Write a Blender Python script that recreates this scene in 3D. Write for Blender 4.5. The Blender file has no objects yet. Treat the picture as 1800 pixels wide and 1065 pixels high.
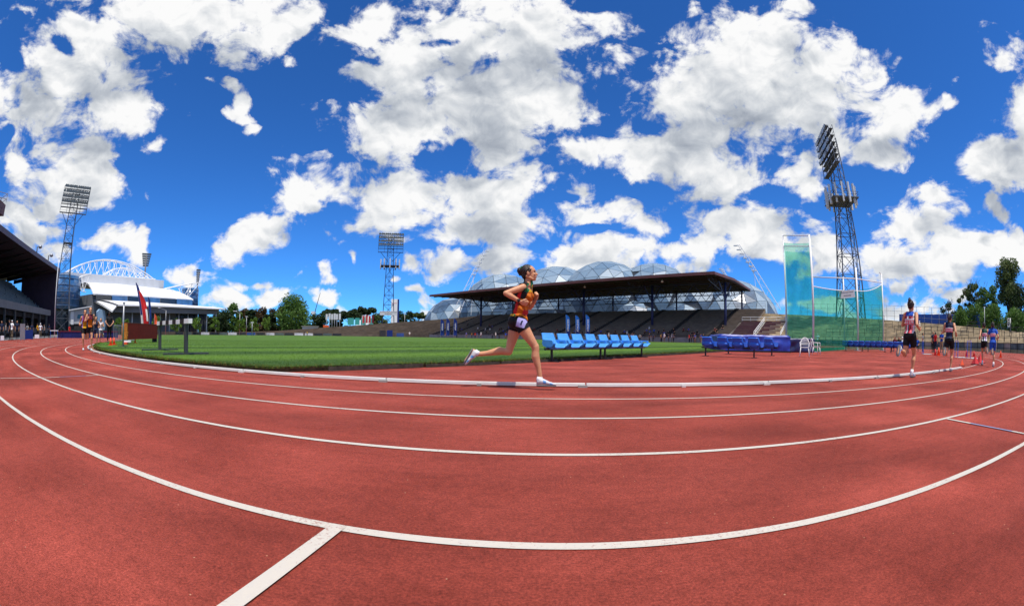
import bpy, bmesh, math, random
import numpy as np
from mathutils import Vector, Matrix

random.seed(7)
rng = np.random.default_rng(7)
R = math.radians
sc = bpy.context.scene
COL = sc.collection

# ------------------------------------------------------------------ camera
# full-frame fisheye lens (equisolid), the frame cropped from the bottom
EYE = 0.6942
PITCH, ROLL = -0.011, 0.0137
FPX, CX, CY = 795.7859, 900.0, 600.0          # lens in pixels of the 1800 x 1065 photograph
cam = bpy.data.cameras.new('camera')
cam_o = bpy.data.objects.new('camera', cam)
COL.objects.link(cam_o)
sc.camera = cam_o
cam.type = 'PANO'
_c = cam if hasattr(cam, 'panorama_type') else cam.cycles
_c.panorama_type = 'FISHEYE_EQUISOLID'
cam.sensor_fit = 'HORIZONTAL'
cam.sensor_width = 24.0
_c.fisheye_lens = FPX * 24.0 / 1800.0
_c.fisheye_fov = R(230)
cam.shift_y = (CY - 532.5) / 1065.0
cam.clip_start = 0.05
cam.clip_end = 12000
cam_o.location = (0, 0, EYE)
cam_o.rotation_euler = (Matrix.Rotation(PITCH, 3, 'X') @ Matrix.Rotation(-ROLL, 3, 'Y') @ Matrix.Rotation(R(90), 3, 'X')).to_euler()

# ------------------------------------------------------------------ render
sc.render.engine = 'CYCLES'
cy = sc.cycles
cy.use_denoising = True
try:
    cy.denoiser = 'OPENIMAGEDENOISE'
    cy.denoising_prefilter = 'ACCURATE'
except Exception:
    pass
cy.use_adaptive_sampling = True
cy.adaptive_threshold = 0.015
cy.adaptive_min_samples = 8
cy.max_bounces = 6
cy.diffuse_bounces = 3
cy.glossy_bounces = 3
cy.transmission_bounces = 4
cy.transparent_max_bounces = 24
cy.sample_clamp_indirect = 6
vs = sc.view_settings
vs.view_transform = 'Standard'
vs.look = 'None'
vs.gamma = 1
vs.exposure = 0.0
vs.use_curve_mapping = False

# ------------------------------------------------------------------ sun
SUN_AZ, SUN_EL = R(152), R(70)
sun_dir = Vector((math.sin(SUN_AZ) * math.cos(SUN_EL), math.cos(SUN_AZ) * math.cos(SUN_EL), math.sin(SUN_EL)))
sl = bpy.data.lights.new('sun', 'SUN')
sl.energy = 4.8
sl.angle = R(0.5)
sl.color = (1.0, 0.94, 0.85)
so = bpy.data.objects.new('sun', sl)
COL.objects.link(so)
so.rotation_euler = (-sun_dir).to_track_quat('-Z', 'Y').to_euler()

# ------------------------------------------------------------------ sky: Nishita blue with a field of cumulus
world = bpy.data.worlds.new('World')
sc.world = world
world.use_nodes = True
WSTR = 0.1


def build_sky():
    nt = world.node_tree
    N, L = nt.nodes, nt.links
    N.clear()

    def node(t, **k):
        n = tree.nodes.new(t)
        for a, b in k.items():
            setattr(n, a, b)
        return n

    def math_(op, a, b=None, c=None, clamp=False):
        n = tree.nodes.new('ShaderNodeMath')
        n.operation = op
        n.use_clamp = clamp
        for i, v in enumerate((a, b, c)):
            if v is None:
                continue
            if isinstance(v, (int, float)):
                n.inputs[i].default_value = v
            else:
                tree.links.new(v, n.inputs[i])
        return n.outputs[0]

    # ---- group: cloud density over a flattened sky (X right, Z up) ----
    g = bpy.data.node_groups.new('cloud_density', 'ShaderNodeTree')
    g.interface.new_socket('P', in_out='INPUT', socket_type='NodeSocketVector')
    g.interface.new_socket('Body', in_out='OUTPUT', socket_type='NodeSocketFloat')
    g.interface.new_socket('Soft', in_out='OUTPUT', socket_type='NodeSocketFloat')
    g.interface.new_socket('Q', in_out='OUTPUT', socket_type='NodeSocketVector')
    g.interface.new_socket('Wobble', in_out='OUTPUT', socket_type='NodeSocketVector')
    tree = g
    gi, go = node('NodeGroupInput'), node('NodeGroupOutput')
    P = gi.outputs[0]
    sx = node('ShaderNodeSeparateXYZ')
    tree.links.new(P, sx.inputs[0])
    X, Z = sx.outputs[0], sx.outputs[1]
    cq = node('ShaderNodeCombineXYZ')
    tree.links.new(X, cq.inputs[0])
    tree.links.new(math_('MULTIPLY', Z, 1.2), cq.inputs[1])
    # soft wobble of the cloud outlines
    wob = node('ShaderNodeTexNoise', noise_dimensions='2D')
    wob.inputs['Scale'].default_value = 5.0
    wob.inputs['Detail'].default_value = 3
    tree.links.new(cq.outputs[0], wob.inputs['Vector'])
    vm = node('ShaderNodeVectorMath', operation='SUBTRACT')
    tree.links.new(wob.outputs['Color'], vm.inputs[0])
    vm.inputs[1].default_value = (.5, .5, .5)
    vs_ = node('ShaderNodeVectorMath', operation='MULTIPLY')
    tree.links.new(vm.outputs[0], vs_.inputs[0])
    vs_.inputs[1].default_value = (.13, .10, 0)
    va = node('ShaderNodeVectorMath', operation='ADD')
    tree.links.new(P, va.inputs[0])
    tree.links.new(vs_.outputs[0], va.inputs[1])
    PW = va.outputs[0]
    field = None
    for (u, v, ru, rv, rot) in CLOUDS:
        mp = node('ShaderNodeMapping', vector_type='TEXTURE')
        mp.inputs['Location'].default_value = ((u - CX) / FPX, (591 - v) / FPX, 0)
        mp.inputs['Rotation'].default_value = (0, 0, R(rot))
        small = max(0.0, min(1.0, (46 - rv) / 36))
        q = 1.65 + .55 * small
        mp.inputs['Scale'].default_value = (q * ru / FPX, q * rv / FPX, 1)
        tree.links.new(PW, mp.inputs[0])
        gr = node('ShaderNodeTexGradient', gradient_type='SPHERICAL')
        tree.links.new(mp.outputs[0], gr.inputs[0])
        o = gr.outputs['Fac']
        if small > 0:
            o = math_('MULTIPLY', o, 1 - .34 * small)
        field = o if field is None else math_('SMOOTH_MAX', field, o, 0.12)
    for (u, v, ru, rv, rot, s) in HOLES:
        mp = node('ShaderNodeMapping', vector_type='TEXTURE')
        mp.inputs['Location'].default_value = ((u - CX) / FPX, (591 - v) / FPX, 0)
        mp.inputs['Rotation'].default_value = (0, 0, R(rot))
        mp.inputs['Scale'].default_value = (1.5 * ru / FPX, 1.5 * rv / FPX, 1)
        tree.links.new(PW, mp.inputs[0])
        gr = node('ShaderNodeTexGradient', gradient_type='SPHERICAL')
        tree.links.new(mp.outputs[0], gr.inputs[0])
        field = math_('SUBTRACT', field, math_('MULTIPLY', gr.outputs['Fac'], s))
    # the same kind of broken cumulus goes on round the rest of the sky
    far = node('ShaderNodeTexNoise', noise_dimensions='2D')
    far.inputs['Scale'].default_value = 2.6
    far.inputs['Detail'].default_value = 2
    tree.links.new(cq.outputs[0], far.inputs['Vector'])
    rad = math_('SQRT', math_('ADD', math_('MULTIPLY', X, X), math_('MULTIPLY', Z, Z)))
    wt = node('ShaderNodeMapRange', interpolation_type='SMOOTHSTEP')
    tree.links.new(rad, wt.inputs[0])
    wt.inputs[1].default_value, wt.inputs[2].default_value = 1.12, 1.26
    ff = math_('MULTIPLY', math_('MULTIPLY', math_('SUBTRACT', far.outputs['Fac'], 0.40), 3.2), wt.outputs[0])
    field = math_('MAXIMUM', field, ff)
    away = math_('MULTIPLY', math_('MAXIMUM', math_('SUBTRACT', 0.16, field), 0.0), 2.2)
    body = math_('SUBTRACT', math_('SUBTRACT', math_('MINIMUM', field, 0.85), 0.335), away)
    n3 = node('ShaderNodeTexNoise', noise_dimensions='2D')
    n3.inputs['Scale'].default_value = 7.0
    n3.inputs['Detail'].default_value = 2.2
    n3.inputs['Roughness'].default_value = 0.5
    n3.inputs['Distortion'].default_value = 0.25
    tree.links.new(cq.outputs[0], n3.inputs['Vector'])
    soft = math_('ADD', body, math_('MULTIPLY', math_('SUBTRACT', n3.outputs['Fac'], 0.5), 1.5))
    for i_, o_ in enumerate((body, soft, cq.outputs[0], wob.outputs['Color'])):
        tree.links.new(o_, go.inputs[i_])

    # ---- the world itself ----
    tree = nt
    tc = node('ShaderNodeTexCoord')
    sep = node('ShaderNodeSeparateXYZ')
    tree.links.new(tc.outputs['Generated'], sep.inputs[0])
    k = math_('SQRT', math_('DIVIDE', 2.0, math_('ADD', math_('MAXIMUM', sep.outputs[1], -0.97), 1.0)))
    cx_ = node('ShaderNodeCombineXYZ')
    tree.links.new(math_('MULTIPLY', sep.outputs[0], k), cx_.inputs[0])
    tree.links.new(math_('MULTIPLY', sep.outputs[2], k), cx_.inputs[1])
    P0 = cx_.outputs[0]

    def dens_at(dx, dz):
        n = node('ShaderNodeGroup')
        n.node_tree = g
        if dx or dz:
            a = node('ShaderNodeVectorMath', operation='ADD')
            tree.links.new(P0, a.inputs[0])
            a.inputs[1].default_value = (dx, dz, 0)
            tree.links.new(a.outputs[0], n.inputs[0])
        else:
            tree.links.new(P0, n.inputs[0])
        return n.outputs
    r0, b0, q0, w0 = dens_at(0, 0)
    b1 = dens_at(0.018, 0.088)[1]
    # fractal detail: broad lumps, then puffs, then shreds
    n1 = node('ShaderNodeTexNoise', noise_dimensions='2D')
    n1.inputs['Scale'].default_value = 9.0
    n1.inputs['Detail'].default_value = 9
    n1.inputs['Roughness'].default_value = 0.60
    n1.inputs['Distortion'].default_value = 0.25
    tree.links.new(q0, n1.inputs['Vector'])
    n2 = node('ShaderNodeTexVoronoi', voronoi_dimensions='2D', feature='SMOOTH_F1', normalize=True)
    n2.inputs['Scale'].default_value = 24.0
    n2.inputs['Detail'].default_value = 3
    n2.inputs['Roughness'].default_value = 0.55
    n2.inputs['Smoothness'].default_value = 0.35
    vw = node('ShaderNodeVectorMath', operation='MULTIPLY_ADD')
    tree.links.new(w0, vw.inputs[0])
    vw.inputs[1].default_value = (.12, .12, 0)
    tree.links.new(q0, vw.inputs[2])
    tree.links.new(vw.outputs[0], n2.inputs['Vector'])
    puff = math_('MULTIPLY', math_('SUBTRACT', 0.30, n2.outputs['Distance']), 0.60)
    f1 = math_('MULTIPLY', math_('SUBTRACT', n1.outputs['Fac'], 0.5), 1.5)
    d0 = math_('ADD', math_('ADD', r0, f1), puff)
    alpha = node('ShaderNodeMapRange', interpolation_type='SMOOTHSTEP')
    tree.links.new(d0, alpha.inputs[0])
    alpha.inputs[1].default_value, alpha.inputs[2].default_value = -0.04, 0.27
    # light from above: thin air above a point leaves it bright, cloud above it leaves it grey
    # relief of the puffs: each lump is bright on the side towards the sun and grey below
    def lumps(dx, dz):
        a = node('ShaderNodeVectorMath', operation='ADD')
        tree.links.new(q0, a.inputs[0])
        a.inputs[1].default_value = (dx, dz, 0)
        m1 = node('ShaderNodeTexNoise', noise_dimensions='2D')
        m1.inputs['Scale'].default_value = 15.0
        m1.inputs['Detail'].default_value = 4
        m1.inputs['Roughness'].default_value = 0.55
        m1.inputs['Distortion'].default_value = 0.3
        tree.links.new(a.outputs[0], m1.inputs['Vector'])
        return m1.outputs['Fac']
    relief = math_('MULTIPLY', math_('SUBTRACT', lumps(0, 0), lumps(0.004, 0.017)), 1.5)
    up = math_('MULTIPLY', math_('MAXIMUM', b1, 0.0), 1.30)
    rel = math_('MULTIPLY', math_('SUBTRACT', b0, math_('MAXIMUM', b1, -0.25)), 0.30)
    fine = math_('MULTIPLY', math_('SUBTRACT', d0, b0), 0.42)
    lit = math_('ADD', math_('ADD', math_('ADD', math_('SUBTRACT', 0.85, up), rel), fine), relief)
    lit = math_('DIVIDE', math_('ADD', lit, 0.65), 1.7)
    ramp = node('ShaderNodeValToRGB')
    cr = ramp.color_ramp
    cr.elements[0].position, cr.elements[0].color = 0.02, (.34, .38, .45, 1)
    cr.elements[1].position, cr.elements[1].color = 0.97, (.97, .97, .97, 1)
    e = cr.elements.new(0.36)
    e.color = (.50, .54, .60, 1)
    e = cr.elements.new(0.68)
    e.color = (.74, .765, .795, 1)
    tree.links.new(lit, ramp.inputs[0])
    cc = node('ShaderNodeVectorMath', operation='SCALE')
    tree.links.new(ramp.outputs[0], cc.inputs[0])
    cc.inputs['Scale'].default_value = 1.0 / WSTR
    sky = node('ShaderNodeTexSky', sky_type='NISHITA')
    sky.sun_disc = False
    sky.sun_elevation = SUN_EL
    sky.sun_rotation = SUN_AZ
    sky.altitude = 3000
    sky.air_density = 1.0
    sky.dust_density = 0.2
    sky.ozone_density = 3.0
    hs = node('ShaderNodeHueSaturation')
    hs.inputs['Saturation'].default_value = SKY_SAT
    hs.inputs['Value'].default_value = SKY_VAL
    tree.links.new(sky.outputs[0], hs.inputs['Color'])
    gm = node('ShaderNodeGamma')
    gm.inputs[1].default_value = SKY_GAM
    tree.links.new(hs.outputs[0], gm.inputs[0])
    mx = node('ShaderNodeMix', data_type='RGBA')
    tree.links.new(alpha.outputs[0], mx.inputs['Factor'])
    tint = node('ShaderNodeVectorMath', operation='MULTIPLY')
    tree.links.new(gm.outputs[0], tint.inputs[0])
    tint.inputs[1].default_value = SKY_TINT
    tree.links.new(tint.outputs[0], mx.inputs[6])
    tree.links.new(cc.outputs[0], mx.inputs[7])
    bg = node('ShaderNodeBackground')
    bg.inputs['Strength'].default_value = WSTR
    tree.links.new(mx.outputs[2], bg.inputs['Color'])
    out = node('ShaderNodeOutputWorld')
    tree.links.new(bg.outputs[0], out.inputs[0])


SKY_SAT, SKY_VAL, SKY_GAM = 1.0, 1.0, 1.0
SKY_TINT = (.36, 1.00, 1.78)
# clouds by their place in the sky (across, up, half width, half height, tilt)
CLOUDS = [
    (110, 120, 150, 105, 20), (320, 35, 220, 62, 12), (70, 205, 85, 50, 0), (190, 180, 75, 60, 30), (460, 62, 90, 34, 20),
    (110, 335, 105, 52, 12), (180, 288, 36, 42, 0), (30, 290, 28, 40, 0), (30, 380, 40, 28, 0),
    (175, 428, 48, 24, 0), (70, 415, 50, 22, 0), (235, 440, 18, 28, 0), (95, 440, 40, 20, 0),
    (398, 163, 15, 12, 0), (420, 184, 24, 16, 20), (404, 206, 15, 11, 0), (432, 214, 20, 10, 0), (455, 233, 15, 8, 0), (270, 245, 26, 14, 30), (350, 152, 14, 10, 0), (510, 122, 22, 12, 0),
    (850, 55, 190, 80, 0), (715, 125, 115, 82, 0), (860, 170, 165, 90, 0), (620, 50, 62, 38, 28), (690, 232, 105, 55, 0), (880, 232, 80, 52, 0),
    (1055, 108, 48, 26, 12), (1030, 195, 26, 17, 0), (760, 10, 60, 20, 0),
    (540, 342, 92, 44, 0), (700, 345, 110, 52, 0), (850, 340, 90, 50, 0), (890, 330, 60, 44, 0), (820, 400, 180, 40, 0), (1030, 372, 80, 34, 0), (1005, 320, 28, 22, 0), (1090, 365, 30, 25, 0),
    (1330, 105, 170, 92, 0), (1240, 170, 118, 110, 0), (1410, 165, 145, 88, 0), (1200, 275, 130, 48, -8), (1020, 262, 88, 30, 0), (1265, 310, 70, 46, 0), (1550, 190, 80, 50, -15), (1400, 10, 28, 18, 0), (1220, 12, 26, 12, 0),
    (1540, 255, 42, 20, -15), (1400, 300, 56, 36, 0), (1650, 168, 10, 8, 0),
    (1320, 388, 104, 40, 0), (1260, 430, 70, 40, 0), (1150, 402, 55, 34, 10), (1080, 440, 90, 34, 0), (1200, 450, 70, 26, 0),
    (1650, 330, 50, 36, 20), (1615, 395, 66, 42, 0), (1700, 430, 92, 46, 0), (1560, 440, 80, 44, 0), (1760, 275, 56, 50, -30), (1735, 345, 18, 24, 0), (1790, 420, 30, 50, 0), (1450, 425, 60, 46, 0), (1370, 440, 50, 36, 0),
    (1600, 525, 70, 14, 0), (1690, 500, 60, 18, 0), (1570, 492, 30, 10, 10), (1440, 530, 60, 16, 0),
    (425, 432, 58, 34, 18), (465, 402, 26, 14, 20), (500, 486, 19, 13, 15), (555, 483, 24, 12, 12), (430, 505, 24, 14, 0), (405, 535, 60, 20, 0), (480, 528, 40, 16, 10), (560, 525, 24, 14, 10), (345, 495, 30, 22, 0), (635, 468, 10, 8, 0), (600, 545, 30, 8, 0),
    (790, 470, 60, 26, 0), (880, 462, 60, 30, 0), (975, 455, 70, 34, 0), (1040, 425, 60, 30, 0), (765, 552, 44, 14, 0), (700, 500, 10, 6, 0), (730, 520, 20, 6, 0), (645, 555, 30, 8, 0),
]
HOLES = [(112, 82, 28, 22, 0, .75), (6, 85, 18, 50, 0, .8), (5, 245, 12, 14, 0, .5), (780, 70, 36, 16, 0, .55), (735, 265, 20, 8, 0, .3), (990, 330, 14, 10, 0, .3), (1030, 400, 30, 8, 0, .5), (1160, 330, 30, 14, 0, .4), (640, 110, 26, 12, 0, .45)]
build_sky()
world.cycles.sampling_method = 'NONE'

# ------------------------------------------------------------------ helpers
MATS = {}


def px(u, v, dist):
    """point on the line of sight of a photo pixel, at a given horizontal distance"""
    x, y = u - CX, CY - v
    r = math.hypot(x, y) + 1e-9
    th = 2 * math.asin(min(1, r / (2 * FPX)))
    d = Vector((math.sin(th) * x / r, math.cos(th), math.sin(th) * y / r))
    c, s = math.cos(ROLL), math.sin(ROLL)
    d = Vector((c * d.x - s * d.z, d.y, s * d.x + c * d.z))
    c, s = math.cos(PITCH), math.sin(PITCH)
    d = Vector((d.x, c * d.y - s * d.z, s * d.y + c * d.z))
    t = dist / math.hypot(d.x, d.y)
    return Vector((d.x * t, d.y * t, d.z * t + EYE))


def ground(u, v, z=0.0):
    p = px(u, v, 1.0)
    t = (z - EYE) / (p.z - EYE)
    return Vector((p.x * t, p.y * t, z))


CEN = Vector((2.58, 44.34, 0))           # centre of the near bend
AX = Vector((-0.711, 0.703, 0)).normalized()   # along the straights
AN = Vector((0.703, 0.711, 0)).normalized()    # across the field
RK = 38.16                               # radius of the kerb
ANG_AX = math.atan2(AX.y, AX.x)


def tr(s, n, z=0.0):
    p = CEN + AX * s + AN * n
    return Vector((p.x, p.y, z))


def srgb(r, g, b):
    f = lambda c: (c / 255 / 12.92) if c / 255 <= .04045 else ((c / 255 + .055) / 1.055) ** 2.4
    return (f(r), f(g), f(b))


def mat(name, col, rough=.6, spec=.4, metal=0, var=.12, scale=6.0, bump=0.0, bscale=60.0, detail=5, alpha=1.0, trans=0.0, coords='Object'):
    """plain procedural material: base colour broken up by noise, optional bump"""
    if name in MATS:
        return MATS[name]
    m = bpy.data.materials.new(name)
    m.use_nodes = True
    nt = m.node_tree
    b = nt.nodes['Principled BSDF']
    b.inputs['Roughness'].default_value = rough
    b.inputs['Metallic'].default_value = metal
    b.inputs['Specular IOR Level'].default_value = spec
    tc = nt.nodes.new('ShaderNodeTexCoord')
    if var > 0:
        n = nt.nodes.new('ShaderNodeTexNoise')
        n.inputs['Scale'].default_value = scale
        n.inputs['Detail'].default_value = detail
        n.inputs['Roughness'].default_value = .6
        nt.links.new(tc.outputs[coords], n.inputs['Vector'])
        mr = nt.nodes.new('ShaderNodeMapRange')
        mr.inputs[1].default_value, mr.inputs[2].default_value = .3, .7
        mr.inputs[3].default_value, mr.inputs[4].default_value = 1 - var, 1 + var
        nt.links.new(n.outputs['Fac'], mr.inputs[0])
        mu = nt.nodes.new('ShaderNodeVectorMath')
        mu.operation = 'SCALE'
        mu.inputs[0].default_value = col
        nt.links.new(mr.outputs[0], mu.inputs['Scale'])
        nt.links.new(mu.outputs[0], b.inputs['Base Color'])
    else:
        b.inputs['Base Color'].default_value = (*col, 1)
    if bump > 0:
        n = nt.nodes.new('ShaderNodeTexNoise')
        n.inputs['Scale'].default_value = bscale
        n.inputs['Detail'].default_value = 4
        nt.links.new(tc.outputs[coords], n.inputs['Vector'])
        bu = nt.nodes.new('ShaderNodeBump')
        bu.inputs['Strength'].default_value = bump
        bu.inputs['Distance'].default_value = .02
        nt.links.new(n.outputs['Fac'], bu.inputs['Height'])
        nt.links.new(bu.outputs[0], b.inputs['Normal'])
    if trans > 0:
        b.inputs['Transmission Weight'].default_value = trans
    if alpha < 1:
        b.inputs['Alpha'].default_value = alpha
    MATS[name] = m
    return m


class MB:
    """collects shapes; build() links them as ONE mesh object"""

    def __init__(self, org=(0, 0, 0)):
        self.v, self.f, self.mi, self.sm = [], [], [], []
        self.org = Vector(org)
        self.cur = 0
        self.smooth = False

    def add(self, vs, fs):
        b = len(self.v)
        self.v += [tuple(p) for p in vs]
        for f in fs:
            self.f.append(tuple(b + i for i in f))
            self.mi.append(self.cur)
            self.sm.append(self.smooth)
        return self

    def box(self, c, s, rz=0.0, m=None):
        hx, hy, hz = s[0] / 2, s[1] / 2, s[2] / 2
        c = Vector(c)
        mm = m if m is not None else Matrix.Rotation(rz, 3, 'Z')
        vs = [c + mm @ Vector((x, y, z)) for z in (-hz, hz) for x, y in ((-hx, -hy), (hx, -hy), (hx, hy), (-hx, hy))]
        return self.add(vs, [(3, 2, 1, 0), (4, 5, 6, 7), (0, 1, 5, 4), (1, 2, 6, 5), (2, 3, 7, 6), (3, 0, 4, 7)])

    def bar(self, a, b, w, h=None, up=(0, 0, 1)):
        a, b = Vector(a), Vector(b)
        h = h or w
        d = (b - a)
        ln = d.length
        if ln < 1e-6:
            return self
        y = d / ln
        up = Vector(up)
        if abs(y.dot(up)) > .98:
            up = Vector((1, 0, 0))
        x = y.cross(up).normalized()
        z = x.cross(y)
        m = Matrix((x, y, z)).transposed()
        return self.box((a + b) / 2, (w, ln, h), m=m)

    def tube(self, a, b, r, r2=None, n=8, cap=True):
        a, b = Vector(a), Vector(b)
        r2 = r if r2 is None else r2
        d = (b - a)
        if d.length < 1e-6:
            return self
        y = d.normalized()
        up = Vector((0, 0, 1)) if abs(y.z) < .95 else Vector((1, 0, 0))
        x = y.cross(up).normalized()
        z = x.cross(y)
        vs = []
        for p, q in ((a, r), (b, r2)):
            for i in range(n):
                t = 2 * math.pi * i / n
                vs.append(p + (x * math.cos(t) + z * math.sin(t)) * q)
        s = self.smooth
        self.smooth = n > 6
        self.add(vs, [(i, (i + 1) % n, n + (i + 1) % n, n + i) for i in range(n)])
        self.smooth = s
        if cap:
            b0 = len(self.v) - 2 * n
            self.f += [tuple(b0 + i for i in range(n - 1, -1, -1)), tuple(b0 + n + i for i in range(n))]
            self.mi += [self.cur] * 2
            self.sm += [False] * 2
        return self

    def path(self, pts, r, n=6, rs=None):
        for i in range(len(pts) - 1):
            self.tube(pts[i], pts[i + 1], rs[i] if rs else r, rs[i + 1] if rs else r, n)
        return self

    def ball(self, c, r, seg=10, rings=7, m=None):
        c = Vector(c)
        r = Vector((r, r, r)) if isinstance(r, (int, float)) else Vector(r)
        vs = [(0, 0, 1)]
        for i in range(1, rings):
            t = math.pi * i / rings
            for j in range(seg):
                a = 2 * math.pi * j / seg
                vs.append((math.sin(t) * math.cos(a), math.sin(t) * math.sin(a), math.cos(t)))
        vs.append((0, 0, -1))
        fs = [(0, 1 + j, 1 + (j + 1) % seg) for j in range(seg)]
        for i in range(rings - 2):
            for j in range(seg):
                a, b = 1 + i * seg + j, 1 + i * seg + (j + 1) % seg
                fs.append((a, a + seg, b + seg, b))
        e = len(vs) - 1
        o = 1 + (rings - 2) * seg
        fs += [(e, o + (j + 1) % seg, o + j) for j in range(seg)]
        s = self.smooth
        self.smooth = True
        out = []
        for p in vs:
            q = Vector((p[0] * r.x, p[1] * r.y, p[2] * r.z))
            out.append(c + (m @ q if m is not None else q))
        self.add(out, fs)
        self.smooth = s
        return self

    def prism(self, pts, d):
        """closed polygon pts extruded by vector d"""
        pts = [Vector(p) for p in pts]
        d = Vector(d)
        n = len(pts)
        vs = pts + [p + d for p in pts]
        fs = [tuple(range(n)), tuple(range(2 * n - 1, n - 1, -1))] + [(i, n + i, n + (i + 1) % n, (i + 1) % n) for i in range(n)]
        return self.add(vs, fs)

    def grid(self, fn, nu, nv):
        vs = [fn(i / nu, j / nv) for j in range(nv + 1) for i in range(nu + 1)]
        fs = [(j * (nu + 1) + i, j * (nu + 1) + i + 1, (j + 1) * (nu + 1) + i + 1, (j + 1) * (nu + 1) + i) for j in range(nv) for i in range(nu)]
        return self.add(vs, fs)

    def build(self, name, mats, parent=None, fix=False):
        me = bpy.data.meshes.new(name)
        o = self.org
        me.from_pydata([(p[0] - o.x, p[1] - o.y, p[2] - o.z) for p in self.v], [], self.f)
        if not isinstance(mats, (list, tuple)):
            mats = [mats]
        for m in mats:
            me.materials.append(m)
        me.polygons.foreach_set('material_index', self.mi)
        me.polygons.foreach_set('use_smooth', self.sm)
        if fix:
            bm = bmesh.new()
            bm.from_mesh(me)
            bmesh.ops.recalc_face_normals(bm, faces=bm.faces)
            bm.to_mesh(me)
            bm.free()
        me.update()
        ob = bpy.data.objects.new(name, me)
        COL.objects.link(ob)
        if parent is not None:
            ob.parent = parent
        else:
            ob.location = o
        return ob


def tag(o, label=None, cat=None, group=None, kind=None):
    if label:
        o['label'] = label
    if cat:
        o['category'] = cat
    if group:
        o['group'] = group
    if kind:
        o['kind'] = kind
    return o


def thing(name, label, cat, loc=(0, 0, 0), rz=0.0, group=None):
    o = bpy.data.objects.new(name, None)
    o.empty_display_size = .3
    COL.objects.link(o)
    o.location = loc
    o.rotation_euler = (0, 0, rz)
    return tag(o, label, cat, group)


def kids(o):
    return KIDS.get(o.name) or list(o.children)


KIDS = {}


def copy_tree(o, loc=None, rz=None, label=None, group=None, parent=None):
    ch = list(o.children)
    c = o.copy()
    COL.objects.link(c)
    c.parent = parent
    if loc is not None:
        c.location = loc
    if rz is not None:
        c.rotation_euler = (0, 0, rz)
    if label:
        c['label'] = label
    if group:
        c['group'] = group
    for k in ch:
        copy_tree(k, parent=c)
    return c


def share(ob, name, parent, loc=(0, 0, 0), rot=(0, 0, 0), scale=(1, 1, 1)):
    """another object that uses the same mesh"""
    o = bpy.data.objects.new(name, ob.data if hasattr(ob, 'data') else ob)
    COL.objects.link(o)
    o.parent = parent
    o.location, o.rotation_euler, o.scale = loc, rot, scale
    return o


def text_mesh(body, size, name, m, parent, loc, rot, depth=.004, align='CENTER'):
    cu = bpy.data.curves.new(name, 'FONT')
    cu.body = body
    cu.size = size
    cu.align_x = align
    cu.align_y = 'CENTER'
    cu.extrude = depth
    tmp = bpy.data.objects.new(name, cu)
    me = bpy.data.meshes.new_from_object(tmp)
    bpy.data.objects.remove(tmp)
    bpy.data.curves.remove(cu)
    me.name = name
    me.materials.clear()
    me.materials.append(m)
    o = bpy.data.objects.new(name, me)
    COL.objects.link(o)
    o.parent = parent
    o.location = loc
    o.rotation_euler = rot
    return o

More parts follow.
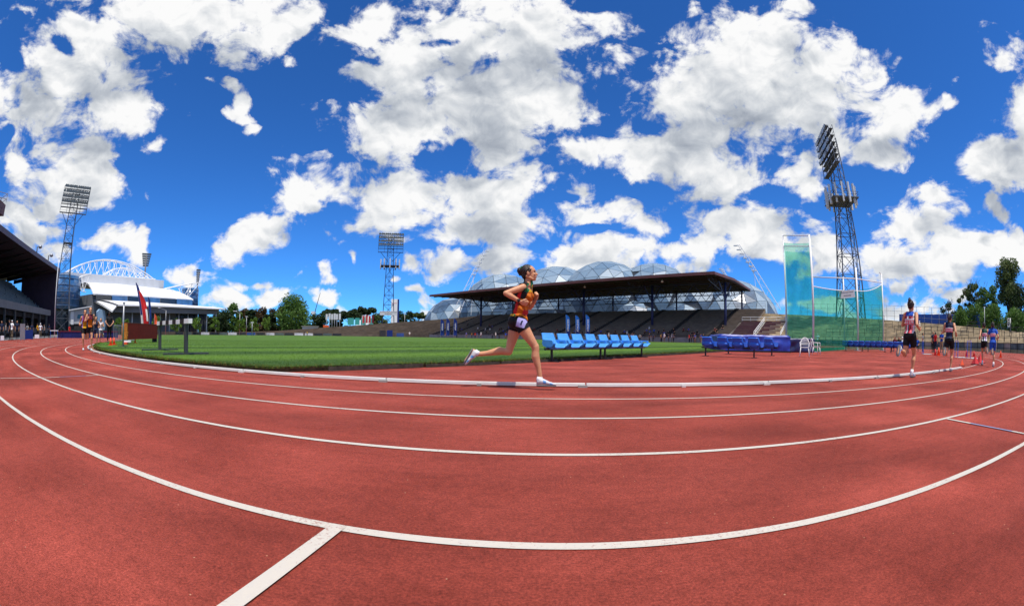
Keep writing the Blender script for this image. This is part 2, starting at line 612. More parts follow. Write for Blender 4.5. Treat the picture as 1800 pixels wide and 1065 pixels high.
# ------------------------------------------------------------------ ground, track, field
def track_material():
    m = bpy.data.materials.new('red_track_rubber')
    m.use_nodes = True
    nt = m.node_tree
    b = nt.nodes['Principled BSDF']
    b.inputs['Roughness'].default_value = .85
    b.inputs['Specular IOR Level'].default_value = .16
    geo = nt.nodes.new('ShaderNodeNewGeometry')

    def nd(t, **k):
        n = nt.nodes.new(t)
        for a, c in k.items():
            setattr(n, a, c)
        return n

    def noise(scale, det, rough, vec):
        n = nd('ShaderNodeTexNoise')
        n.inputs['Scale'].default_value = scale
        n.inputs['Detail'].default_value = det
        n.inputs['Roughness'].default_value = rough
        nt.links.new(vec, n.inputs['Vector'])
        return n.outputs['Fac']

    def mr(x, a, c, lo, hi):
        n = nd('ShaderNodeMapRange')
        n.inputs[1].default_value, n.inputs[2].default_value = a, c
        n.inputs[3].default_value, n.inputs[4].default_value = lo, hi
        nt.links.new(x, n.inputs[0])
        return n.outputs[0]

    def mul(a, c):
        n = nd('ShaderNodeMath', operation='MULTIPLY')
        nt.links.new(a, n.inputs[0])
        nt.links.new(c, n.inputs[1])
        return n.outputs[0]
    pos = geo.outputs['Position']
    # polar coordinates round the bend, so that wear runs along the lanes
    sub = nd('ShaderNodeVectorMath', operation='SUBTRACT')
    nt.links.new(pos, sub.inputs[0])
    sub.inputs[1].default_value = CEN
    ln = nd('ShaderNodeVectorMath', operation='LENGTH')
    nt.links.new(sub.outputs[0], ln.inputs[0])
    sp = nd('ShaderNodeSeparateXYZ')
    nt.links.new(sub.outputs[0], sp.inputs[0])
    at = nd('ShaderNodeMath', operation='ARCTAN2')
    nt.links.new(sp.outputs[0], at.inputs[0])
    ng = nd('ShaderNodeMath', operation='MULTIPLY')
    nt.links.new(sp.outputs[1], ng.inputs[0])
    ng.inputs[1].default_value = -1.0      # keeps the seam of the angle on the far side
    nt.links.new(ng.outputs[0], at.inputs[1])
    cb = nd('ShaderNodeCombineXYZ')
    nt.links.new(ln.outputs['Value'], cb.inputs[0])
    a2 = nd('ShaderNodeMath', operation='MULTIPLY')
    nt.links.new(at.outputs[0], a2.inputs[0])
    a2.inputs[1].default_value = 8.0
    nt.links.new(a2.outputs[0], cb.inputs[1])
    streak = noise(1.7, 4, .6, cb.outputs[0])
    patch = noise(.55, 5, .62, pos)
    grain = noise(95.0, 3, .7, pos)
    grit = noise(420.0, 2, .6, pos)
    mott = noise(22.0, 4, .7, pos)
    f = mul(mul(mul(mr(streak, .3, .7, .74, 1.22), mr(patch, .3, .7, .82, 1.15)), mul(mr(grain, .32, .68, .62, 1.38), mr(grit, .3, .7, .78, 1.22))), mr(mott, .3, .7, .80, 1.20))
    mixc = nd('ShaderNodeMix', data_type='RGBA')
    nt.links.new(mr(patch, .35, .7, 0, 1), mixc.inputs['Factor'])
    mixc.inputs[6].default_value = (*TRACK_A, 1)
    mixc.inputs[7].default_value = (*TRACK_B, 1)
    sc_ = nd('ShaderNodeVectorMath', operation='SCALE')
    nt.links.new(mixc.outputs[2], sc_.inputs[0])
    nt.links.new(f, sc_.inputs['Scale'])
    # pale flecks of grit
    vor = nd('ShaderNodeTexVoronoi')
    vor.inputs['Scale'].default_value = 11.0
    nt.links.new(pos, vor.inputs['Vector'])
    fl = mr(vor.outputs['Distance'], .028, .04, .8, 0)
    mx2 = nd('ShaderNodeMix', data_type='RGBA')
    nt.links.new(fl, mx2.inputs['Factor'])
    nt.links.new(sc_.outputs[0], mx2.inputs[6])
    mx2.inputs[7].default_value = (.55, .36, .22, 1)
    nt.links.new(mx2.outputs[2], b.inputs['Base Color'])
    bu = nd('ShaderNodeBump')
    bu.inputs['Strength'].default_value = 1.0
    bu.inputs['Distance'].default_value = .006
    nt.links.new(noise(160.0, 4, .7, pos), bu.inputs['Height'])
    nt.links.new(bu.outputs[0], b.inputs['Normal'])
    return m


def paint_material(name, col, wear=.5):
    m = bpy.data.materials.new(name)
    m.use_nodes = True
    nt = m.node_tree
    b = nt.nodes['Principled BSDF']
    b.inputs['Roughness'].default_value = .7
    geo = nt.nodes.new('ShaderNodeNewGeometry')
    n = nt.nodes.new('ShaderNodeTexNoise')
    n.inputs['Scale'].default_value = 70
    n.inputs['Detail'].default_value = 4
    n.inputs['Roughness'].default_value = .7
    n2 = nt.nodes.new('ShaderNodeTexNoise')
    n2.inputs['Scale'].default_value = 1.6
    n2.inputs['Detail'].default_value = 3
    for q in (n, n2):
        nt.links.new(geo.outputs['Position'], q.inputs['Vector'])
    ad = nt.nodes.new('ShaderNodeMath')
    ad.operation = 'MULTIPLY_ADD'
    nt.links.new(n2.outputs['Fac'], ad.inputs[0])
    ad.inputs[1].default_value = .55
    nt.links.new(n.outputs['Fac'], ad.inputs[2])
    mr = nt.nodes.new('ShaderNodeMapRange')
    nt.links.new(ad.outputs[0], mr.inputs[0])
    mr.inputs[1].default_value, mr.inputs[2].default_value = .95 - .12 * wear, 1.10 - .12 * wear
    mx = nt.nodes.new('ShaderNodeMix')
    mx.data_type = 'RGBA'
    nt.links.new(mr.outputs[0], mx.inputs['Factor'])
    mx.inputs[6].default_value = (*col, 1)
    mx.inputs[7].default_value = (*(.35 * c + .65 * d for c, d in zip(col, TRACK_A)), 1)
    nt.links.new(mx.outputs[2], b.inputs['Base Color'])
    bu = nt.nodes.new('ShaderNodeBump')
    bu.inputs['Strength'].default_value = .4
    bu.inputs['Distance'].default_value = .004
    nt.links.new(n.outputs['Fac'], bu.inputs['Height'])
    nt.links.new(bu.outputs[0], b.inputs['Normal'])
    return m


def grass_material(name, stripes=True):
    m = bpy.data.materials.new(name)
    m.use_nodes = True
    nt = m.node_tree
    b = nt.nodes['Principled BSDF']
    b.inputs['Roughness'].default_value = .8
    b.inputs['Specular IOR Level'].default_value = .25
    geo = nt.nodes.new('ShaderNodeNewGeometry')
    pos = geo.outputs['Position']
    dt = nt.nodes.new('ShaderNodeVectorMath')
    dt.operation = 'DOT_PRODUCT'
    nt.links.new(pos, dt.inputs[0])
    dt.inputs[1].default_value = AX
    wv = nt.nodes.new('ShaderNodeMath')
    wv.operation = 'SINE'
    ml = nt.nodes.new('ShaderNodeMath')
    ml.operation = 'MULTIPLY'
    nt.links.new(dt.outputs['Value'], ml.inputs[0])
    ml.inputs[1].default_value = 2 * math.pi / 5.2
    nt.links.new(ml.outputs[0], wv.inputs[0])
    n1 = nt.nodes.new('ShaderNodeTexNoise')
    n1.inputs['Scale'].default_value = .7
    n1.inputs['Detail'].default_value = 8
    n1.inputs['Roughness'].default_value = .65
    n2 = nt.nodes.new('ShaderNodeTexNoise')
    n2.inputs['Scale'].default_value = 24
    n2.inputs['Detail'].default_value = 4
    n2.inputs['Roughness'].default_value = .75
    for q in (n1, n2):
        nt.links.new(pos, q.inputs['Vector'])
    ramp = nt.nodes.new('ShaderNodeValToRGB')
    e = ramp.color_ramp.elements
    e[0].position, e[0].color = .28, (*GRASS_D, 1)
    e[1].position, e[1].color = .75, (*GRASS_L, 1)
    s1 = nt.nodes.new('ShaderNodeMath')
    s1.operation = 'MULTIPLY_ADD'
    nt.links.new(wv.outputs[0], s1.inputs[0])
    s1.inputs[1].default_value = .20 if stripes else 0
    mx = nt.nodes.new('ShaderNodeMath')
    mx.operation = 'MULTIPLY_ADD'
    nt.links.new(n2.outputs['Fac'], mx.inputs[0])
    mx.inputs[1].default_value = .75
    h = nt.nodes.new('ShaderNodeMath')
    h.operation = 'MULTIPLY_ADD'
    nt.links.new(n1.outputs['Fac'], h.inputs[0])
    h.inputs[1].default_value = .5
    h.inputs[2].default_value = -.13
    nt.links.new(h.outputs[0], mx.inputs[2])
    nt.links.new(mx.outputs[0], s1.inputs[2])
    nt.links.new(s1.outputs[0], ramp.inputs[0])
    nt.links.new(ramp.outputs[0], b.inputs['Base Color'])
    bu = nt.nodes.new('ShaderNodeBump')
    bu.inputs['Strength'].default_value = .8
    bu.inputs['Distance'].default_value = .04
    nt.links.new(n2.outputs['Fac'], bu.inputs['Height'])
    nt.links.new(bu.outputs[0], b.inputs['Normal'])
    return m


TRACK_A = (.230, .038, .024)
TRACK_B = (.325, .062, .043)
GRASS_D = (.030, .078, .005)
GRASS_L = (.100, .200, .013)
M_TRACK = track_material()
M_LINE = paint_material('white_line_paint', (.53, .485, .42), 1.0)
M_BLUE_LINE = paint_material('blue_line_paint', (.20, .22, .36), .9)
M_GRASS = grass_material('mown_grass')
M_DIRT = mat('brown_soil', (.23, .115, .062), .9, .2, var=.35, scale=9, bump=.6, bscale=40)
M_FAR_GROUND = mat('dry_parkland', (.085, .085, .045), .9, .2, var=.3, scale=.08)
M_ASPHALT = mat('grey_asphalt', (.11, .11, .115), .85, .3, var=.15, scale=2)

# ground to the horizon
g = MB()
g.add([(-6000, -6000, -.06), (6000, -6000, -.06), (6000, 6000, -.06), (-6000, 6000, -.06)], [(0, 1, 2, 3)])
tag(g.build('ground', M_FAR_GROUND), 'dry parkland ground running out to the horizon', 'ground', kind='structure')

# red track surface: one sheet from outside the bend to the far end
N_ARC = 160
STR = 86.0


def oval(rad, n=N_ARC):
    """outline of the oval at a given radius from the kerb circle's centre"""
    pts = []
    for i in range(n + 1):
        t = ANG_AX + math.pi / 2 + math.pi * i / n
        pts.append(CEN + Vector((math.cos(t), math.sin(t), 0)) * rad)
    c2 = CEN + AX * STR
    for i in range(n + 1):
        t = ANG_AX - math.pi / 2 + math.pi * i / n
        pts.append(c2 + Vector((math.cos(t), math.sin(t), 0)) * rad)
    return pts


g = MB()
o_ = oval(RK + 1.22 * 8 + 3.2)
g.add(o_, [tuple(range(len(o_)))])
track = tag(g.build('track', M_TRACK), 'red rubber running track curving round the grass field', 'track', kind='structure')
g = MB()
o_ = [Vector((p.x, p.y, -.02)) for p in oval(RK + 1.22 * 8 + 16)]
g.add(o_, [tuple(range(len(o_)))])
tag(g.build('pavement', M_ASPHALT), 'grey asphalt apron outside the running track', 'pavement', kind='structure')

# lane lines: 50 mm painted arcs that go on along both straights
for k in range(1, 9):
    g = MB()
    a_, b_ = oval(RK + 1.22 * k - .025), oval(RK + 1.22 * k + .025)
    n_ = len(a_)
    vs_ = [(p.x, p.y, .004) for p in a_] + [(p.x, p.y, .004) for p in b_]
    g.add(vs_, [(i, (i + 1) % n_, n_ + (i + 1) % n_, n_ + i) for i in range(n_)])
    g.build('lane_line', M_LINE, track)
# painted edge line where the raised kerb stops, on the right of the bend
KERB_END = math.atan2(7.56 - CEN.y, 13.08 - CEN.x)
g = MB()
for i in range(60):
    t0, t1 = KERB_END + .006 + i * .02, KERB_END + .006 + (i + 1) * .02
    q = [CEN + Vector((math.cos(t), math.sin(t), 0)) * r_ for t, r_ in ((t0, RK - .03), (t1, RK - .03), (t1, RK + .02), (t0, RK + .02))]
    g.add([(p.x, p.y, .004) for p in q], [(0, 1, 2, 3)])
g.build('edge_line', M_LINE, track)


def strip(p, q, w, m, name):
    p, q = Vector(p), Vector(q)
    d = (q - p).normalized()
    s_ = Vector((-d.y, d.x, 0)) * w / 2
    g = MB()
    g.add([(a.x, a.y, .007) for a in (p - s_, q - s_, q + s_, p + s_)], [(0, 1, 2, 3)])
    return g.build(name, m, track)


strip((-.617, 1.43, 0), (-.80, .12, 0), .062, M_LINE, 'start_mark')
_a, _b = ground(1665, 737), ground(1800, 763)
_d = (_b - _a)
_b = _a + _d.normalized() * 1.2
strip(_a, _a + (_b - _a) * .27, .05, M_LINE, 'relay_mark')
strip(_a + (_b - _a) * .27, _a + (_b - _a) * .73, .045, M_BLUE_LINE, 'relay_mark')
strip(_a + (_b - _a) * .73, _b, .05, M_LINE, 'relay_mark')
_a, _b = ground(172, 660), ground(78, 664.5)
strip(_a, _a + (_b - _a) * .22, .05, M_LINE, 'relay_mark')
strip(_a + (_b - _a) * .22, _a + (_b - _a) * .72, .045, M_BLUE_LINE, 'relay_mark')
strip(_a + (_b - _a) * .72, _b, .05, M_LINE, 'relay_mark')
_c2 = ground(0, 665.5)
strip(_b, _c2, .045, M_LINE, 'relay_mark')

# grass field, raised a little above the red D
SG = -21.2
GZ = .10


def field_outline(inset=.35):
    rr = RK - inset
    pts = []
    n0 = math.sqrt(rr * rr - SG * SG)
    # chord across the D, with a slightly ragged edge
    for i in range(90):
        t = i / 89
        pts.append(tr(SG + random.uniform(-.05, .05), -n0 + 2 * n0 * t))
    a0 = math.atan2(SG, n0)
    for i in range(1, 40):
        t = a0 + (0 - a0) * i / 40
        pts.append(tr(rr * math.sin(t), rr * math.cos(t)))
    for i in range(60):
        t = math.pi * i / 59
        pts.append(tr(STR + rr * math.sin(t), rr * math.cos(t)))
    for i in range(60):
        t = math.pi + (-a0) * i / 60
        ro = random.uniform(-.05, .04)
        pts.append(tr((rr + ro) * math.sin(t) if i else 0, (rr + ro) * math.cos(t)))
    return pts


fo = field_outline()
FIELD = fo
g = MB()
n_ = len(fo)
g.add([(p.x, p.y, GZ) for p in fo], [tuple(range(n_))])
field = tag(g.build('grass_field', M_GRASS), 'striped mown green grass infield of the stadium', 'grass', kind='structure')
# its cut edge of soil and timber
g = MB()
vs_ = [(p.x, p.y, GZ - .003) for p in fo] + [(p.x, p.y, .0) for p in fo]
g.add(vs_, [(i, n_ + i, n_ + (i + 1) % n_, (i + 1) % n_) for i in range(n_)])
g.build('soil_edge', mat('dark_turf_soil', (.035, .025, .015), .95, .1, var=.4, scale=20), field)
# strip of bare soil between kerb and grass on the left of the bend
g = MB()
nn = 70
a_, b_ = [], []
for i in range(nn + 1):
    t = math.pi + .585 + (-.585 + .02) * i / nn
    wdt = .12 + .5 * math.exp(-((t - math.pi - .5) / .12) ** 2)
    a_.append(tr((RK - .06) * math.sin(t), (RK - .06) * math.cos(t), .004))
    b_.append(tr((RK - .42 - wdt) * math.sin(t), (RK - .42 - wdt) * math.cos(t), .004))
g.add(a_ + b_, [(i, i + 1, nn + 2 + i, nn + 1 + i) for i in range(nn)])
g.build('soil_strip', M_DIRT, track)
# timber edging boards along the chord of the D: each board a piece
M_TIMBER = mat('dark_weathered_timber', (.055, .045, .036), .9, .2, var=.4, scale=8)
n0 = math.sqrt((RK - .35) ** 2 - SG ** 2)
nb = 26
for i in range(nb):
    t0, t1 = -n0 + 1.2 + i * 2.28, -n0 + 1.2 + i * 2.28 + 2.2
    if t1 > n0:
        break
    zt = random.uniform(.060, .085)
    g = MB()
    p, q = tr(SG - .085 + random.uniform(-.012, .012), t0), tr(SG - .085 + random.uniform(-.012, .012), t1)
    g.bar((p.x, p.y, zt / 2), (q.x, q.y, zt / 2 + random.uniform(-.008, .008)), .03, zt)
    g.build('edging_board', M_TIMBER, field)

# kerb rail round the inside of the track: white metal lengths on little feet
M_KERB = mat('white_kerb_paint', (.64, .63, .59), .45, .5, var=.10, scale=3)
M_KERB_FOOT = mat('grey_cast_foot', (.30, .29, .27), .6, .4)
kerb = thing('track_kerb', 'low white metal kerb rail along the inside of the track bend', 'kerb', (CEN.x, CEN.y, 0))
ang = KERB_END
stp = 3.0 / RK
seg_i = 0
a_end = math.pi + ANG_AX - math.pi / 2 + .15
t = KERB_END
while t > -math.pi - .62:
    t1 = t - stp * random.uniform(.95, 1.05)
    g = MB(org=(CEN.x, CEN.y, 0))
    dz = random.uniform(-.004, .004)
    dr = random.uniform(-.012, .012)
    sub = 6
    prof = [(-.055, .012), (-.055, .045), (-.045, .056), (.0, .06), (.012, .052), (.015, .014)]
    rows = []
    for j in range(sub + 1):
        tt = t - .0006 + (t1 + .0006 - t) * j / sub
        e_ = Vector((math.cos(tt), math.sin(tt), 0))
        rows.append([CEN + e_ * (RK + dr + a) + Vector((0, 0, z + dz)) for a, z in prof])
    np_ = len(prof)
    g.add([p for r_ in rows for p in r_],
          [(j * np_ + i, j * np_ + i + 1, (j + 1) * np_ + i + 1, (j + 1) * np_ + i) for j in range(sub) for i in range(np_ - 1)]
          + [tuple(range(np_)), tuple(sub * np_ + i for i in range(np_ - 1, -1, -1))])
    g.build('kerb_rail', M_KERB, kerb, fix=True)
    g = MB(org=(CEN.x, CEN.y, 0))
    for fr in (.0, .5):
        tt = t + (t1 - t) * (fr + .02)
        e_ = Vector((math.cos(tt), math.sin(tt), 0))
        c_ = CEN + e_ * (RK + .02)
        g.box((c_.x, c_.y, .016), (.05, .13 if fr == 0 else .06, .032), tt)
    g.build('kerb_foot', M_KERB_FOOT if seg_i % 3 else M_KERB, kerb)
    seg_i += 1
    t = t1

# grass blades: thick along the ragged edge, thinning out across the field
def blades():
    V, n = [], 0
    fo2 = np.array([(p.x, p.y) for p in FIELD])
    pts = []
    # fringe along the outline near the camera
    for i in range(len(fo2)):
        p, q = fo2[i], fo2[(i + 1) % len(fo2)]
        if np.hypot(*p) > 60:
            continue
        d = np.hypot(*(q - p))
        k = int(d * (420 if np.hypot(*p) < 22 else 160))
        t = rng.random(k)
        nrm = np.array([-(q - p)[1], (q - p)[0]]) / (d + 1e-9)
        off = np.abs(rng.normal(0, .10, k)) - .035
        cc = p + (q - p) * t[:, None] + nrm * off[:, None]
        pts.append(np.c_[cc, rng.uniform(.03, .09, k), np.full(k, 1.0)])
    # the field itself
    k = 190000
    rad = 7 + 36 * rng.random(k) ** 1.5
    az = np.radians(rng.uniform(-66, 48, k))
    cc = np.c_[rad * np.sin(az), rad * np.cos(az)]
    rel = cc - np.array([CEN.x, CEN.y])
    s_ = rel @ np.array([AX.x, AX.y])
    n_ = rel @ np.array([AN.x, AN.y])
    ok = (s_ > SG + .02) & (np.hypot(np.minimum(s_, 0), n_) < RK - .37)
    cc, s_ = cc[ok], s_[ok]
    pts.append(np.c_[cc, rng.uniform(.008, .022, len(cc)), np.zeros(len(cc))])
    P = np.concatenate(pts)
    m = len(P)
    a = rng.uniform(0, 2 * np.pi, m)
    dist = np.hypot(P[:, 0], P[:, 1])
    w = .0030 + .00030 * dist
    lean = rng.normal(0, .4, (m, 2)) * P[:, 2:3]
    d = np.c_[np.cos(a), np.sin(a)] * w[:, None]
    zb = np.where(P[:, 3] > 0, GZ - .03, GZ - .003)
    A = np.c_[P[:, :2] - d, zb]
    B = np.c_[P[:, :2] + d, zb]
    C_ = np.c_[P[:, :2] + lean, zb + P[:, 2]]
    co = np.stack([A, B, C_], 1).reshape(-1, 3)
    me = bpy.data.meshes.new('grass_blades')
    me.vertices.add(3 * m)
    me.vertices.foreach_set('co', co.ravel())
    me.loops.add(3 * m)
    me.loops.foreach_set('vertex_index', np.arange(3 * m, dtype=np.int32))
    me.polygons.add(m)
    me.polygons.foreach_set('loop_start', np.arange(0, 3 * m, 3, dtype=np.int32))
    me.polygons.foreach_set('loop_total', np.full(m, 3, dtype=np.int32))
    mi = np.where(P[:, 3] > 0, np.where(rng.random(m) < .4, 1, 0), 0).astype(np.int32)
    me.materials.append(M_GRASS)
    me.materials.append(mat('dry_grass', (.17, .14, .035), .85, .2, var=.3, scale=3))
    me.polygons.foreach_set('material_index', mi)
    me.update()
    me.validate()
    o = bpy.data.objects.new('grass', me)
    COL.objects.link(o)
    tag(o, 'short green grass blades with a dry fringe along the cut edge', 'grass', kind='stuff')


blades()

# ------------------------------------------------------------------ materials of the buildings
M_DARK_ROOF = mat('dark_brown_roof_sheet', (.022, .015, .014), .7, .3, var=.2, scale=.6)
M_FASCIA = mat('red_brown_fascia', (.13, .045, .045), .5, .4, var=.2, scale=.5)
M_SEAT_TIMBER = mat('weathered_seat_timber', (.185, .148, .118), .85, .2, var=.25, scale=.8)
M_AISLE = mat('dark_aisle_concrete', (.035, .032, .032), .9, .2, var=.2, scale=1)
M_NAVY_STEEL = mat('navy_painted_steel', (.022, .035, .12), .5, .4, var=.15, scale=1)
M_BLACK_STEEL = mat('black_painted_steel', (.018, .018, .022), .5, .4, var=.2, scale=2)
M_CONCRETE = mat('grey_concrete', (.30, .29, .27), .85, .25, var=.18, scale=.7, bump=.2, bscale=8)
M_TAN_STEP = mat('tan_terrace_concrete', (.58, .48, .32), .9, .2, var=.30, scale=.5, bump=.3, bscale=6)
M_BROWN_BANK = mat('brown_terrace_timber', (.13, .10, .075), .9, .2, var=.35, scale=.4, bump=.3, bscale=5)
M_PURPLE_SEAT = mat('maroon_bench_seats', (.12, .055, .060), .7, .3, var=.2, scale=1)
M_GALV = mat('galvanised_steel', (.36, .37, .39), .45, .5, metal=.6, var=.15, scale=2)
M_TOWER = mat('tower_grey_steel', (.10, .11, .135), .55, .4, metal=.4, var=.25, scale=1.5)
M_TOWER_BLUE = mat('tower_blue_steel', (.035, .045, .12), .55, .4, metal=.3, var=.25, scale=1.5)
M_WHITE = mat('white_painted_metal', (.80, .80, .80), .45, .4, var=.05, scale=1)
M_OFFWHITE = mat('offwhite_cladding', (.62, .64, .67), .6, .4, var=.08, scale=.3)
M_LAMP_GLASS = mat('floodlight_glass', (.30, .32, .35), .25, .8, metal=.7, var=.1, scale=2)
M_BLACK = mat('black_plastic', (.012, .012, .014), .5, .4, var=.1, scale=4)


def glass(name, col, rough=.12):
    m = bpy.data.materials.new(name)
    m.use_nodes = True
    b = m.node_tree.nodes['Principled BSDF']
    b.inputs['Roughness'].default_value = rough
    b.inputs['Specular IOR Level'].default_value = .9
    n = m.node_tree.nodes.new('ShaderNodeTexNoise')
    n.inputs['Scale'].default_value = .35
    g_ = m.node_tree.nodes.new('ShaderNodeTexCoord')
    m.node_tree.links.new(g_.outputs['Object'], n.inputs['Vector'])
    r = m.node_tree.nodes.new('ShaderNodeValToRGB')
    r.color_ramp.elements[0].position = .35
    r.color_ramp.elements[1].position = .65
    r.color_ramp.elements[0].color = (*(c * .75 for c in col), 1)
    r.color_ramp.elements[1].color = (*(min(1, c * 1.2) for c in col), 1)
    m.node_tree.links.new(n.outputs['Fac'], r.inputs[0])
    m.node_tree.links.new(r.outputs[0], b.inputs['Base Color'])
    return m


M_GLASS_DARK = glass('dark_window_glass', (.012, .018, .030), .08)
M_GLASS_BLUE = glass('blue_curtain_glass', (.040, .13, .30), .14)

# ------------------------------------------------------------------ roofed stand along the right-hand straight
SN0, SZ = 50.0, 13.4
st_org = tr(45, 60)
stand = thing('roofed_stand', 'long open grandstand with dark flat roof over brown tiered seating', 'grandstand', st_org)
S0, S1 = -1.0, 90.5
g = MB(org=st_org)
prof = [(50.0, SZ - .25), (50.0, SZ + .15), (64, SZ + .75), (79, SZ - .1), (79, SZ - .6), (64, SZ - .15)]
g.prism([tr(S0, n, z) for n, z in prof], AX * (S1 - S0))
roof = g.build('roof', M_DARK_ROOF, stand, fix=True)
g = MB(org=st_org)
g.bar(tr(S0 - .1, 49.93, SZ), tr(S1 + .1, 49.93, SZ), .12, .62)
g.build('fascia', M_FASCIA, roof)
g = MB(org=st_org)
g.bar(tr(S0 - .07, 50, SZ - .02), tr(S0 - .07, 64, SZ + .45), .12, .55)
g.bar(tr(S0 - .07, 64, SZ + .45), tr(S0 - .07, 79, SZ - .3), .12, .5)
g.build('end_fascia', M_FASCIA, roof)
# purlins under the roof
for k in range(9):
    n = 51.5 + k * 3.2
    zz = SZ - .4 + (.3 * (n - 50) / 14 if n < 64 else .3 - .6 * (n - 64) / 15)
    g = MB(org=st_org)
    g.bar(tr(S0 + .2, n, zz), tr(S1 - .2, n, zz), .12, .25)
    g.build('purlin', M_BLACK_STEEL, roof)
# columns with roof trusses
ROWS = 25


def seat_z(n):
    return 1.05 + (n - 53.5) * (8.3 - 1.05) / (75 - 53.5)


for i in range(5):
    s = -1 + 20 * i + (1.6 if i == 0 else 0)
    for n, zb in ((62.0, seat_z(62)), (76.4, 4.0)):
        g = MB(org=st_org)
        g.tube(tr(s, n, zb - 2), tr(s, n, SZ - .3), .32 if n < 70 else .26, n=8)
        col_ = g.build('column', M_NAVY_STEEL, stand)
        if n < 70:
            g = MB(org=st_org)
            g.bar(tr(s, n - .2, SZ - 4.2), tr(s, n - 4.5, SZ - .6), .2)
            g.bar(tr(s, n + .2, SZ - 4.2), tr(s, n + 4.5, SZ - .6), .2)
            g.build('brace', M_NAVY_STEEL, col_)
    g = MB(org=st_org)
    zb = lambda n: SZ - .9 - 2.4 * max(0, 1 - abs(n - 64) / 15)
    pts = [tr(s, 50.6 + k * 2.36, 0) for k in range(12)]
    for k in range(12):
        n = 50.6 + k * 2.36
        p0 = tr(s, n, zb(n))
        if k:
            nn = n - 2.36
            g.bar(tr(s, nn, zb(nn)), p0, .14)
            g.bar(tr(s, nn, zb(nn)) if k % 2 else tr(s, nn, SZ - .3), tr(s, n, SZ - .3) if k % 2 else p0, .09)
        g.bar(p0, tr(s, n, SZ - .3), .08)
    g.build('roof_truss', M_BLACK_STEEL, stand)
for n in (62.0, 76.4):
    g = MB(org=st_org)
    z0, z1 = SZ - 3.1, SZ - .5
    a_, b_ = (S0 + .5, S1 - 1)
    g.bar(tr(a_, n, z0), tr(b_, n, z0), .18)
    g.bar(tr(a_, n, z1), tr(b_, n, z1), .18)
    k = 0
    s = a_
    while s < b_ - 2:
        g.bar(tr(s, n, z0 if k % 2 else z1), tr(s + 2.2, n, z1 if k % 2 else z0), .12)
        s += 2.2
        k += 1
    g.build('long_truss', M_NAVY_STEEL if n < 70 else M_BLACK_STEEL, stand)
# seating: one stepped plank row after another
for k in range(ROWS):
    n = 53.5 + k * (75 - 53.5) / ROWS
    n2 = 53.5 + (k + 1) * (75 - 53.5) / ROWS
    z = seat_z(n) + random.uniform(-.01, .01)
    g = MB(org=st_org)
    g.box(tr(44.5, (n + n2) / 2, z / 2 - .3), (n2 - n - .004, 101, z + .6), math.atan2(AN.y, AN.x))
    g.box(tr(44.5, n + .40, z + .12), (.30, 101, .07), math.atan2(AN.y, AN.x))
    g.build('seat_row', M_SEAT_TIMBER, stand)
for i in range(10):
    s = 1.5 + i * 10.2
    g = MB(org=st_org)
    for k in range(ROWS):
        n = 53.5 + k * (75 - 53.5) / ROWS
        g.box(tr(s, n + .42, seat_z(n) + .02), (.86, 1.0, .38), math.atan2(AN.y, AN.x))
    g.build('aisle', M_AISLE, stand)
# rail along the top of the seating and along the front
for n, z0, h, m_ in ((75.2, seat_z(75), 1.1, M_GALV), (53.0, 1.0, .55, M_BLACK_STEEL)):
    g = MB(org=st_org)
    for q in (.5, 1.0):
        g.tube(tr(-6, n, z0 + h * q), tr(95, n, z0 + h * q), .035, n=5)
    for i in range(42):
        g.tube(tr(-6 + i * 2.46, n, z0 - .2), tr(-6 + i * 2.46, n, z0 + h), .03, n=5)
    g.build('railing', m_, stand)
g = MB(org=st_org)
g.box(tr(44.5, 53.2, .5), (.25, 101, 1.0), math.atan2(AN.y, AN.x))
g.build('front_wall', M_CONCRETE, stand)
# ceiling lights
for s, n in ((12, 53), (33, 54), (60, 54)):
    g = MB(org=st_org)
    g.ball(tr(s, n, SZ - .75), (.28, .28, .2))
    g.tube(tr(s, n, SZ - .6), tr(s, n, SZ - .3), .05)
    g.build('ceiling_lamp', M_WHITE, roof)

# ------------------------------------------------------------------ terraces round both bends
def bank(name, label, cen, r0, r1f, t0, t1, zf, rows, m, sgn, cat='terrace'):
    org = cen + (AN * math.cos((t0 + t1) / 2) + AX * sgn * math.sin((t0 + t1) / 2)) * r0
    th = thing(name, label, cat, (org.x, org.y, 0))
    na = 48

    def P(t, r, z):
        p = cen + (AN * math.cos(t) + AX * sgn * math.sin(t)) * r
        return (p.x, p.y, z)
    for k in range(rows):
        g = MB(org=(org.x, org.y, 0))
        vs_, fs_ = [], []
        for i in range(na + 1):
            t = t0 + (t1 - t0) * i / na
            ra = r0 + (r1f(t) - r0) * k / rows
            rb = r0 + (r1f(t) - r0) * (k + 1) / rows
            z0 = .9 + (zf(t) - .9) * k / (rows - 1)
            vs_ += [P(t, ra, -.05), P(t, ra, z0), P(t, rb + .002, z0)]
        for i in range(na):
            a = 3 * i
            fs_ += [(a, a + 1, a + 4, a + 3), (a + 1, a + 2, a + 5, a + 4)]
        g.add(vs_, fs_)
        g.build('terrace_step', m, th)
    # the grassy back slope
    g = MB(org=(org.x, org.y, 0))
    vs_ = []
    for i in range(na + 1):
        t = t0 + (t1 - t0) * i / na
        vs_ += [P(t, r1f(t), zf(t) - .02), P(t, r1f(t) + 3, zf(t) - .1), P(t, r1f(t) + 14, -.1)]
    g.add(vs_, [f for i in range(na) for f in ((3 * i, 3 * i + 1, 3 * i + 4, 3 * i + 3), (3 * i + 1, 3 * i + 2, 3 * i + 5, 3 * i + 4))])
    g.build('back_slope', M_FAR_GROUND, th)
    return th, P


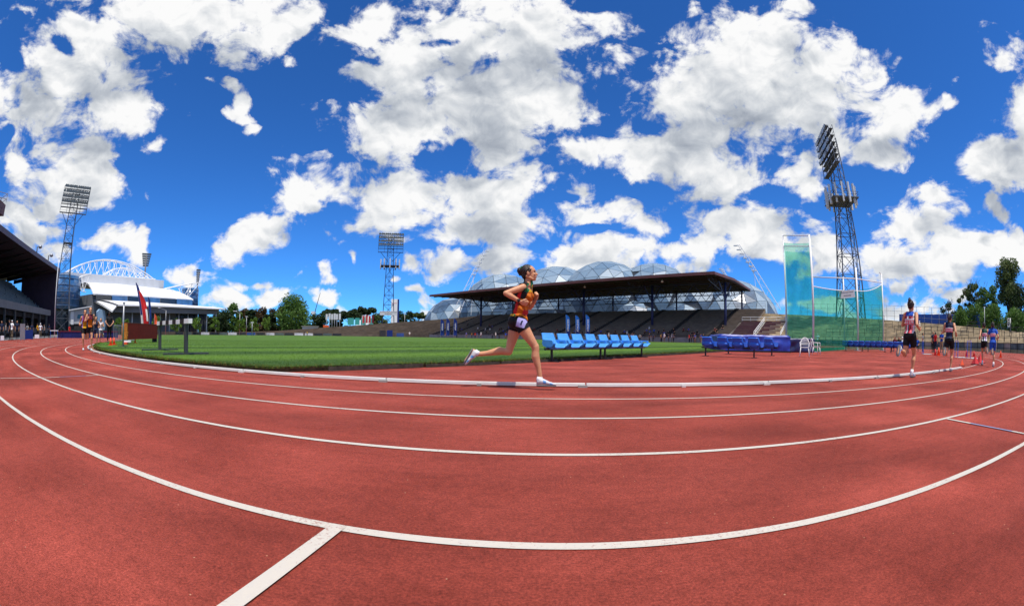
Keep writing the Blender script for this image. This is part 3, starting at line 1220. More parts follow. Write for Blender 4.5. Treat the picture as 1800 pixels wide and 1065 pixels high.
far_cen = tr(STR + 6, 0)
bank_far, P_far = bank('far_terrace', 'dark brown uncovered terrace bank curving round the far end of the field', far_cen, 53.5, lambda t: 75 - 6 * min(1, t / 1.5), -.12, 2.5,
                       lambda t: float(np.interp(t, [0, .5, 1.0, 1.3, 1.6, 2.5], [8.0, 6.0, 3.5, 1.9, 1.15, 1.0])), 18, M_BROWN_BANK, 1)
bank_near, P_near = bank('near_terrace', 'sunlit tan concrete terrace bank curving round the bend beside the hammer cage', CEN, 52.8,
                         lambda t: 75 - 11 * min(1, max(0, (t - .06) / .45)), .08, 1.75,
                         lambda t: max(1.6, 7.3 - 4.45 * t), 15, M_TAN_STEP, -1)
# brown bench block beside the end of the roofed stand
bb = thing('bench_block', 'block of maroon bench seating with white handrails at the stand end', 'seating', tr(-6, 58))
for k in range(11):
    for i in range(3):
        g = MB(org=tr(-6, 58))
        n = 54 + k * .95
        g.box(tr(-5.2 - i * 5.6, n + .3, 1.28 + k * .31), (.5, 4.9, .16), math.atan2(AN.y, AN.x))
        g.box(tr(-5.2 - i * 5.6, n + .56, 1.5 + k * .31), (.06, 4.9, .34), math.atan2(AN.y, AN.x))
        g.build('bench_row', M_PURPLE_SEAT, bb)
g = MB(org=tr(-6, 58))
g.prism([tr(-2.2, 53.6, 0), tr(-2.2, 53.6, 1.1), tr(-2.2, 64.5, 4.55), tr(-2.2, 64.5, 0)], AX * -17)
g.build('bench_base', M_CONCRETE, bb, fix=True)
for i in range(2):
    g = MB(org=tr(-6, 58))
    for h in (.55, 1.0):
        g.tube(tr(-8 - i * 5.6, 54, 1.3 + h), tr(-8 - i * 5.6, 64.4, 4.55 + h), .05, n=5)
    for k in range(8):
        n = 54 + k * 1.48
        z = 1.2 + (n - 54) * .33
        g.tube(tr(-8 - i * 5.6, n, z), tr(-8 - i * 5.6, n, z + 1.1), .04, n=5)
    g.build('handrail', M_WHITE, bb)
g = MB(org=tr(-6, 58))
for h in (.5, 1.05):
    g.tube(tr(-2.6, 64.7, 4.6 + h), tr(-19, 64.7, 4.6 + h), .05, n=5)
for k in range(9):
    g.tube(tr(-2.6 - k * 2.05, 64.7, 4.5), tr(-2.6 - k * 2.05, 64.7, 5.65), .04, n=5)
g.build('top_rail', M_OFFWHITE, bb)

# crush barriers on the tan terrace
cb = thing('crush_barrier', 'black steel crush barrier standing on the tan terrace steps', 'railing', (0, 0, 0), group='crush barriers on the tan terrace')
for y in (-1.5, 0, 1.5):
    g = MB()
    g.tube((0, y, -.1), (0, y, 1.1), .035, n=6)
    g.build('post', M_BLACK_STEEL, cb)
for z in (.55, 1.1):
    g = MB()
    g.tube((0, -1.5, z), (0, 1.5, z), .035, n=6)
    g.build('rail', M_BLACK_STEEL, cb)
first = True
for row, step_ in ((3, .085), (6, .11), (9, .10), (12, .13)):
    t = .42 + row * .013
    while t < 1.45:
        rt = 75 - 11 * min(1, max(0, (t - .06) / .45))
        r_ = 52.8 + (rt - 52.8) * (row + .5) / 15
        z = .9 + (max(1.6, 7.3 - 4.45 * t) - .9) * row / 14
        p = P_near(t, r_, z)
        tang = AN * -math.sin(t) - AX * math.cos(t)
        rz = math.atan2(tang.y, tang.x) - math.pi / 2
        if first:
            cb.location, cb.rotation_euler = p, (0, 0, rz)
            first = False
        else:
            copy_tree(cb, p, rz)
        t += step_ * random.uniform(.7, 1.3)
# black fence along the foot of the terrace, panel by panel
fence = thing('track_fence', 'black tube fence with mesh panels along the foot of the tan terrace', 'fence', P_near(.8, 52.0, 0))
M_MESH_GREY = mat('blue_grey_hoarding', (.10, .15, .16), .6, .3, var=.45, scale=.9)
for i in range(46):
    t = .30 + i * .028
    a, b = Vector(P_near(t, 52.2, 0)), Vector(P_near(t + .0272, 52.2, 0))
    g = MB(org=fence.location)
    for z in (.45, .95, 1.5):
        g.tube(a + Vector((0, 0, z)), b + Vector((0, 0, z)), .025, n=5)
    g.tube(a, a + Vector((0, 0, 1.55)), .035, n=5)
    g.build('fence_panel', M_BLACK_STEEL, fence)
    if i % 7 != 3:
        g = MB(org=fence.location)
        o_ = Vector((-(b - a).y, (b - a).x, 0)).normalized() * .05
        g.bar(a + o_ + Vector((0, 0, .62)), b + o_ + Vector((0, 0, .62)), .02, .62)
        g.build('hoarding', M_MESH_GREY if i % 3 else M_CONCRETE, fence)
# tall rail fence on top of the terrace and the blue hoarding behind it
bh = thing('blue_hoarding', 'long bright blue hoarding wall on top of the tan terrace', 'hoarding', P_near(.62, 66, 0))
for i in range(12):
    t = .575 + i * .024
    a, b = Vector(P_near(t, 72, 3.0)), Vector(P_near(t + .0236, 72, 3.0))
    g = MB(org=bh.location)
    hz = 3.15 - i * .05
    g.bar(a + Vector((0, 0, hz / 2)), b + Vector((0, 0, hz / 2)), .12, hz)
    g.build('panel', mat('bright_blue_hoarding', (.030, .10, .42), .5, .4, var=.1, scale=.6), bh)
tf = thing('top_fence', 'tall grey rail fence along the top of the tan terrace', 'fence', P_near(.5, 64, 4))
for i in range(22):
    t = .22 + i * .028
    rt = 75 - 11 * min(1, max(0, (t - .06) / .45))
    a, b = Vector(P_near(t, rt + 1, 7.2 - 4.45 * t)), Vector(P_near(t + .028, rt + 1, 7.2 - 4.45 * (t + .028)))
    g = MB(org=tf.location)
    for z in (.9, 1.8, 2.7):
        g.tube(a + Vector((0, 0, z)), b + Vector((0, 0, z)), .022, n=4)
    g.tube(a, a + Vector((0, 0, 2.75)), .035, n=5)
    g.build('fence_panel', M_GALV, tf)

# ------------------------------------------------------------------ grandstand along the left-hand straight
gs_org = tr(45, -65)
gst = thing('grandstand', 'tall dark grandstand with overhanging roof beside the home straight', 'grandstand', gs_org)
A0, A1 = 5.0, 75.0
RZN = math.atan2(AN.y, AN.x)
g = MB(org=gs_org)
g.prism([tr(A0, n, z) for n, z in ((-61.5, 13.15), (-61.5, 13.75), (-90, 14.6), (-90, 11.0), (-88, 10.6), (-70, 12.0))], AX * (A1 - A0))
groof = g.build('roof', mat('dark_plum_roof', (.030, .022, .032), .6, .3, var=.2, scale=.5), gst, fix=True)
g = MB(org=gs_org)
g.bar(tr(A0, -61.42, 13.45), tr(A1 + .1, -61.42, 13.45), .12, .75)
g.build('fascia', mat('plum_fascia', (.10, .065, .10), .5, .4, var=.15, scale=.5), groof)
for k in range(14):
    s = A0 + 2 + k * 5.2
    g = MB(org=gs_org)
    g.prism([tr(s, -62, 13.1), tr(s, -75, 11.4), tr(s, -75, 10.6), tr(s, -66, 12.0)], AX * .3)
    g.build('roof_rib', M_BLACK_STEEL, groof)
g = MB(org=gs_org)
g.box(tr(A1 - .4, -67.0, 6.5), (10.5, .8, 13.0), RZN)
g.build('end_wall', mat('dark_purple_wall', (.045, .032, .055), .7, .3, var=.2, scale=.4), gst)
g = MB(org=gs_org)
g.box(tr((A0 + A1) / 2, -88.5, 6), (.6, A1 - A0 - 2, 12), RZN)
g.build('back_wall', M_AISLE, gst)
g = MB(org=gs_org)
g.box(tr((A0 + A1) / 2 - .6, -63.0, 4.6), (.35, A1 - A0 - 2.0, 1.1), RZN)
g.build('parapet', mat('pale_parapet', (.19, .195, .205), .7, .3, var=.12, scale=.5), gst)
M_TEAL_SEAT = mat('blue_grey_seat_shells', (.085, .125, .155), .5, .4, var=.3, scale=3)
for k in range(12):
    n = -63.8 - k * .95
    g = MB(org=gs_org)
    g.box(tr((A0 + A1) / 2 - .6, n - .3, 4.0 + k * .5 - .4), (.9, A1 - A0 - 2.2, .8), RZN)
    row = g.build('tier_step', M_AISLE, gst)
    g = MB(org=gs_org)
    s = A0 + 1.5
    while s < A1 - 2:
        if random.random() > .04:
            g.box(tr(s, n - .15, 4.6 + k * .5), (.42, .48, .10), RZN)
            g.box(tr(s, n - .38, 4.85 + k * .5), (.08, .48, .50), RZN)
        s += .58 if int((s - A0) / 9) % 2 else .56
    tag(g.build('seat_row', M_TEAL_SEAT, row), kind='stuff')
g = MB(org=gs_org)
g.box(tr((A0 + A1) / 2, -77, 10.1), (.4, A1 - A0 - 4, 1.4), RZN)
g.build('timber_band', mat('brown_timber_band', (.16, .075, .03), .6, .3, var=.2, scale=.6), gst)
for k in range(12):
    s = A0 + 1 + k * 5.9
    g = MB(org=gs_org)
    g.box(tr(s, -63.3, 2.05), (.4, .4, 4.1), RZN)
    g.build('column', mat('dark_grey_concrete', (.10, .10, .10), .85, .25, var=.25, scale=.7), gst)
for k in range(6):
    s = A0 + 6 + k * 11.8
    g = MB(org=gs_org)
    g.box(tr(s, -77.6, 7.5), (.35, .35, 8), RZN)
    g.build('column', M_CONCRETE, gst)
g = MB(org=gs_org)
g.box(tr((A0 + A1) / 2, -66.8, 2.0), (.3, A1 - A0 - 2, 4.0), RZN)
g.build('lower_wall', M_AISLE, gst)
for k in range(11):
    s = A0 + 4 + k * 5.9
    g = MB(org=gs_org)
    g.box(tr(s, -66.6, 2.4), (.1, 4.2, 1.7), RZN)
    g.build('window', M_GLASS_DARK, gst)
g = MB(org=gs_org)
g.box(tr((A0 + A1) / 2, -63.15, 1.0), (.2, A1 - A0 - 4, .9), RZN)
g.build('lower_parapet', mat('dark_grey_concrete', (.10, .10, .10)), gst)
# lamps and a camera platform on its roof
for u, v0, v1, d in ((64, 448, 434, 95), (84, 464, 449, 103)):
    p = px(u, v0, d)
    rl = thing('roof_lamp', 'small dark lamp post standing on the grandstand roof %s' % ('near its middle' if u < 70 else 'beside its far corner'), 'lamp', (p.x, p.y, 13.7))
    g = MB(org=rl.location)
    q = px(u, v1, d)
    g.tube((p.x, p.y, 13.2), (p.x, p.y, q.z), .13)
    g.build('post', M_BLACK_STEEL, rl)
    g = MB(org=rl.location)
    g.ball((p.x + .6, p.y + .5, q.z), (.5, .5, .35))
    g.bar((p.x, p.y, q.z), (p.x + .6, p.y + .5, q.z + .2), .1)
    g.build('lamp_head', M_GALV, rl)
pp = px(-13, 385, 60)
pl = thing('roof_platform', 'small railed camera platform on the grandstand roof edge', 'platform', (pp.x, pp.y, 13.6))
g = MB(org=pl.location)
g.box((pp.x, pp.y, 14.3), (2.6, 2.6, 1.3), RZN)
g.build('cabin', M_FASCIA, pl)
g = MB(org=pl.location)
for z in (15.3, 15.9):
    for dx, dy, ex, ey in ((-1.3, -1.3, 1.3, -1.3), (1.3, -1.3, 1.3, 1.3), (1.3, 1.3, -1.3, 1.3), (-1.3, 1.3, -1.3, -1.3)):
        g.tube((pp.x + dx, pp.y + dy, z), (pp.x + ex, pp.y + ey, z), .04, n=5)
for dx, dy in ((-1.3, -1.3), (1.3, -1.3), (1.3, 1.3), (-1.3, 1.3)):
    g.tube((pp.x + dx, pp.y + dy, 14.9), (pp.x + dx, pp.y + dy, 15.9), .04, n=5)
g.build('railing', M_GALV, pl)

# ------------------------------------------------------------------ floodlight towers
def floodlamp_mesh():
    g = MB()
    g.cur = 0
    g.tube((0, 0, 0), (0, -.55, -.12), .22, .48, n=10)
    g.cur = 1
    g.tube((0, -.55, -.12), (0, -.60, -.13), .47, .44, n=10)
    g.cur = 0
    g.bar((0, .05, .0), (0, .05, -.5), .08)
    o = g.build('lamp', [M_TOWER, M_LAMP_GLASS])
    me = o.data
    bpy.data.objects.remove(o)
    return me


LAMP_MESH = floodlamp_mesh()


def tower(label, loc, face, h=43.3, plat=28.5, deck=True, w0=5.6, w1=2.6, steel=None, head_w=10.6, antennas=0, sign=False):
    """lattice floodlight tower; face = direction its lamps look"""
    steel = steel or M_TOWER
    rz = math.atan2(face.y, face.x) + math.pi / 2           # local -y looks along face
    t = thing('floodlight_tower', label, 'floodlight', loc, rz)
    hb = h - 8.2

    def w(z):
        return (w0 + (w1 - w0) * min(1, z / plat)) / 2
    for sx in (-1, 1):
        for sy in (-1, 1):
            g = MB()
            g.tube((sx * w(0), sy * w(0), 0), (sx * w(plat), sy * w(plat), plat), .17, .12, n=6)
            g.tube((sx * w(plat), sy * w(plat), plat), (sx * w(plat) * .8, sy * w(plat) * .8, h - 1), .12, .10, n=6)
            g.build('leg', steel, t)
    zs = [0, 4.6, 9, 13.2, 17.2, 21.2, 25, plat]
    for a, b in zip(zs[:-1], zs[1:]):
        g = MB()
        wa, wb = w(a), w(b)
        for k in range(4):
            c = [(-1, -1), (1, -1), (1, 1), (-1, 1)]
            p, q = c[k], c[(k + 1) % 4]
            g.bar((p[0] * wb, p[1] * wb, b), (q[0] * wb, q[1] * wb, b), .12)
            mid = ((p[0] + q[0]) / 2 * (wa + wb) / 2, (p[1] + q[1]) / 2 * (wa + wb) / 2, (a + b) / 2)
            g.bar((p[0] * wa, p[1] * wa, a), (q[0] * wb, q[1] * wb, b), .09)
            g.bar((q[0] * wa, q[1] * wa, a), (p[0] * wb, p[1] * wb, b), .09)
        g.build('bracing', steel, t)
    g = MB()
    ww = w(plat)
    zz = plat
    while zz < h - 3:
        for k in range(4):
            c = [(-1, -1), (1, -1), (1, 1), (-1, 1)]
            p, q = c[k], c[(k + 1) % 4]
            z2 = min(zz + 2.4, h - 2)
            g.bar((p[0] * ww * .92, p[1] * ww * .92, zz), (q[0] * ww * .9, q[1] * ww * .9, z2), .09)
            g.bar((p[0] * ww * .9, p[1] * ww * .9, z2), (q[0] * ww * .9, q[1] * ww * .9, z2), .08)
        zz += 2.4
    g.build('bracing', steel, t)
    # ladder with its cable tray
    g = MB()
    g.bar((-.25, w(0) + .1, 0), (-.25, w(plat) + .1, plat), .07)
    g.bar((.25, w(0) + .1, 0), (.25, w(plat) + .1, plat), .07)
    for k in range(40):
        z = .5 + k * .7
        y = w(z) + .1
        g.bar((-.25, y, z), (.25, y, z), .05)
    g.build('ladder', steel, t)
    # platform
    g = MB()
    pw = w(plat) + (2.4 if deck else .15)
    g.cur = 0
    g.box((0, 0, plat), (2 * pw, 2 * pw * .8, .22))
    for sx in (-1, 1):
        g.bar((sx * (pw - .3), 0, plat), (sx * w(plat), 0, plat - 1.6), .14)
    for z in (.6, 1.1):
        for a, b in (((-pw, -pw * .8), (pw, -pw * .8)), ((pw, -pw * .8), (pw, pw * .8)), ((pw, pw * .8), (-pw, pw * .8)), ((-pw, pw * .8), (-pw, -pw * .8))):
            g.bar((a[0], a[1], plat + z), (b[0], b[1], plat + z), .06)
    plo = g.build('platform', steel, t)
    for k in range(antennas):
        a = 2 * math.pi * (k + .5) / antennas
        x, y = (pw + .35) * math.cos(a), (pw * .8 + .35) * math.sin(a)
        g = MB()
        g.box((x, y, plat + .9), (.42, .32, 4.0), a)
        g.bar((x * .9, y * .9, plat + .3), (x, y, plat + .3), .1)
        g.build('antenna', M_OFFWHITE, plo)
    # lamp frame
    g = MB()
    hw = head_w / 2
    rows = [h - .4, h - 1.9, h - 3.4, h - 4.9]
    yf = -w1 / 2 - .3
    for z in rows:
        g.bar((-hw, yf, z), (hw, yf, z), .16)
        g.box((0, yf + .55, z - .45), (head_w, .9, .05))
        g.bar((-hw, yf + 1.0, z + .35), (hw, yf + 1.0, z + .35), .06)
    for x in np.linspace(-hw, hw, 5):
        g.bar((x, yf, h - .2), (x, yf, h - 8.0), .11)
        g.bar((x, yf + 1.0, h - .1), (x, yf + 1.0, h - 8.0), .08)
    for z in (h - 6.4, h - 8.0):
        g.bar((-hw, yf, z), (hw, yf, z), .14)
        g.box((0, yf + .5, z), (head_w, 1.1, .08))
        g.bar((-hw, yf + 1.05, z + .9), (hw, yf + 1.05, z + .9), .06)
    for sx in (-1, 1):
        g.bar((sx * hw, yf, h - 8), (sx * hw, yf + 1.05, h - 8), .1)
        g.bar((sx * hw * .8, yf + .4, h - 8), (sx * w(plat) * .8, 0, h - 11.5), .14)
    fr = g.build('lamp_frame', steel, t)
    for z in rows:
        for k in range(12):
            x = -hw + .45 + k * (head_w - .9) / 11
            share(LAMP_MESH, 'lamp', fr, (x, yf - .1, z + .25), (0, 0, random.uniform(-.2, .2)))
    if sign:
        g = MB()
        g.box((0, -w0 / 2 - .3, 9.6), (7.2, .12, 1.7))
        s_ = g.build('name_board', mat('pale_sign_board', (.55, .58, .60), .6, .3, var=.06, scale=1), t)
        text_mesh('OLYMPIC PARK STADIUM', .62, 'lettering', M_BLACK, s_, (0, -w0 / 2 - .375, 9.95), (R(90), 0, 0))
        text_mesh('MELBOURNE', .55, 'lettering', M_BLACK, s_, (0, -w0 / 2 - .375, 9.25), (R(90), 0, 0))
    return t


pr = px(1495, 590, 92)
centre = tr(STR / 2, 0)
tower('grey lattice floodlight tower with white antennas rising behind the hammer cage', Vector((pr.x, pr.y, 0)), Vector((-.9, .42, 0)).normalized(), h=42.6, plat=28.0, antennas=14, sign=False)
pm = px(682, 588, 191)
tower('blue steel floodlight tower with name board standing on the far terrace', Vector((pm.x, pm.y, 0)), (Vector((0, 0, 0)) - pm).normalized(), steel=M_TOWER_BLUE, plat=29.5, antennas=10, sign=True, w0=5.4, w1=2.9)
plf = px(108, 590, 147)
tower('grey floodlight tower in front of the blue glass arena by the grandstand', Vector((plf.x, plf.y, 0)), (Vector((15, 0, 0)) - plf).normalized(), h=42.6, plat=26, deck=False, head_w=10.0, w0=6.0, w1=3.2)
# the name board of the near tower faces the field
pt = px(1489, 517, 36.4)
nb_ = thing('name_board', 'pale name board with black lettering hung high on the green cage net', 'sign', pt, 0)
to_c = (Vector((pt.x, pt.y, 0)) * -1).normalized()
nb_.rotation_euler = (0, 0, math.atan2(to_c.y, to_c.x) + math.pi / 2 + .25)
nb_.rotation_euler[1] = -.10
nb_.scale = (.41, .41, .41)
g = MB()
g.box((0, 0, 0), (3.4, .1, 1.45))
g.build('board', mat('pale_sign_board', (.55, .58, .60)), nb_)
text_mesh('OLYMPIC PARK STADIUM', .25, 'lettering', M_BLACK, nb_, (0, -.06, .3), (R(90), 0, 0))
text_mesh('MELBOURNE', .28, 'lettering', M_BLACK, nb_, (0, -.06, -.28), (R(90), 0, 0))

# ------------------------------------------------------------------ stadium of faceted bubble domes behind the stand
st2 = thing('bubble_stadium', 'stadium of overlapping pale geodesic bubble domes behind the long stand', 'stadium', (30, 190, 0))
M_SHELL = mat('dark_dome_frame', (.05, .06, .075), .5, .5, metal=.3, var=.15, scale=.3)
M_PAN = [mat('pale_dome_panel', (.19, .275, .36), .38, .7, var=.06, scale=.15),
         mat('silver_dome_panel', (.13, .21, .30), .36, .7, var=.06, scale=.15),
         mat('white_dome_panel', (.28, .36, .43), .42, .6, var=.05, scale=.15),
         glass('blue_dome_glass', (.050, .095, .16), .38)]
DOMES = [(-29, 238, 18.5, 21, 0), (-4.6, 222, 21.5, 31.2, 0), (19, 192, 21.5, 30.8, 1), (37, 176, 18.5, 31.0, 2), (56, 173, 18.5, 30.6, 3), (72, 165, 18, 26, 4), (84, 159, 21, 24, 5), (-13, 226, 15, 16, 6), (8, 201, 16, 17, 7), (28, 180, 15, 17, 8), (46, 166, 15, 16, 9), (64, 158, 14, 15, 10)]


def icos(sub):
    bm = bmesh.new()
    bmesh.ops.create_icosphere(bm, subdivisions=sub, radius=1)
    tri = [[v.co.copy() for v in f.verts] for f in bm.faces]
    bm.free()
    return tri


TRI = icos(3)
cand = []
shell_objs = []
for di, (x, y, r, h, _k) in enumerate(DOMES):
    zc = h - r * .92
    cen = Vector((x, y, zc))
    rot = Matrix.Rotation(.35 + di * .7, 3, 'Z')
    g = MB(org=st2.location)
    for tv in TRI:
        pts = [rot @ v for v in tv]
        pts = [Vector((p.x * r, p.y * r, p.z * r * .92)) for p in pts]
        if max(p.z for p in pts) + zc < 1:
            continue
        w_ = [cen + p * .985 for p in pts]
        g.add(w_, [(0, 1, 2)])
        ctr = sum((cen + p for p in pts), Vector()) / 3
        nrm = (pts[1] - pts[0]).cross(pts[2] - pts[0]).normalized()
        vis = nrm.dot((Vector((0, 0, EYE)) - ctr).normalized())
        inside = any(((ctr - Vector((X, Y, H - RR * .92))).x ** 2 + (ctr - Vector((X, Y, H - RR * .92))).y ** 2) / RR ** 2 + (ctr.z - (H - RR * .92)) ** 2 / (RR * .92) ** 2 < .97
                     for j, (X, Y, RR, H, _) in enumerate(DOMES) if j != di)
        if inside:
            continue
        cand.append((vis if ctr.z > 6 else vis - .6, di, [cen + p for p in pts], nrm, ctr))
    shell_objs.append(g.build('dome', M_SHELL, st2))
cand.sort(key=lambda c: -c[0])


def panel_geo(g, pts, nrm, ctr, seed):
    q = [ctr + (p - ctr) * .952 for p in pts]
    off = nrm * .06
    # folded facet: some panels bulge into a low pyramid
    g.add([p - off for p in q] + [p + off for p in q], [(3, 4, 5), (0, 3, 5, 2), (1, 4, 3, 0), (2, 5, 4, 1)])


rest = [MB(org=st2.location) for _ in M_PAN]
for i, (vis, di, pts, nrm, ctr) in enumerate(cand):
    rr = random.random()
    if ctr.z > 19:
        mi = 0 if rr < .55 else (1 if rr < .85 else 2)
    else:
        mi = 3 if rr < .45 else (2 if rr < .7 else 1)
    if i < 290 and vis > .02:
        g = MB(org=st2.location)
        panel_geo(g, pts, nrm, ctr, i)
        g.build('panel', M_PAN[mi], shell_objs[di])
    else:
        panel_geo(rest[mi], pts, nrm, ctr, i)
for mi, g in enumerate(rest):
    if g.v:
        tag(g.build('panel_field', M_PAN[mi], st2), kind='stuff')
# raking light masts of that stadium
for (u0, v0, u1, v1, d, lab) in ((815, 505, 852, 440, 205, 'raking white floodlight mast leaning right above the long stand'), (1348, 500, 1298, 430, 175, 'raking white floodlight mast leaning left beside the long stand'), (1292, 500, 1270, 472, 235, 'small distant white floodlight mast behind the stand roof corner')):
    a, b = px(u0, v0, d), px(u1, v1, d)
    a0 = px(u0 - (u1 - u0) * .35, v0 + 45, d)
    mt = thing('light_mast', lab, 'floodlight', (a0.x, a0.y, 0))
    side = Vector((b.y, -b.x, 0)).normalized() * .9
    g = MB(org=mt.location)
    for s_ in (-1, 1):
        g.tube(a0 + side * s_ * 1.8, b + side * s_ * .4, .16, .12, n=5)
    k = 10
    for i in range(k):
        p, q = a0.lerp(b, i / k), a0.lerp(b, (i + 1) / k)
        wa, wb = 1.8 - 1.4 * i / k, 1.8 - 1.4 * (i + 1) / k
        sg = 1 if i % 2 else -1
        g.bar(p + side * sg * wa, q - side * sg * wb, .1)
    g.build('mast', M_WHITE, mt)
    lean = 1 if u1 > u0 else -1
    for i in range(7):
        p = a.lerp(b, .35 + .63 * i / 6)
        g = MB(org=mt.location)
        c_ = p + side * (.0 + 1.1) * lean
        g.bar(p, c_ + side * lean * .6, .12)
        for j in range(2):
            g.box(c_ + Vector((0, 0, -.15)) + side * lean * (j * .7), (.9, .9, .35))
        g.build('lamp_bank', M_OFFWHITE, mt)
    g = MB(org=mt.location)
    g.tube(a.lerp(b, .5), Vector((a.x, a.y, 10)) + side * 4 * lean, .09, n=5)
    g.build('stay', M_WHITE, mt)

# ------------------------------------------------------------------ white arena with arched roof trusses, far left
wa = px(135, 590, 172)
wb = px(372, 590, 214)
war = thing('white_arena', 'white roofed arena with arched trusses and blue glass ends beyond the field', 'arena', ((wa.x + wb.x) / 2, (wa.y + wb.y) / 2, 0))
ORG = war.location.copy()
WB_ = Vector((-(wb - wa).y, (wb - wa).x, 0)).normalized()
if WB_.dot(Vector((wa.x, wa.y, 0))) < 0:
    WB_ = -WB_


def W(u, v, back=0.0):
    dd = 172 + (u - 135) * (42 / 237)
    p = px(u, v, dd)
    if back:
        q = Vector((p.x, p.y, 0)) + WB_ * back
        f = q.length / math.hypot(p.x, p.y)
        return Vector((q.x, q.y, EYE + (p.z - EYE) * f))
    return p


def slab(name, quad, m, back=0.0, depth=6.0, parent=None):
    g = MB(org=ORG)
    g.prism([W(u, v, back) for u, v in quad], WB_ * depth)
    return g.build(name, m, parent or war, fix=True)


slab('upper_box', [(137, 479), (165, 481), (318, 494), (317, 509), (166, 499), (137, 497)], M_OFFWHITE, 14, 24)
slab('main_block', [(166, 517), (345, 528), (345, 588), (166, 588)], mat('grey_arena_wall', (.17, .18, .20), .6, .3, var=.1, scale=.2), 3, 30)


def awning(name, top, bot, back_t, back_b, m, bulge=.8):
    g = MB(org=ORG)
    nu, nv = 10, 5

    def ev(poly, t):
        n = len(poly) - 1
        k = min(n - 1, int(t * n))
        f = t * n - k
        return (poly[k][0] + (poly[k + 1][0] - poly[k][0]) * f, poly[k][1] + (poly[k + 1][1] - poly[k][1]) * f)

    def fn(a, b):
        p, q = W(*ev(top, a), back_t), W(*ev(bot, a), back_b)
        r = p.lerp(q, b)
        r.z += math.sin(math.pi * b) * bulge
        return r
    g.grid(fn, nu, nv)
    n = len(g.v)
    vs2 = [(p[0], p[1], p[2] - .5) for p in g.v]
    fs2 = [tuple(reversed(f)) for f in g.f]
    g.add(vs2, fs2)
    k = nv * (nu + 1)
    g.f += [(k + i, n + k + i, n + k + i + 1, k + i + 1) for i in range(nu)]
    g.mi += [0] * nu
    g.sm += [False] * nu
    return g.build(name, m, war)


awning('upper_roof', [(168, 498), (230, 501), (305, 509)], [(166, 516), (240, 519), (342, 526)], 14, 1, M_WHITE, 1.6)
awning('lower_awning', [(172, 527), (250, 531), (352, 540)], [(190, 535), (270, 537), (374, 542)], 4, -9, M_WHITE, .5)
awning('side_awning', [(167, 526), (172, 527), (176, 528)], [(182, 546), (186, 541), (190, 536)], 4, -8, M_WHITE, .3)
slab('soffit', [(192, 536.5), (372, 543), (366, 552), (190, 549)], mat('soffit_shade_grey', (.16, .165, .175), .7, .3, var=.08, scale=.2), -6, 8)  # its grey paints in the shade beneath the white awning
for i in range(6):
    a_ = 170 + i * 28.6
    b_ = a_ + 27
    v0 = 517.8 + (a_ - 166) * .055
    v1 = 517.8 + (b_ - 166) * .055
    slab('window', [(a_, v0), (b_, v1), (b_, v1 + 9.5), (a_, v0 + 9.5)], M_GLASS_BLUE if i % 2 else M_GLASS_DARK, .8, .5)
for i in range(11):
    a_ = 192 + i * 16.2
    slab('glass_bay', [(a_, 550), (a_ + 14.6, 551), (a_ + 14.6, 588), (a_, 588)], M_GLASS_DARK, 1.8, .5)
    g = MB(org=ORG)
    p = W(a_ + 15.4, 588, -4)
    q = W(a_ + 15.4, 549, -4)
    g.tube((p.x, p.y, 0), (p.x, p.y, q.z), .28)
    g.build('column', M_OFFWHITE, war)


def drum(name, u0, u1, v_top, v_bot, back, m, label=None):
    a, b = W(u0, v_bot, back), W(u1, v_bot, back)
    c = (a + b) / 2
    rr = (Vector((a.x, a.y, 0)) - Vector((b.x, b.y, 0))).length / 2
    zt = W((u0 + u1) / 2, v_top, back).z
    zb = max(0, W((u0 + u1) / 2, v_bot, back).z)
    g = MB(org=ORG)
    n = 22
    g.tube((c.x, c.y, zb), (c.x, c.y, zt), rr, n=n)
    d_ = g.build(name, m, war)
    for k in range(5):
        z = zb + (zt - zb) * (k + .5) / 5
        gg = MB(org=ORG)
        gg.tube((c.x, c.y, z - .12), (c.x, c.y, z + .12), rr * 1.008, n=n)
        gg.build('spandrel', mat('blue_spandrel', (.05, .11, .22), .4, .4, var=.1, scale=.2), d_)
    return d_


drum('glass_drum', 92, 158, 488, 545, 16, M_GLASS_BLUE)
drum('glass_drum', 347, 373, 508, 545, 12, M_GLASS_BLUE)
slab('drum_base', [(96, 545), (160, 545), (160, 588), (96, 588)], M_GLASS_DARK, 12, 8)
slab('entrance_arch', [(168, 548), (172, 543), (181, 546), (183, 566), (180, 580), (170, 580)], mat('pale_blue_glass_arch', (.30, .45, .62), .2, .6, var=.1, scale=.2), -2, 1.5)


def truss(name, top, bot, back, r, web):
    g = MB(org=ORG)
    tp = [W(u, v, back) for u, v in top]
    bp = [W(u, v, back) for u, v in bot]
    g.path(tp, r, n=6)
    g.path(bp, r * .8, n=6)
    for i in range(len(tp) - 1):
        g.tube(tp[i], bp[min(i, len(bp) - 1)], web, n=5)
        g.tube(bp[min(i, len(bp) - 1)], tp[i + 1], web, n=5)
    # a second, parallel plane makes the truss a space frame
    off = WB_ * 3.0
    g.path([p + off for p in tp], r, n=6)
    for i in range(0, len(tp)):
        g.tube(tp[i], tp[i] + off, web, n=5)
        if i < len(tp) - 1:
            g.tube(tp[i] + off, bp[min(i, len(bp) - 1)], web, n=5)
    return g.build(name, M_WHITE, war)


def arcpts(u0, v0, up, vp, u1, v1, n):
    out = []
    for i in range(n + 1):
        t = i / n
        # quadratic through the three points
        um = u0 + (u1 - u0) * t
        tm = (up - u0) / (u1 - u0)
        c = ((vp - v0 - (v1 - v0) * tm) / (tm * (tm - 1)))
        out.append((um, v0 + (v1 - v0) * t + c * t * (t - 1)))
    return out


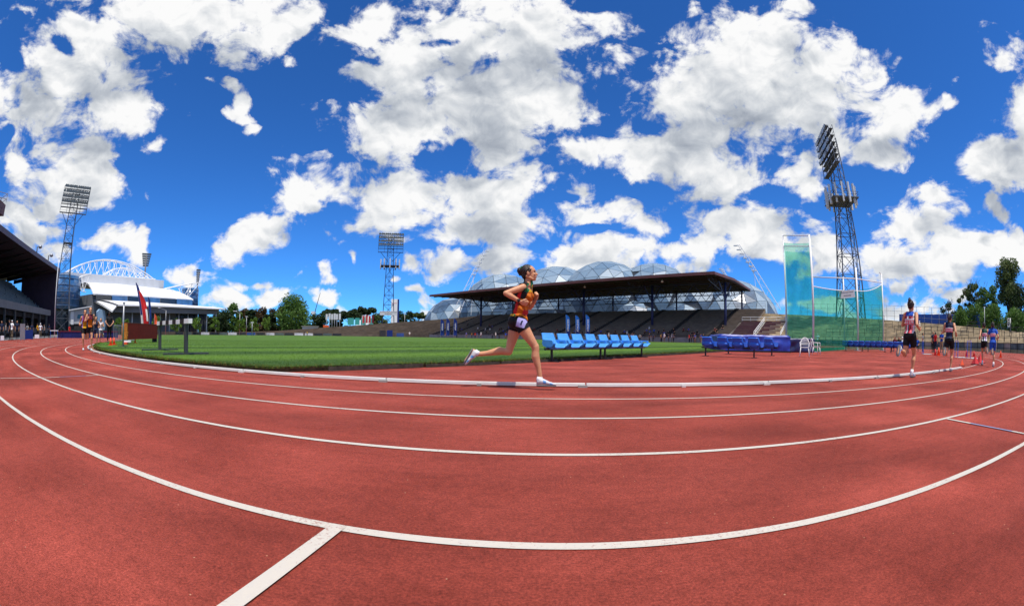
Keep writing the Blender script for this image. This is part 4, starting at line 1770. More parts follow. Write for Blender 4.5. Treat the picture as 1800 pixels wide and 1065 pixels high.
truss('arch_truss', arcpts(138, 482, 212, 458, 306, 494, 14), [(138 + 168 * i / 14, 480 + i * .85) for i in range(15)], 16, .24, .13)
truss('arch_truss', arcpts(235, 486, 275, 473, 318, 495, 8), [(235 + 83 * i / 8, 488 + i * .9) for i in range(9)], 30, .22, .12)
truss('side_truss', [(308, 507), (330, 502.5), (352, 498.5), (366, 497)], [(328, 517), (336, 521), (342, 525), (346, 527)], 6, .24, .14)
truss('side_truss', [(148, 489), (158, 485), (168, 482)], [(153, 512), (157, 513), (161, 514)], 6, .22, .13)
# floodlights of the cricket ground far behind it
for u, v0, v1, d, wd, lab in ((258, 500, 447, 420, 9, 'distant dark floodlight head standing behind the white arena roof'), (349, 545, 475, 430, 4, 'distant slim floodlight seen edge on behind the arena end')):
    p = px(u, v1, d)
    fl = thing('distant_floodlight', lab, 'floodlight', (p.x, p.y, 0))
    q = px(u, v1 + 20, d)
    g = MB(org=fl.location)
    g.tube((p.x, p.y, 0), (p.x, p.y, p.z - 2), 1.0, .7)
    g.build('mast', M_TOWER, fl)
    sd = Vector((p.y, -p.x, 0)).normalized()
    g = MB(org=fl.location)
    zt, zb = p.z, q.z
    for i in range(6):
        z = zb + (zt - zb) * i / 5
        ww = (wd * .62 + wd * .38 * i / 5) / 2 * d / 760 * 1.9
        g.bar(Vector((p.x, p.y, z)) - sd * ww, Vector((p.x, p.y, z)) + sd * ww, .9, (zt - zb) / 6.5)
    g.build('lamp_bank', mat('dark_lamp_bank', (.07, .085, .10), .4, .5, var=.3, scale=1.5), fl)

# ------------------------------------------------------------------ trees and shrubs
M_BARK = mat('grey_brown_bark', (.10, .075, .055), .9, .2, var=.3, scale=3)


def leaf_mat(name, col, trans=.35):
    m = bpy.data.materials.new(name)
    m.use_nodes = True
    nt = m.node_tree
    b = nt.nodes['Principled BSDF']
    b.inputs['Roughness'].default_value = .6
    b.inputs['Specular IOR Level'].default_value = .3
    g_ = nt.nodes.new('ShaderNodeNewGeometry')
    n = nt.nodes.new('ShaderNodeTexNoise')
    n.inputs['Scale'].default_value = .9
    n.inputs['Detail'].default_value = 4
    nt.links.new(g_.outputs['Position'], n.inputs['Vector'])
    r = nt.nodes.new('ShaderNodeValToRGB')
    r.color_ramp.elements[0].position, r.color_ramp.elements[1].position = .3, .7
    r.color_ramp.elements[0].color = (*(c * .6 for c in col), 1)
    r.color_ramp.elements[1].color = (*(c * 1.35 for c in col), 1)
    nt.links.new(n.outputs['Fac'], r.inputs[0])
    nt.links.new(r.outputs[0], b.inputs['Base Color'])
    t = nt.nodes.new('ShaderNodeBsdfTranslucent')
    nt.links.new(r.outputs[0], t.inputs[0])
    mx = nt.nodes.new('ShaderNodeMixShader')
    mx.inputs[0].default_value = trans
    nt.links.new(b.outputs[0], mx.inputs[1])
    nt.links.new(t.outputs[0], mx.inputs[2])
    nt.links.new(mx.outputs[0], nt.nodes['Material Output'].inputs[0])
    return m


LEAF = {'dark': leaf_mat('dark_green_leaves', (.032, .058, .018)), 'mid': leaf_mat('mid_green_leaves', (.090, .175, .032)),
        'bright': leaf_mat('bright_green_leaves', (.11, .21, .025)), 'brown': leaf_mat('rust_brown_leaves', (.085, .055, .022)),
        'olive': leaf_mat('olive_leaves', (.110, .150, .048))}


def leaf_cloud(name, centres, radii, n, size, m, parent, org):
    c = np.array(centres)
    rad = np.array(radii)
    pick = rng.choice(len(c), n, p=rad ** 2 / (rad ** 2).sum())
    d = rng.normal(0, 1, (n, 3))
    d /= np.linalg.norm(d, axis=1)[:, None]
    rr = rng.random(n) ** .38
    P = c[pick] + d * (rad[pick] * rr)[:, None] * np.array([1, 1, .8])
    a = rng.normal(0, 1, (n, 3))
    a /= np.linalg.norm(a, axis=1)[:, None]
    b = np.cross(a, rng.normal(0, 1, (n, 3)))
    b /= np.linalg.norm(b, axis=1)[:, None] + 1e-9
    s = size * rng.uniform(.5, 1.3, n)[:, None]
    co = np.stack([P - a * s, P + b * s * .55, P + a * s, P - b * s * .55], 1).reshape(-1, 3) - np.array(org)
    me = bpy.data.meshes.new(name)
    me.vertices.add(4 * n)
    me.vertices.foreach_set('co', co.ravel())
    me.loops.add(4 * n)
    me.loops.foreach_set('vertex_index', np.arange(4 * n, dtype=np.int32))
    me.polygons.add(n)
    me.polygons.foreach_set('loop_start', np.arange(0, 4 * n, 4, dtype=np.int32))
    me.polygons.foreach_set('loop_total', np.full(n, 4, dtype=np.int32))
    me.materials.append(m)
    me.update()
    o = bpy.data.objects.new(name, me)
    COL.objects.link(o)
    o.parent = parent
    return o


def tree(name, label, base, h, wd, leaf='mid', n=2600, size=.55, trunk=.25, clumps=16, sparse=False, group=None, cat='tree', umbrella=False, bare=0, low=.25):
    """tapered trunk, limbs that reach into the crown, and many leaf-sized faces in clumps"""
    base = Vector(base)
    t = thing(name, label, cat, base, group=group)
    g = MB(org=base)
    fork = h * (.28 if not umbrella else .55)
    g.tube(base - Vector((0, 0, .3)), base + Vector((0, 0, fork)), trunk, trunk * .75, n=7)
    cs, rs = [], []
    for i in range(clumps):
        a = 2.4 * i + random.uniform(-.4, .4)
        f = (i + .5) / clumps
        if umbrella:
            zz = h * random.uniform(.80, .95)
            r = wd / 2 * math.sqrt(f) * .9
        else:
            zz = h * (low + (.93 - low) * f)
            env = math.sin(math.pi * min(1, (.18 + .72 * (zz / h)))) ** .7
            r = wd / 2 * env * random.uniform(.25, .85)
        p = base + Vector((math.cos(a) * r, math.sin(a) * r, zz))
        cs.append(p)
        rs.append(wd * (random.uniform(.17, .27) if not sparse else random.uniform(.10, .18)) * (.8 if umbrella else 1))
        s0 = base + Vector((0, 0, fork * random.uniform(.75, 1)))
        mid = s0.lerp(p, .5) + Vector((random.uniform(-.3, .3), random.uniform(-.3, .3), .06 * h))
        g.tube(s0, mid, trunk * .42, trunk * .28, n=5)
        g.tube(mid, p, trunk * .28, trunk * .10, n=5)
    g.build('trunk', M_BARK, t)
    for k in range(bare):
        # bare twigs reaching out of the crown
        g = MB(org=base)
        c = random.choice(cs)
        for j in range(6):
            d = Vector((random.uniform(-1, 1), random.uniform(-1, 1), random.uniform(.3, 1.3))).normalized()
            q = c + d * wd * .2
            g.tube(c, q, .05, .025, n=4)
            for m_ in range(2):
                d2 = (d + Vector((random.uniform(-.7, .7), random.uniform(-.7, .7), random.uniform(-.2, .5)))).normalized()
                g.tube(q, q + d2 * wd * .11, .025, .010, n=4)
        g.build('bare_branch', M_BARK, t)
    leaf_cloud('crown', cs, rs, n, size, LEAF[leaf], t, base)
    return t


def at_tree(u, v_base, d):
    p = px(u, v_base, d)
    return Vector((p.x, p.y, 0))


def px_h(u, v, d):
    return px(u, v, d).z


def px_w(w, d):
    return w / 800 * d


# far left to middle: park trees behind the field
for (u, vt, w, d, leaf, lab, kw) in (
    (388, 547, 30, 235, 'dark', 'dark low tree beside the right end of the white arena', {}),
    (408, 534, 24, 250, 'mid', 'pointed mid green tree rising from the dark treeline', {}),
    (372, 556, 26, 240, 'dark', 'dark round tree right against the white arena wall', {}),
    (428, 545, 22, 255, 'brown', 'brownish tree between the pointed tree and a dark one', {}),
    (440, 544, 20, 245, 'dark', 'small dark tree in the middle of the treeline', {}),
    (459, 542, 26, 245, 'brown', 'rust brown spreading tree left of the big green tree', {}),
    (487, 540, 26, 240, 'brown', 'reddish brown tree touching the big green tree', {}),
    (475, 552, 20, 238, 'dark', 'dark small tree squeezed between two rust brown trees', {}),
    (562, 553, 26, 250, 'dark', 'dark rounded tree right of the big green tree', {}),
    (580, 544, 20, 270, 'dark', 'dark pine with tufted crown above the pale posts', dict(umbrella=True)),
    (590, 547, 18, 262, 'dark', 'dark tree behind the row of pale sign posts', {}),
    (615, 548, 34, 255, 'dark', 'broad dark pine between pale posts and green screens', dict(umbrella=True)),
    (640, 540, 34, 265, 'dark', 'open crowned pine with see through flat top behind the red banners', dict(umbrella=True, sparse=True)),
    (664, 551, 22, 258, 'olive', 'olive tree just left of the blue floodlight tower', {}),
    (712, 547, 28, 250, 'dark', 'dark tree right behind the tall white pylon sign', {}),
    (734, 549, 26, 262, 'olive', 'open wispy pine right of the tall pylon sign', dict(umbrella=True, sparse=True)),
    (764, 560, 16, 240, 'dark', 'low dark shrub tree at the left foot of the bubble domes', {}),
):
    b = at_tree(u, 585, d)
    tree('park_tree', lab, b, px_h(u, vt, d), px_w(w * 1.35, d), leaf, n=2600, size=.62, trunk=.3, clumps=14, group='park trees behind the field', low=.14, **kw)
b = at_tree(514, 585, 225)
tree('park_tree', 'biggest full green tree standing alone behind the far field edge', b, px_h(514, 524, 225) + .6, px_w(66, 225), 'mid', n=7000, size=.55, trunk=.5, clumps=34, group='park trees behind the field', low=.16)
SAPL = [('at the left end of the arena glass front', 222), ('before the second column of the arena', 208), ('beside the curved street lamp by the arena', 275), ('in front of the arena glass, past the street lamp', 308),
        ('at the right end of the arena glass front', 345), ('just right of the arena corner', 378), ('under the dark treeline by a street lamp', 424), ('left of the biggest green tree', 446), ('close to the left of the biggest green tree', 468)]
for i, (where, u) in enumerate(SAPL):
    d = 160 + (i % 3) * 7
    b = at_tree(u, 585, d)
    tree('sapling', 'bright green young tree ' + where, b, px_h(u, 560 - (i % 3) * 2, d), px_w(20, d), 'bright', n=700, size=.28, trunk=.09, clumps=9, group='bright saplings by the arena', low=.3)
# low dark growth under and between those trees
cs_, rs_ = [], []
for i in range(150):
    u_ = 368 + i * 2.75 + random.uniform(-2, 2)
    d_ = random.uniform(262, 300)
    p_ = px(u_, 585, d_)
    hh = random.uniform(1.5, 5.2) * (1 if u_ < 560 else .75)
    cs_.append((p_.x, p_.y, hh))
    rs_.append(random.uniform(1.8, 3.4))
bl = leaf_cloud('distant_shrubbery', cs_, rs_, 16000, .6, LEAF['dark'], None, (0, 0, 0))
tag(bl, 'band of dark distant shrubbery behind the park trees', 'shrubbery', kind='stuff')
# right: tall ragged trees and shrubs above the tan terrace
for (u, vt, w, d, leaf, lab, kw) in (
    (1776, 449, 44, 92, 'olive', 'tallest tree, with a rounded leafy head on a long stem over the terrace', dict(n=6500, clumps=20, low=.50, bare=5)),
    (1740, 500, 50, 95, 'mid', 'leaning half bare tree next to the tallest tree', dict(n=4200, clumps=16, low=.3, bare=10, sparse=True)),
    (1712, 492, 40, 98, 'olive', 'ragged tree with bare twigs above the dense shrubs', dict(n=3400, clumps=14, low=.35, bare=14, sparse=True)),
    (1795, 500, 44, 88, 'dark', 'dark tree at the outer side of the tallest tree', dict(n=5200, clumps=18, low=.2, bare=4)),
    (1665, 527, 34, 92, 'dark', 'small broken tree with dead branches beside the blue hoarding', dict(n=900, clumps=9, low=.4, bare=8, sparse=True)),
    (1690, 512, 26, 96, 'olive', 'thin upright tree between broken tree and dense shrubs', dict(n=1500, clumps=8, low=.4, bare=5, sparse=True)),
):
    b = at_tree(u, 585, d)
    tree('ragged_tree', lab, b, px_h(u, vt, d), px_w(w * 1.3, d), leaf, size=.24, trunk=.30, group='ragged trees above the tan terrace', **kw)
for (u, vt, w, d, lab) in ((1688, 545, 40, 84, 'dense green shrub at the near end of the shrub row'), (1712, 535, 46, 86, 'dense green shrub in front of the ragged bare tree'), (1745, 538, 48, 82, 'broad dense green shrub in the middle of the shrub row'),
                           (1780, 545, 46, 80, 'dense green shrub at the foot of the tallest tree'), (1800, 552, 40, 78, 'low dense green shrub beside the small white sign')):
    b = at_tree(u, 585, d)
    tree('shrub', lab, b, px_h(u, vt, d), px_w(w * 1.2, d), 'mid', n=6000, size=.19, trunk=.12, clumps=22, group='shrubs behind the tan terrace', cat='shrub', low=.12)

# ------------------------------------------------------------------ bucket seats on steel benches
M_SEAT_BLUE = mat('light_blue_seat_plastic', (.075, .33, .78), .38, .5, var=.12, scale=3)
M_SEAT_BLUE2 = mat('strong_blue_seat_plastic', (.020, .13, .62), .40, .5, var=.12, scale=3)
M_BENCH_STEEL = mat('dark_bench_steel', (.020, .020, .024), .5, .4, var=.2, scale=5)


def bucket_seat_mesh():
    """moulded bucket armchair: pan, tall back, side walls and an arm panel with a hand hole; faces -y"""
    g = MB()
    th = .014
    # profile from the front lip over the pan up the back (y, z)
    prof = [(-.25, .395), (-.24, .43), (-.12, .425), (.04, .41), (.16, .42), (.205, .50), (.25, .62), (.305, .76), (.318, .80), (.338, .785)]

    def P(a, b):
        k = b * (len(prof) - 1)
        i = min(len(prof) - 2, int(k))
        f = k - i
        y = prof[i][0] + (prof[i + 1][0] - prof[i][0]) * f
        z = prof[i][1] + (prof[i + 1][1] - prof[i][1]) * f
        u = a * 2 - 1
        w = .265 - .03 * max(0, (z - .6) / .2)
        x = u * w
        side = max(0, abs(u) - .62) / .38
        if z < .62:
            z += (side ** 2) * (.60 - z) * .55
        y -= side ** 2 * .07 * (z > .5)
        return Vector((x, y, z))
    g.smooth = True
    nu, nv = 12, 18
    g.grid(P, nu, nv)
    n = len(g.v)
    vs2 = [(p[0], p[1] + th, p[2] - th) for p in g.v]
    fs = list(g.f)
    g.add(vs2, [tuple(reversed(f)) for f in fs])
    for i in range(nu):
        g.add([], [])
    edge = [i for i in range(nu + 1)] + [(j + 1) * (nu + 1) - 1 for j in range(1, nv + 1)] + [nv * (nu + 1) + i for i in range(nu - 1, -1, -1)] + [j * (nu + 1) for j in range(nv - 1, 0, -1)]
    for a, b in zip(edge, edge[1:] + edge[:1]):
        g.f.append((b, a, n + a, n + b))
        g.mi.append(0)
        g.sm.append(False)
    # arm panels: outer rounded plate; the left one has an oval hole
    for sx, hole in ((1, True), (-1, False)):
        ny = 28
        outer, inner = [], []
        for i in range(ny):
            t = 2 * math.pi * i / ny
            c, s = math.cos(t), math.sin(t)
            sq = 1 / max(abs(c), abs(s)) ** .72
            y, z = -.03 + .215 * c * sq * .93, .515 + .105 * s * sq * .93
            if y > .1:
                z += (y - .1) * .55
            outer.append((y, z))
            inner.append((-.06 + .10 * c, .540 + .034 * s))
        x0 = sx * .262
        x1 = sx * .29
        if hole:
            vs = [(x0, y, z) for y, z in outer] + [(x0, y, z) for y, z in inner] + [(x1, y, z) for y, z in outer] + [(x1, y, z) for y, z in inner]
            for i in range(ny):
                j = (i + 1) % ny
                g.add([], [])
            fs = []
            for i in range(ny):
                j = (i + 1) % ny
                fs += [(i, j, ny + j, ny + i), (2 * ny + j, 2 * ny + i, 3 * ny + i, 3 * ny + j), (i, 2 * ny + i, 2 * ny + j, j), (ny + j, 3 * ny + j, 3 * ny + i, ny + i)]
            g.smooth = False
            g.add(vs, fs)
        else:
            g.smooth = False
            g.prism([(x0, y, z) for y, z in outer], (x1 - x0, 0, 0))
    # underside bulge of the shell
    g.smooth = True
    g.ball((0, .0, .40), (.24, .21, .075), 12, 8)
    g.ball((0, .225, .52), (.235, .085, .115), 14, 8)
    o = g.build('seat_shell', M_SEAT_BLUE, fix=True)
    me = o.data
    bpy.data.objects.remove(o)
    return me


SEAT_ME = bucket_seat_mesh()
SEAT_ME2 = SEAT_ME.copy()
SEAT_ME2.materials[0] = M_SEAT_BLUE2


def seat_bench(label, p0, p1, nseats, facing, me, group, legs=(.1, .9), seat_rot=0.0):
    """bench of bucket seats from p0 to p1 on a steel beam"""
    p0, p1 = Vector(p0), Vector(p1)
    d = (p1 - p0)
    ln = d.length
    d.normalize()
    rz = math.atan2(d.y, d.x)
    nrm = Vector((-d.y, d.x, 0))
    flip = nrm.dot(Vector(facing)) > 0          # local -y must look along facing
    t = thing('seat_bench', label, 'bench', p0, rz, group)
    g = MB()
    g.box((ln / 2, 0, .36), (ln + .04, .06, .06))
    g.build('beam', M_BENCH_STEEL, t)
    for f in legs:
        g = MB()
        g.box((ln * f, 0, .175), (.05, .05, .35))
        lg = g.build('leg', M_BENCH_STEEL, t)
        g = MB()
        g.box((ln * f, 0, .012), (.06, .52, .024))
        g.build('foot', M_BENCH_STEEL, lg)
    for i in range(nseats):
        x = ln * (i + .5) / nseats
        share(me, 'seat', t, (x + random.uniform(-.012, .012), 0, 0), (random.uniform(-.02, .02), 0, (math.pi if flip else 0) + seat_rot + random.uniform(-.045, .045)))
    return t


# near bench pair: parallel to the edge of the grass, seats facing the red D
b0 = ground(958, 636.5)
e0 = ground(1132, 627.5)
mid0 = b0.lerp(e0, .50)
NB_G = 'blue bucket seat benches on the red D'
seat_bench('light blue four seat bench standing right behind the running woman', b0, b0.lerp(e0, .495), 4, -AX, SEAT_ME, NB_G, (.10, .97), 0)
seat_bench('light blue four seat bench continuing the row towards the empty grass', b0.lerp(e0, .505), e0, 4, -AX, SEAT_ME, NB_G, (.04, .93), 0)
# middle benches seen from behind
qa, qb = ground(1234, 625.5), ground(1341, 630)
seat_bench('strong blue four seat bench seen from behind before the blue mat', qa, qb, 4, (.85, .53, 0), SEAT_ME2, NB_G, (.06, .86), 0)
qa, qb = ground(1276, 622), ground(1366, 626)
seat_bench('strong blue four seat bench half hidden between another bench and the blue mat', qa, qb, 4, (.85, .53, 0), SEAT_ME2, NB_G, (.05, .90), 0)
# row of seats by the hammer cage
ra, rb = px(1482, 600, 38), px(1602, 600, 36)
ra.z = rb.z = 0
where = ('on the white chair side', 'before the middle cage post', 'beside the right cage post')
for i in range(3):
    seat_bench('dark blue bench of bucket seats seen from behind, ' + where[i], ra.lerp(rb, i / 3 + .004), ra.lerp(rb, (i + 1) / 3 - .004), 4, (.5, .8, 0), SEAT_ME2, NB_G, (.12, .88), 0)

# ------------------------------------------------------------------ blue landing mat under its cover
M_MAT_BLUE = mat('blue_vinyl_cover', (.018, .045, .36), .42, .5, var=.18, scale=2.5)
ma, mb_, mc = ground(1262, 618), ground(1389, 620), ground(1420, 617)
ux = (mb_ - ma).normalized()
uy = Vector((-ux.y, ux.x, 0))
LX, LY, LZ = (mb_ - ma).length, 4.6, 1.0
lm = thing('landing_mat', 'big landing mat under a wrinkled blue vinyl cover behind the benches', 'mat', ma, math.atan2(ux.y, ux.x))


def soft_box(lx, ly, lz, seed, n=26, amp=.05):
    rs = np.random.default_rng(seed)
    bm = bmesh.new()
    bmesh.ops.create_cube(bm, size=1)
    bmesh.ops.subdivide_edges(bm, edges=bm.edges, cuts=n, use_grid_fill=True)
    ph = rs.uniform(0, 6.28, 12)
    for v in bm.verts:
        x, y, z = v.co.x * lx, v.co.y * ly, (v.co.z + .5) * lz
        k = v.co.normalized()
        wr = amp * (math.sin(x * 3.1 + z * 7 + ph[0]) * .5 + math.sin(x * 7.3 - z * 11 + y * 5 + ph[1]) * .35 + math.sin(y * 6.1 + z * 9 + ph[2]) * .5 + math.sin((x + y) * 13 + z * 4 + ph[3]) * .2)
        sag = -.07 * (1 - (2 * v.co.x) ** 2) * (1 - (2 * v.co.y) ** 2) if v.co.z > .45 else 0
        rnd = 1 - .05 * (abs(v.co.z) > .44)
        v.co = Vector((x * rnd + lx / 2 + k.x * wr, y * rnd + ly / 2 + k.y * wr, z + sag + (k.z * wr * .6 if z > .05 else 0)))
    me = bpy.data.meshes.new('cover')
    for f in bm.faces:
        f.smooth = True
    bm.to_mesh(me)
    bm.free()
    return me


me = soft_box(LX, LY, LZ, 3)
me.materials.append(M_MAT_BLUE)
o = bpy.data.objects.new('cover', me)
COL.objects.link(o)
o.parent = lm
g = MB()
g.box((LX / 2, LY / 2, .05), (LX + .1, LY + .1, .1))
g.build('base', M_BLACK, lm)
me = soft_box(1.9, 3.0, .86, 9)
me.materials.append(mat('dark_navy_vinyl', (.012, .018, .09), .45, .5, var=.2, scale=2.5))
sm = thing('landing_mat', 'darker navy mat block butted against the big blue mat by the white chairs', 'mat', ma + ux * (LX + .12) + uy * .9, math.atan2(ux.y, ux.x))
o = bpy.data.objects.new('cover', me)
COL.objects.link(o)
o.parent = sm

# ------------------------------------------------------------------ white garden chairs
M_RESIN = mat('white_resin', (.78, .78, .76), .4, .5, var=.05, scale=6)


def white_chair(label, loc, rz):
    t = thing('garden_chair', label, 'chair', loc, rz, 'white garden chairs')
    g = MB()
    g.box((0, 0, .42), (.42, .42, .03))
    g.build('seat', M_RESIN, t)
    for sx in (-1, 1):
        for sy in (-1, 1):
            g = MB()
            g.tube((sx * .24, sy * .24 + (.03 if sy > 0 else 0), 0), (sx * .19, sy * .19, .43), .020, .024, n=7)
            g.build('leg', M_RESIN, t)
    g = MB()
    arch = [Vector((.21 * math.cos(a), .21 + .05 * math.sin(a), .58 + .27 * math.sin(a))) for a in np.linspace(0, math.pi, 13)]
    arch = [Vector((.20, .19, .42))] + arch + [Vector((-.20, .19, .42))]
    g.path(arch, .022, n=7)
    bk = g.build('back_frame', M_RESIN, t)
    for z in (.55, .62, .69, .76):
        g = MB()
        w = .20 if z < .6 else .21 * math.sqrt(max(.05, 1 - ((z - .58) / .27) ** 2))
        g.bar((-w, .235, z), (w, .235, z), .018, .03)
        g.build('slat', M_RESIN, bk)
    for sx in (-1, 1):
        g = MB()
        g.path([(sx * .20, .22, .63), (sx * .25, .02, .635), (sx * .24, -.2, .62), (sx * .22, -.22, .44)], .018, n=6)
        g.build('arm', M_RESIN, t)
    return t


cpos = ground(1414, 627)
white_chair('white garden chair with arched slatted back seen from behind', cpos, math.atan2(cpos.y, cpos.x) - math.pi / 2)
cpos2 = ground(1433, 623.5)
white_chair('white garden chair half hidden behind the arched back chair', cpos2, math.atan2(cpos2.y, cpos2.x) - math.pi / 2 + 1.9)

# ------------------------------------------------------------------ hammer cage with green netting
def net_material():
    m = bpy.data.materials.new('green_safety_net')
    m.use_nodes = True
    nt = m.node_tree
    b = nt.nodes['Principled BSDF']
    b.inputs['Base Color'].default_value = (.010, .30, .19, 1)
    b.inputs['Roughness'].default_value = .8
    tl = nt.nodes.new('ShaderNodeBsdfTranslucent')
    tl.inputs[0].default_value = (.02, .42, .27, 1)
    m1 = nt.nodes.new('ShaderNodeMixShader')
    m1.inputs[0].default_value = .5
    nt.links.new(b.outputs[0], m1.inputs[1])
    nt.links.new(tl.outputs[0], m1.inputs[2])
    tp = nt.nodes.new('ShaderNodeBsdfTransparent')
    tp.inputs[0].default_value = (.60, .95, .85, 1)
    g_ = nt.nodes.new('ShaderNodeTexCoord')
    n = nt.nodes.new('ShaderNodeTexNoise')
    n.inputs['Scale'].default_value = 1.1
    nt.links.new(g_.outputs['Object'], n.inputs['Vector'])
    mr = nt.nodes.new('ShaderNodeMapRange')
    mr.inputs[1].default_value, mr.inputs[2].default_value = .3, .7
    mr.inputs[3].default_value, mr.inputs[4].default_value = .13, .28
    nt.links.new(n.outputs['Fac'], mr.inputs[0])
    mx = nt.nodes.new('ShaderNodeMixShader')
    nt.links.new(mr.outputs[0], mx.inputs[0])
    nt.links.new(tp.outputs[0], mx.inputs[1])
    nt.links.new(m1.outputs[0], mx.inputs[2])
    nt.links.new(mx.outputs[0], nt.nodes['Material Output'].inputs[0])
    return m


M_NET = net_material()
pA = ground(1429, 619)                      # tall gate post near the chairs
cage = thing('hammer_cage', 'hammer cage of white posts hung with translucent green netting', 'cage', pA)


def gp(u, v, d):
    p = px(u, v, d)
    return Vector((p.x, p.y, 0)), p.z


pG, zG = gp(1375.5, 413, 33.5)
_, zA = gp(1421, 413, pA.length)
pB, zB = gp(1504, 470, 40)
pC, zC = gp(1549, 481, 44)
pD, zD = gp(1482, 487, 45)
pE, zE = gp(1429, 487, 40)
g = MB(org=pA)
for nm, p, z, r in (('post', pA, zA, .075), ('post', pG, zG, .075), ('post', pB, zB, .085), ('post', pC, zC, .075), ('post', pD, zD, .06)):
    g = MB(org=pA)
    g.tube(p, p + Vector((0, 0, z)), r, n=10)
    po = g.build('post', M_WHITE, cage)
    g = MB(org=pA)
    g.box(p + Vector((0, 0, .03)), (.5, .5, .06))
    g.build('base_plate', M_GALV, po)
for q in (.995, .90):
    g = MB(org=pA)
    g.tube(pG + Vector((0, 0, zG * q)), pA + Vector((0, 0, zA * q)), .04, n=7)
    g.build('gate_rail', M_WHITE, cage)
g = MB(org=pA)
zr = px(1480, 489.5, 42).z
g.tube(Vector((pE.x, pE.y, zE)), Vector((pB.x, pB.y, px(1504, 490, 40).z)), .05, n=7)
g.tube(Vector((pB.x, pB.y, px(1504, 490, 40).z)), Vector((pC.x, pC.y, px(1547, 497, 44).z)), .05, n=7)
g.build('top_rail', M_WHITE, cage)
g = MB(org=pA)
g.bar(pC + Vector((0, 0, zC)), pC + Vector((-.55, -.25, zC)), .07)
g.build('bracket', M_WHITE, cage)


def net(name, p, q, zt0, zt1, zb0, zb1, sag, belly, n=18):
    g = MB(org=pA)
    d = (q - p)
    nr = Vector((-d.y, d.x, 0)).normalized()
    g.smooth = True

    def fn(a, b):
        base = p.lerp(q, a)
        zt = zt0 + (zt1 - zt0) * a - sag * 4 * a * (1 - a)
        zb = zb0 + (zb1 - zb0) * a
        z = zb + (zt - zb) * b
        off = belly * math.sin(math.pi * b) * math.sin(math.pi * a) + .05 * math.sin(a * 23 + b * 3) * (1 - b)
        r = base + nr * off
        return Vector((r.x, r.y, z))
    g.grid(fn, n, 12)
    return g.build(name, M_NET, cage)


net('gate_net', pG, pA, zG * .93, zA * .93, .1, .1, .05, .25)
net('gate_net', pG + Vector((.25, .15, 0)), pA + Vector((.2, .25, 0)), zG * .86, zA * .86, .1, .1, .05, .2)
zcab = [px(1424, 503, pA.length).z, px(1504, 511, 40).z, px(1547, 500, 44).z, px(1482, 509, 45).z]
net('side_net', pA, pB, zcab[0], zcab[1], .08, .08, .12, .3)
net('side_net', pB, pC, zcab[1], zcab[2], .08, .08, .25, -.9)
net('back_net', pA + Vector((.6, .8, 0)), pD, zcab[0], zcab[3], .08, .08, .1, -.3)
net('back_net', pD, pC, zcab[3], zcab[2], .08, .08, .2, .5)
# rope along the head of the net
g = MB(org=pA)
pts = [pA + Vector((0, 0, zcab[0]))]
for a in np.linspace(.1, 1, 10):
    p = pA.lerp(pB, a)
    pts.append(Vector((p.x, p.y, zcab[0] + (zcab[1] - zcab[0]) * a - .48 * a * (1 - a))))
for a in np.linspace(.1, 1, 8):
    p = pB.lerp(pC, a)
    pts.append(Vector((p.x, p.y, zcab[1] + (zcab[2] - zcab[1]) * a - 1.0 * a * (1 - a))))
g.path(pts, .035, n=6)
g.build('head_rope', M_WHITE, cage)
g = MB(org=pA)
g.bar(pA + Vector((.3, .3, .12)), pD + Vector((0, 0, .12)), .05, .24)
g.build('base_board', mat('green_base_board', (.02, .20, .12), .7, .3, var=.2, scale=2), cage)

# ------------------------------------------------------------------ steeplechase barrier on the grass
M_POST_GREY = mat('dark_grey_paint', (.045, .05, .055), .55, .4, var=.2, scale=5)
ha, hb = ground(327, 623, GZ), ground(281, 615.5, GZ)
hv = (ha - hb)
hd = Vector((hv.x, hv.y, 0)).normalized()
bar_ = thing('steeple_barrier', 'heavy steeplechase barrier with black and white beam on the grass edge', 'hurdle', hb, math.atan2(hd.y, hd.x))
HL = hv.length
zt = .93 - GZ + .02
for x in (0, HL):
    g = MB()
    g.box((x, 0, zt / 2), (.14, .10, zt))
    po = g.build('post', M_POST_GREY, bar_)
    g = MB()
    g.box((x, 0, .02), (.10, 1.5, .05))
    g.build('foot', M_POST_GREY, po)
bw = .13
nb_seg = 9
x0, x1 = -.28, HL + .42
for i in range(nb_seg):
    a, b = x0 + (x1 - x0) * i / nb_seg, x0 + (x1 - x0) * (i + 1) / nb_seg
    g = MB()
    g.box(((a + b) / 2, 0, zt + bw * .5 + .002), (b - a - .001, .13, bw + (.004 if i % 2 else 0)))
    g.build('beam_segment', M_WHITE if i % 2 == 0 else M_BLACK, bar_)

# ------------------------------------------------------------------ things by the track on the left
def cone(label, p, h, col, group, square=False, name='traffic_cone'):
    t = thing(name, label, 'cone', p, random.uniform(0, 1.5), group)
    g = MB()
    if square:
        b = h * .42
        vs = [(-b, -b, .02), (b, -b, .02), (b, b, .02), (-b, b, .02), (0, 0, h)]
        g.add(vs, [(0, 1, 4), (1, 2, 4), (2, 3, 4), (3, 0, 4), (3, 2, 1, 0)])
    else:
        g.tube((0, 0, .02), (0, 0, h), h * .26, h * .06, n=12)
    g.build('body', col, t)
    g = MB()
    g.box((0, 0, .012), (h * .95 if square else h * .75, h * .95 if square else h * .75, .024))
    g.build('foot', M_BLACK if square else col, t)
    return t


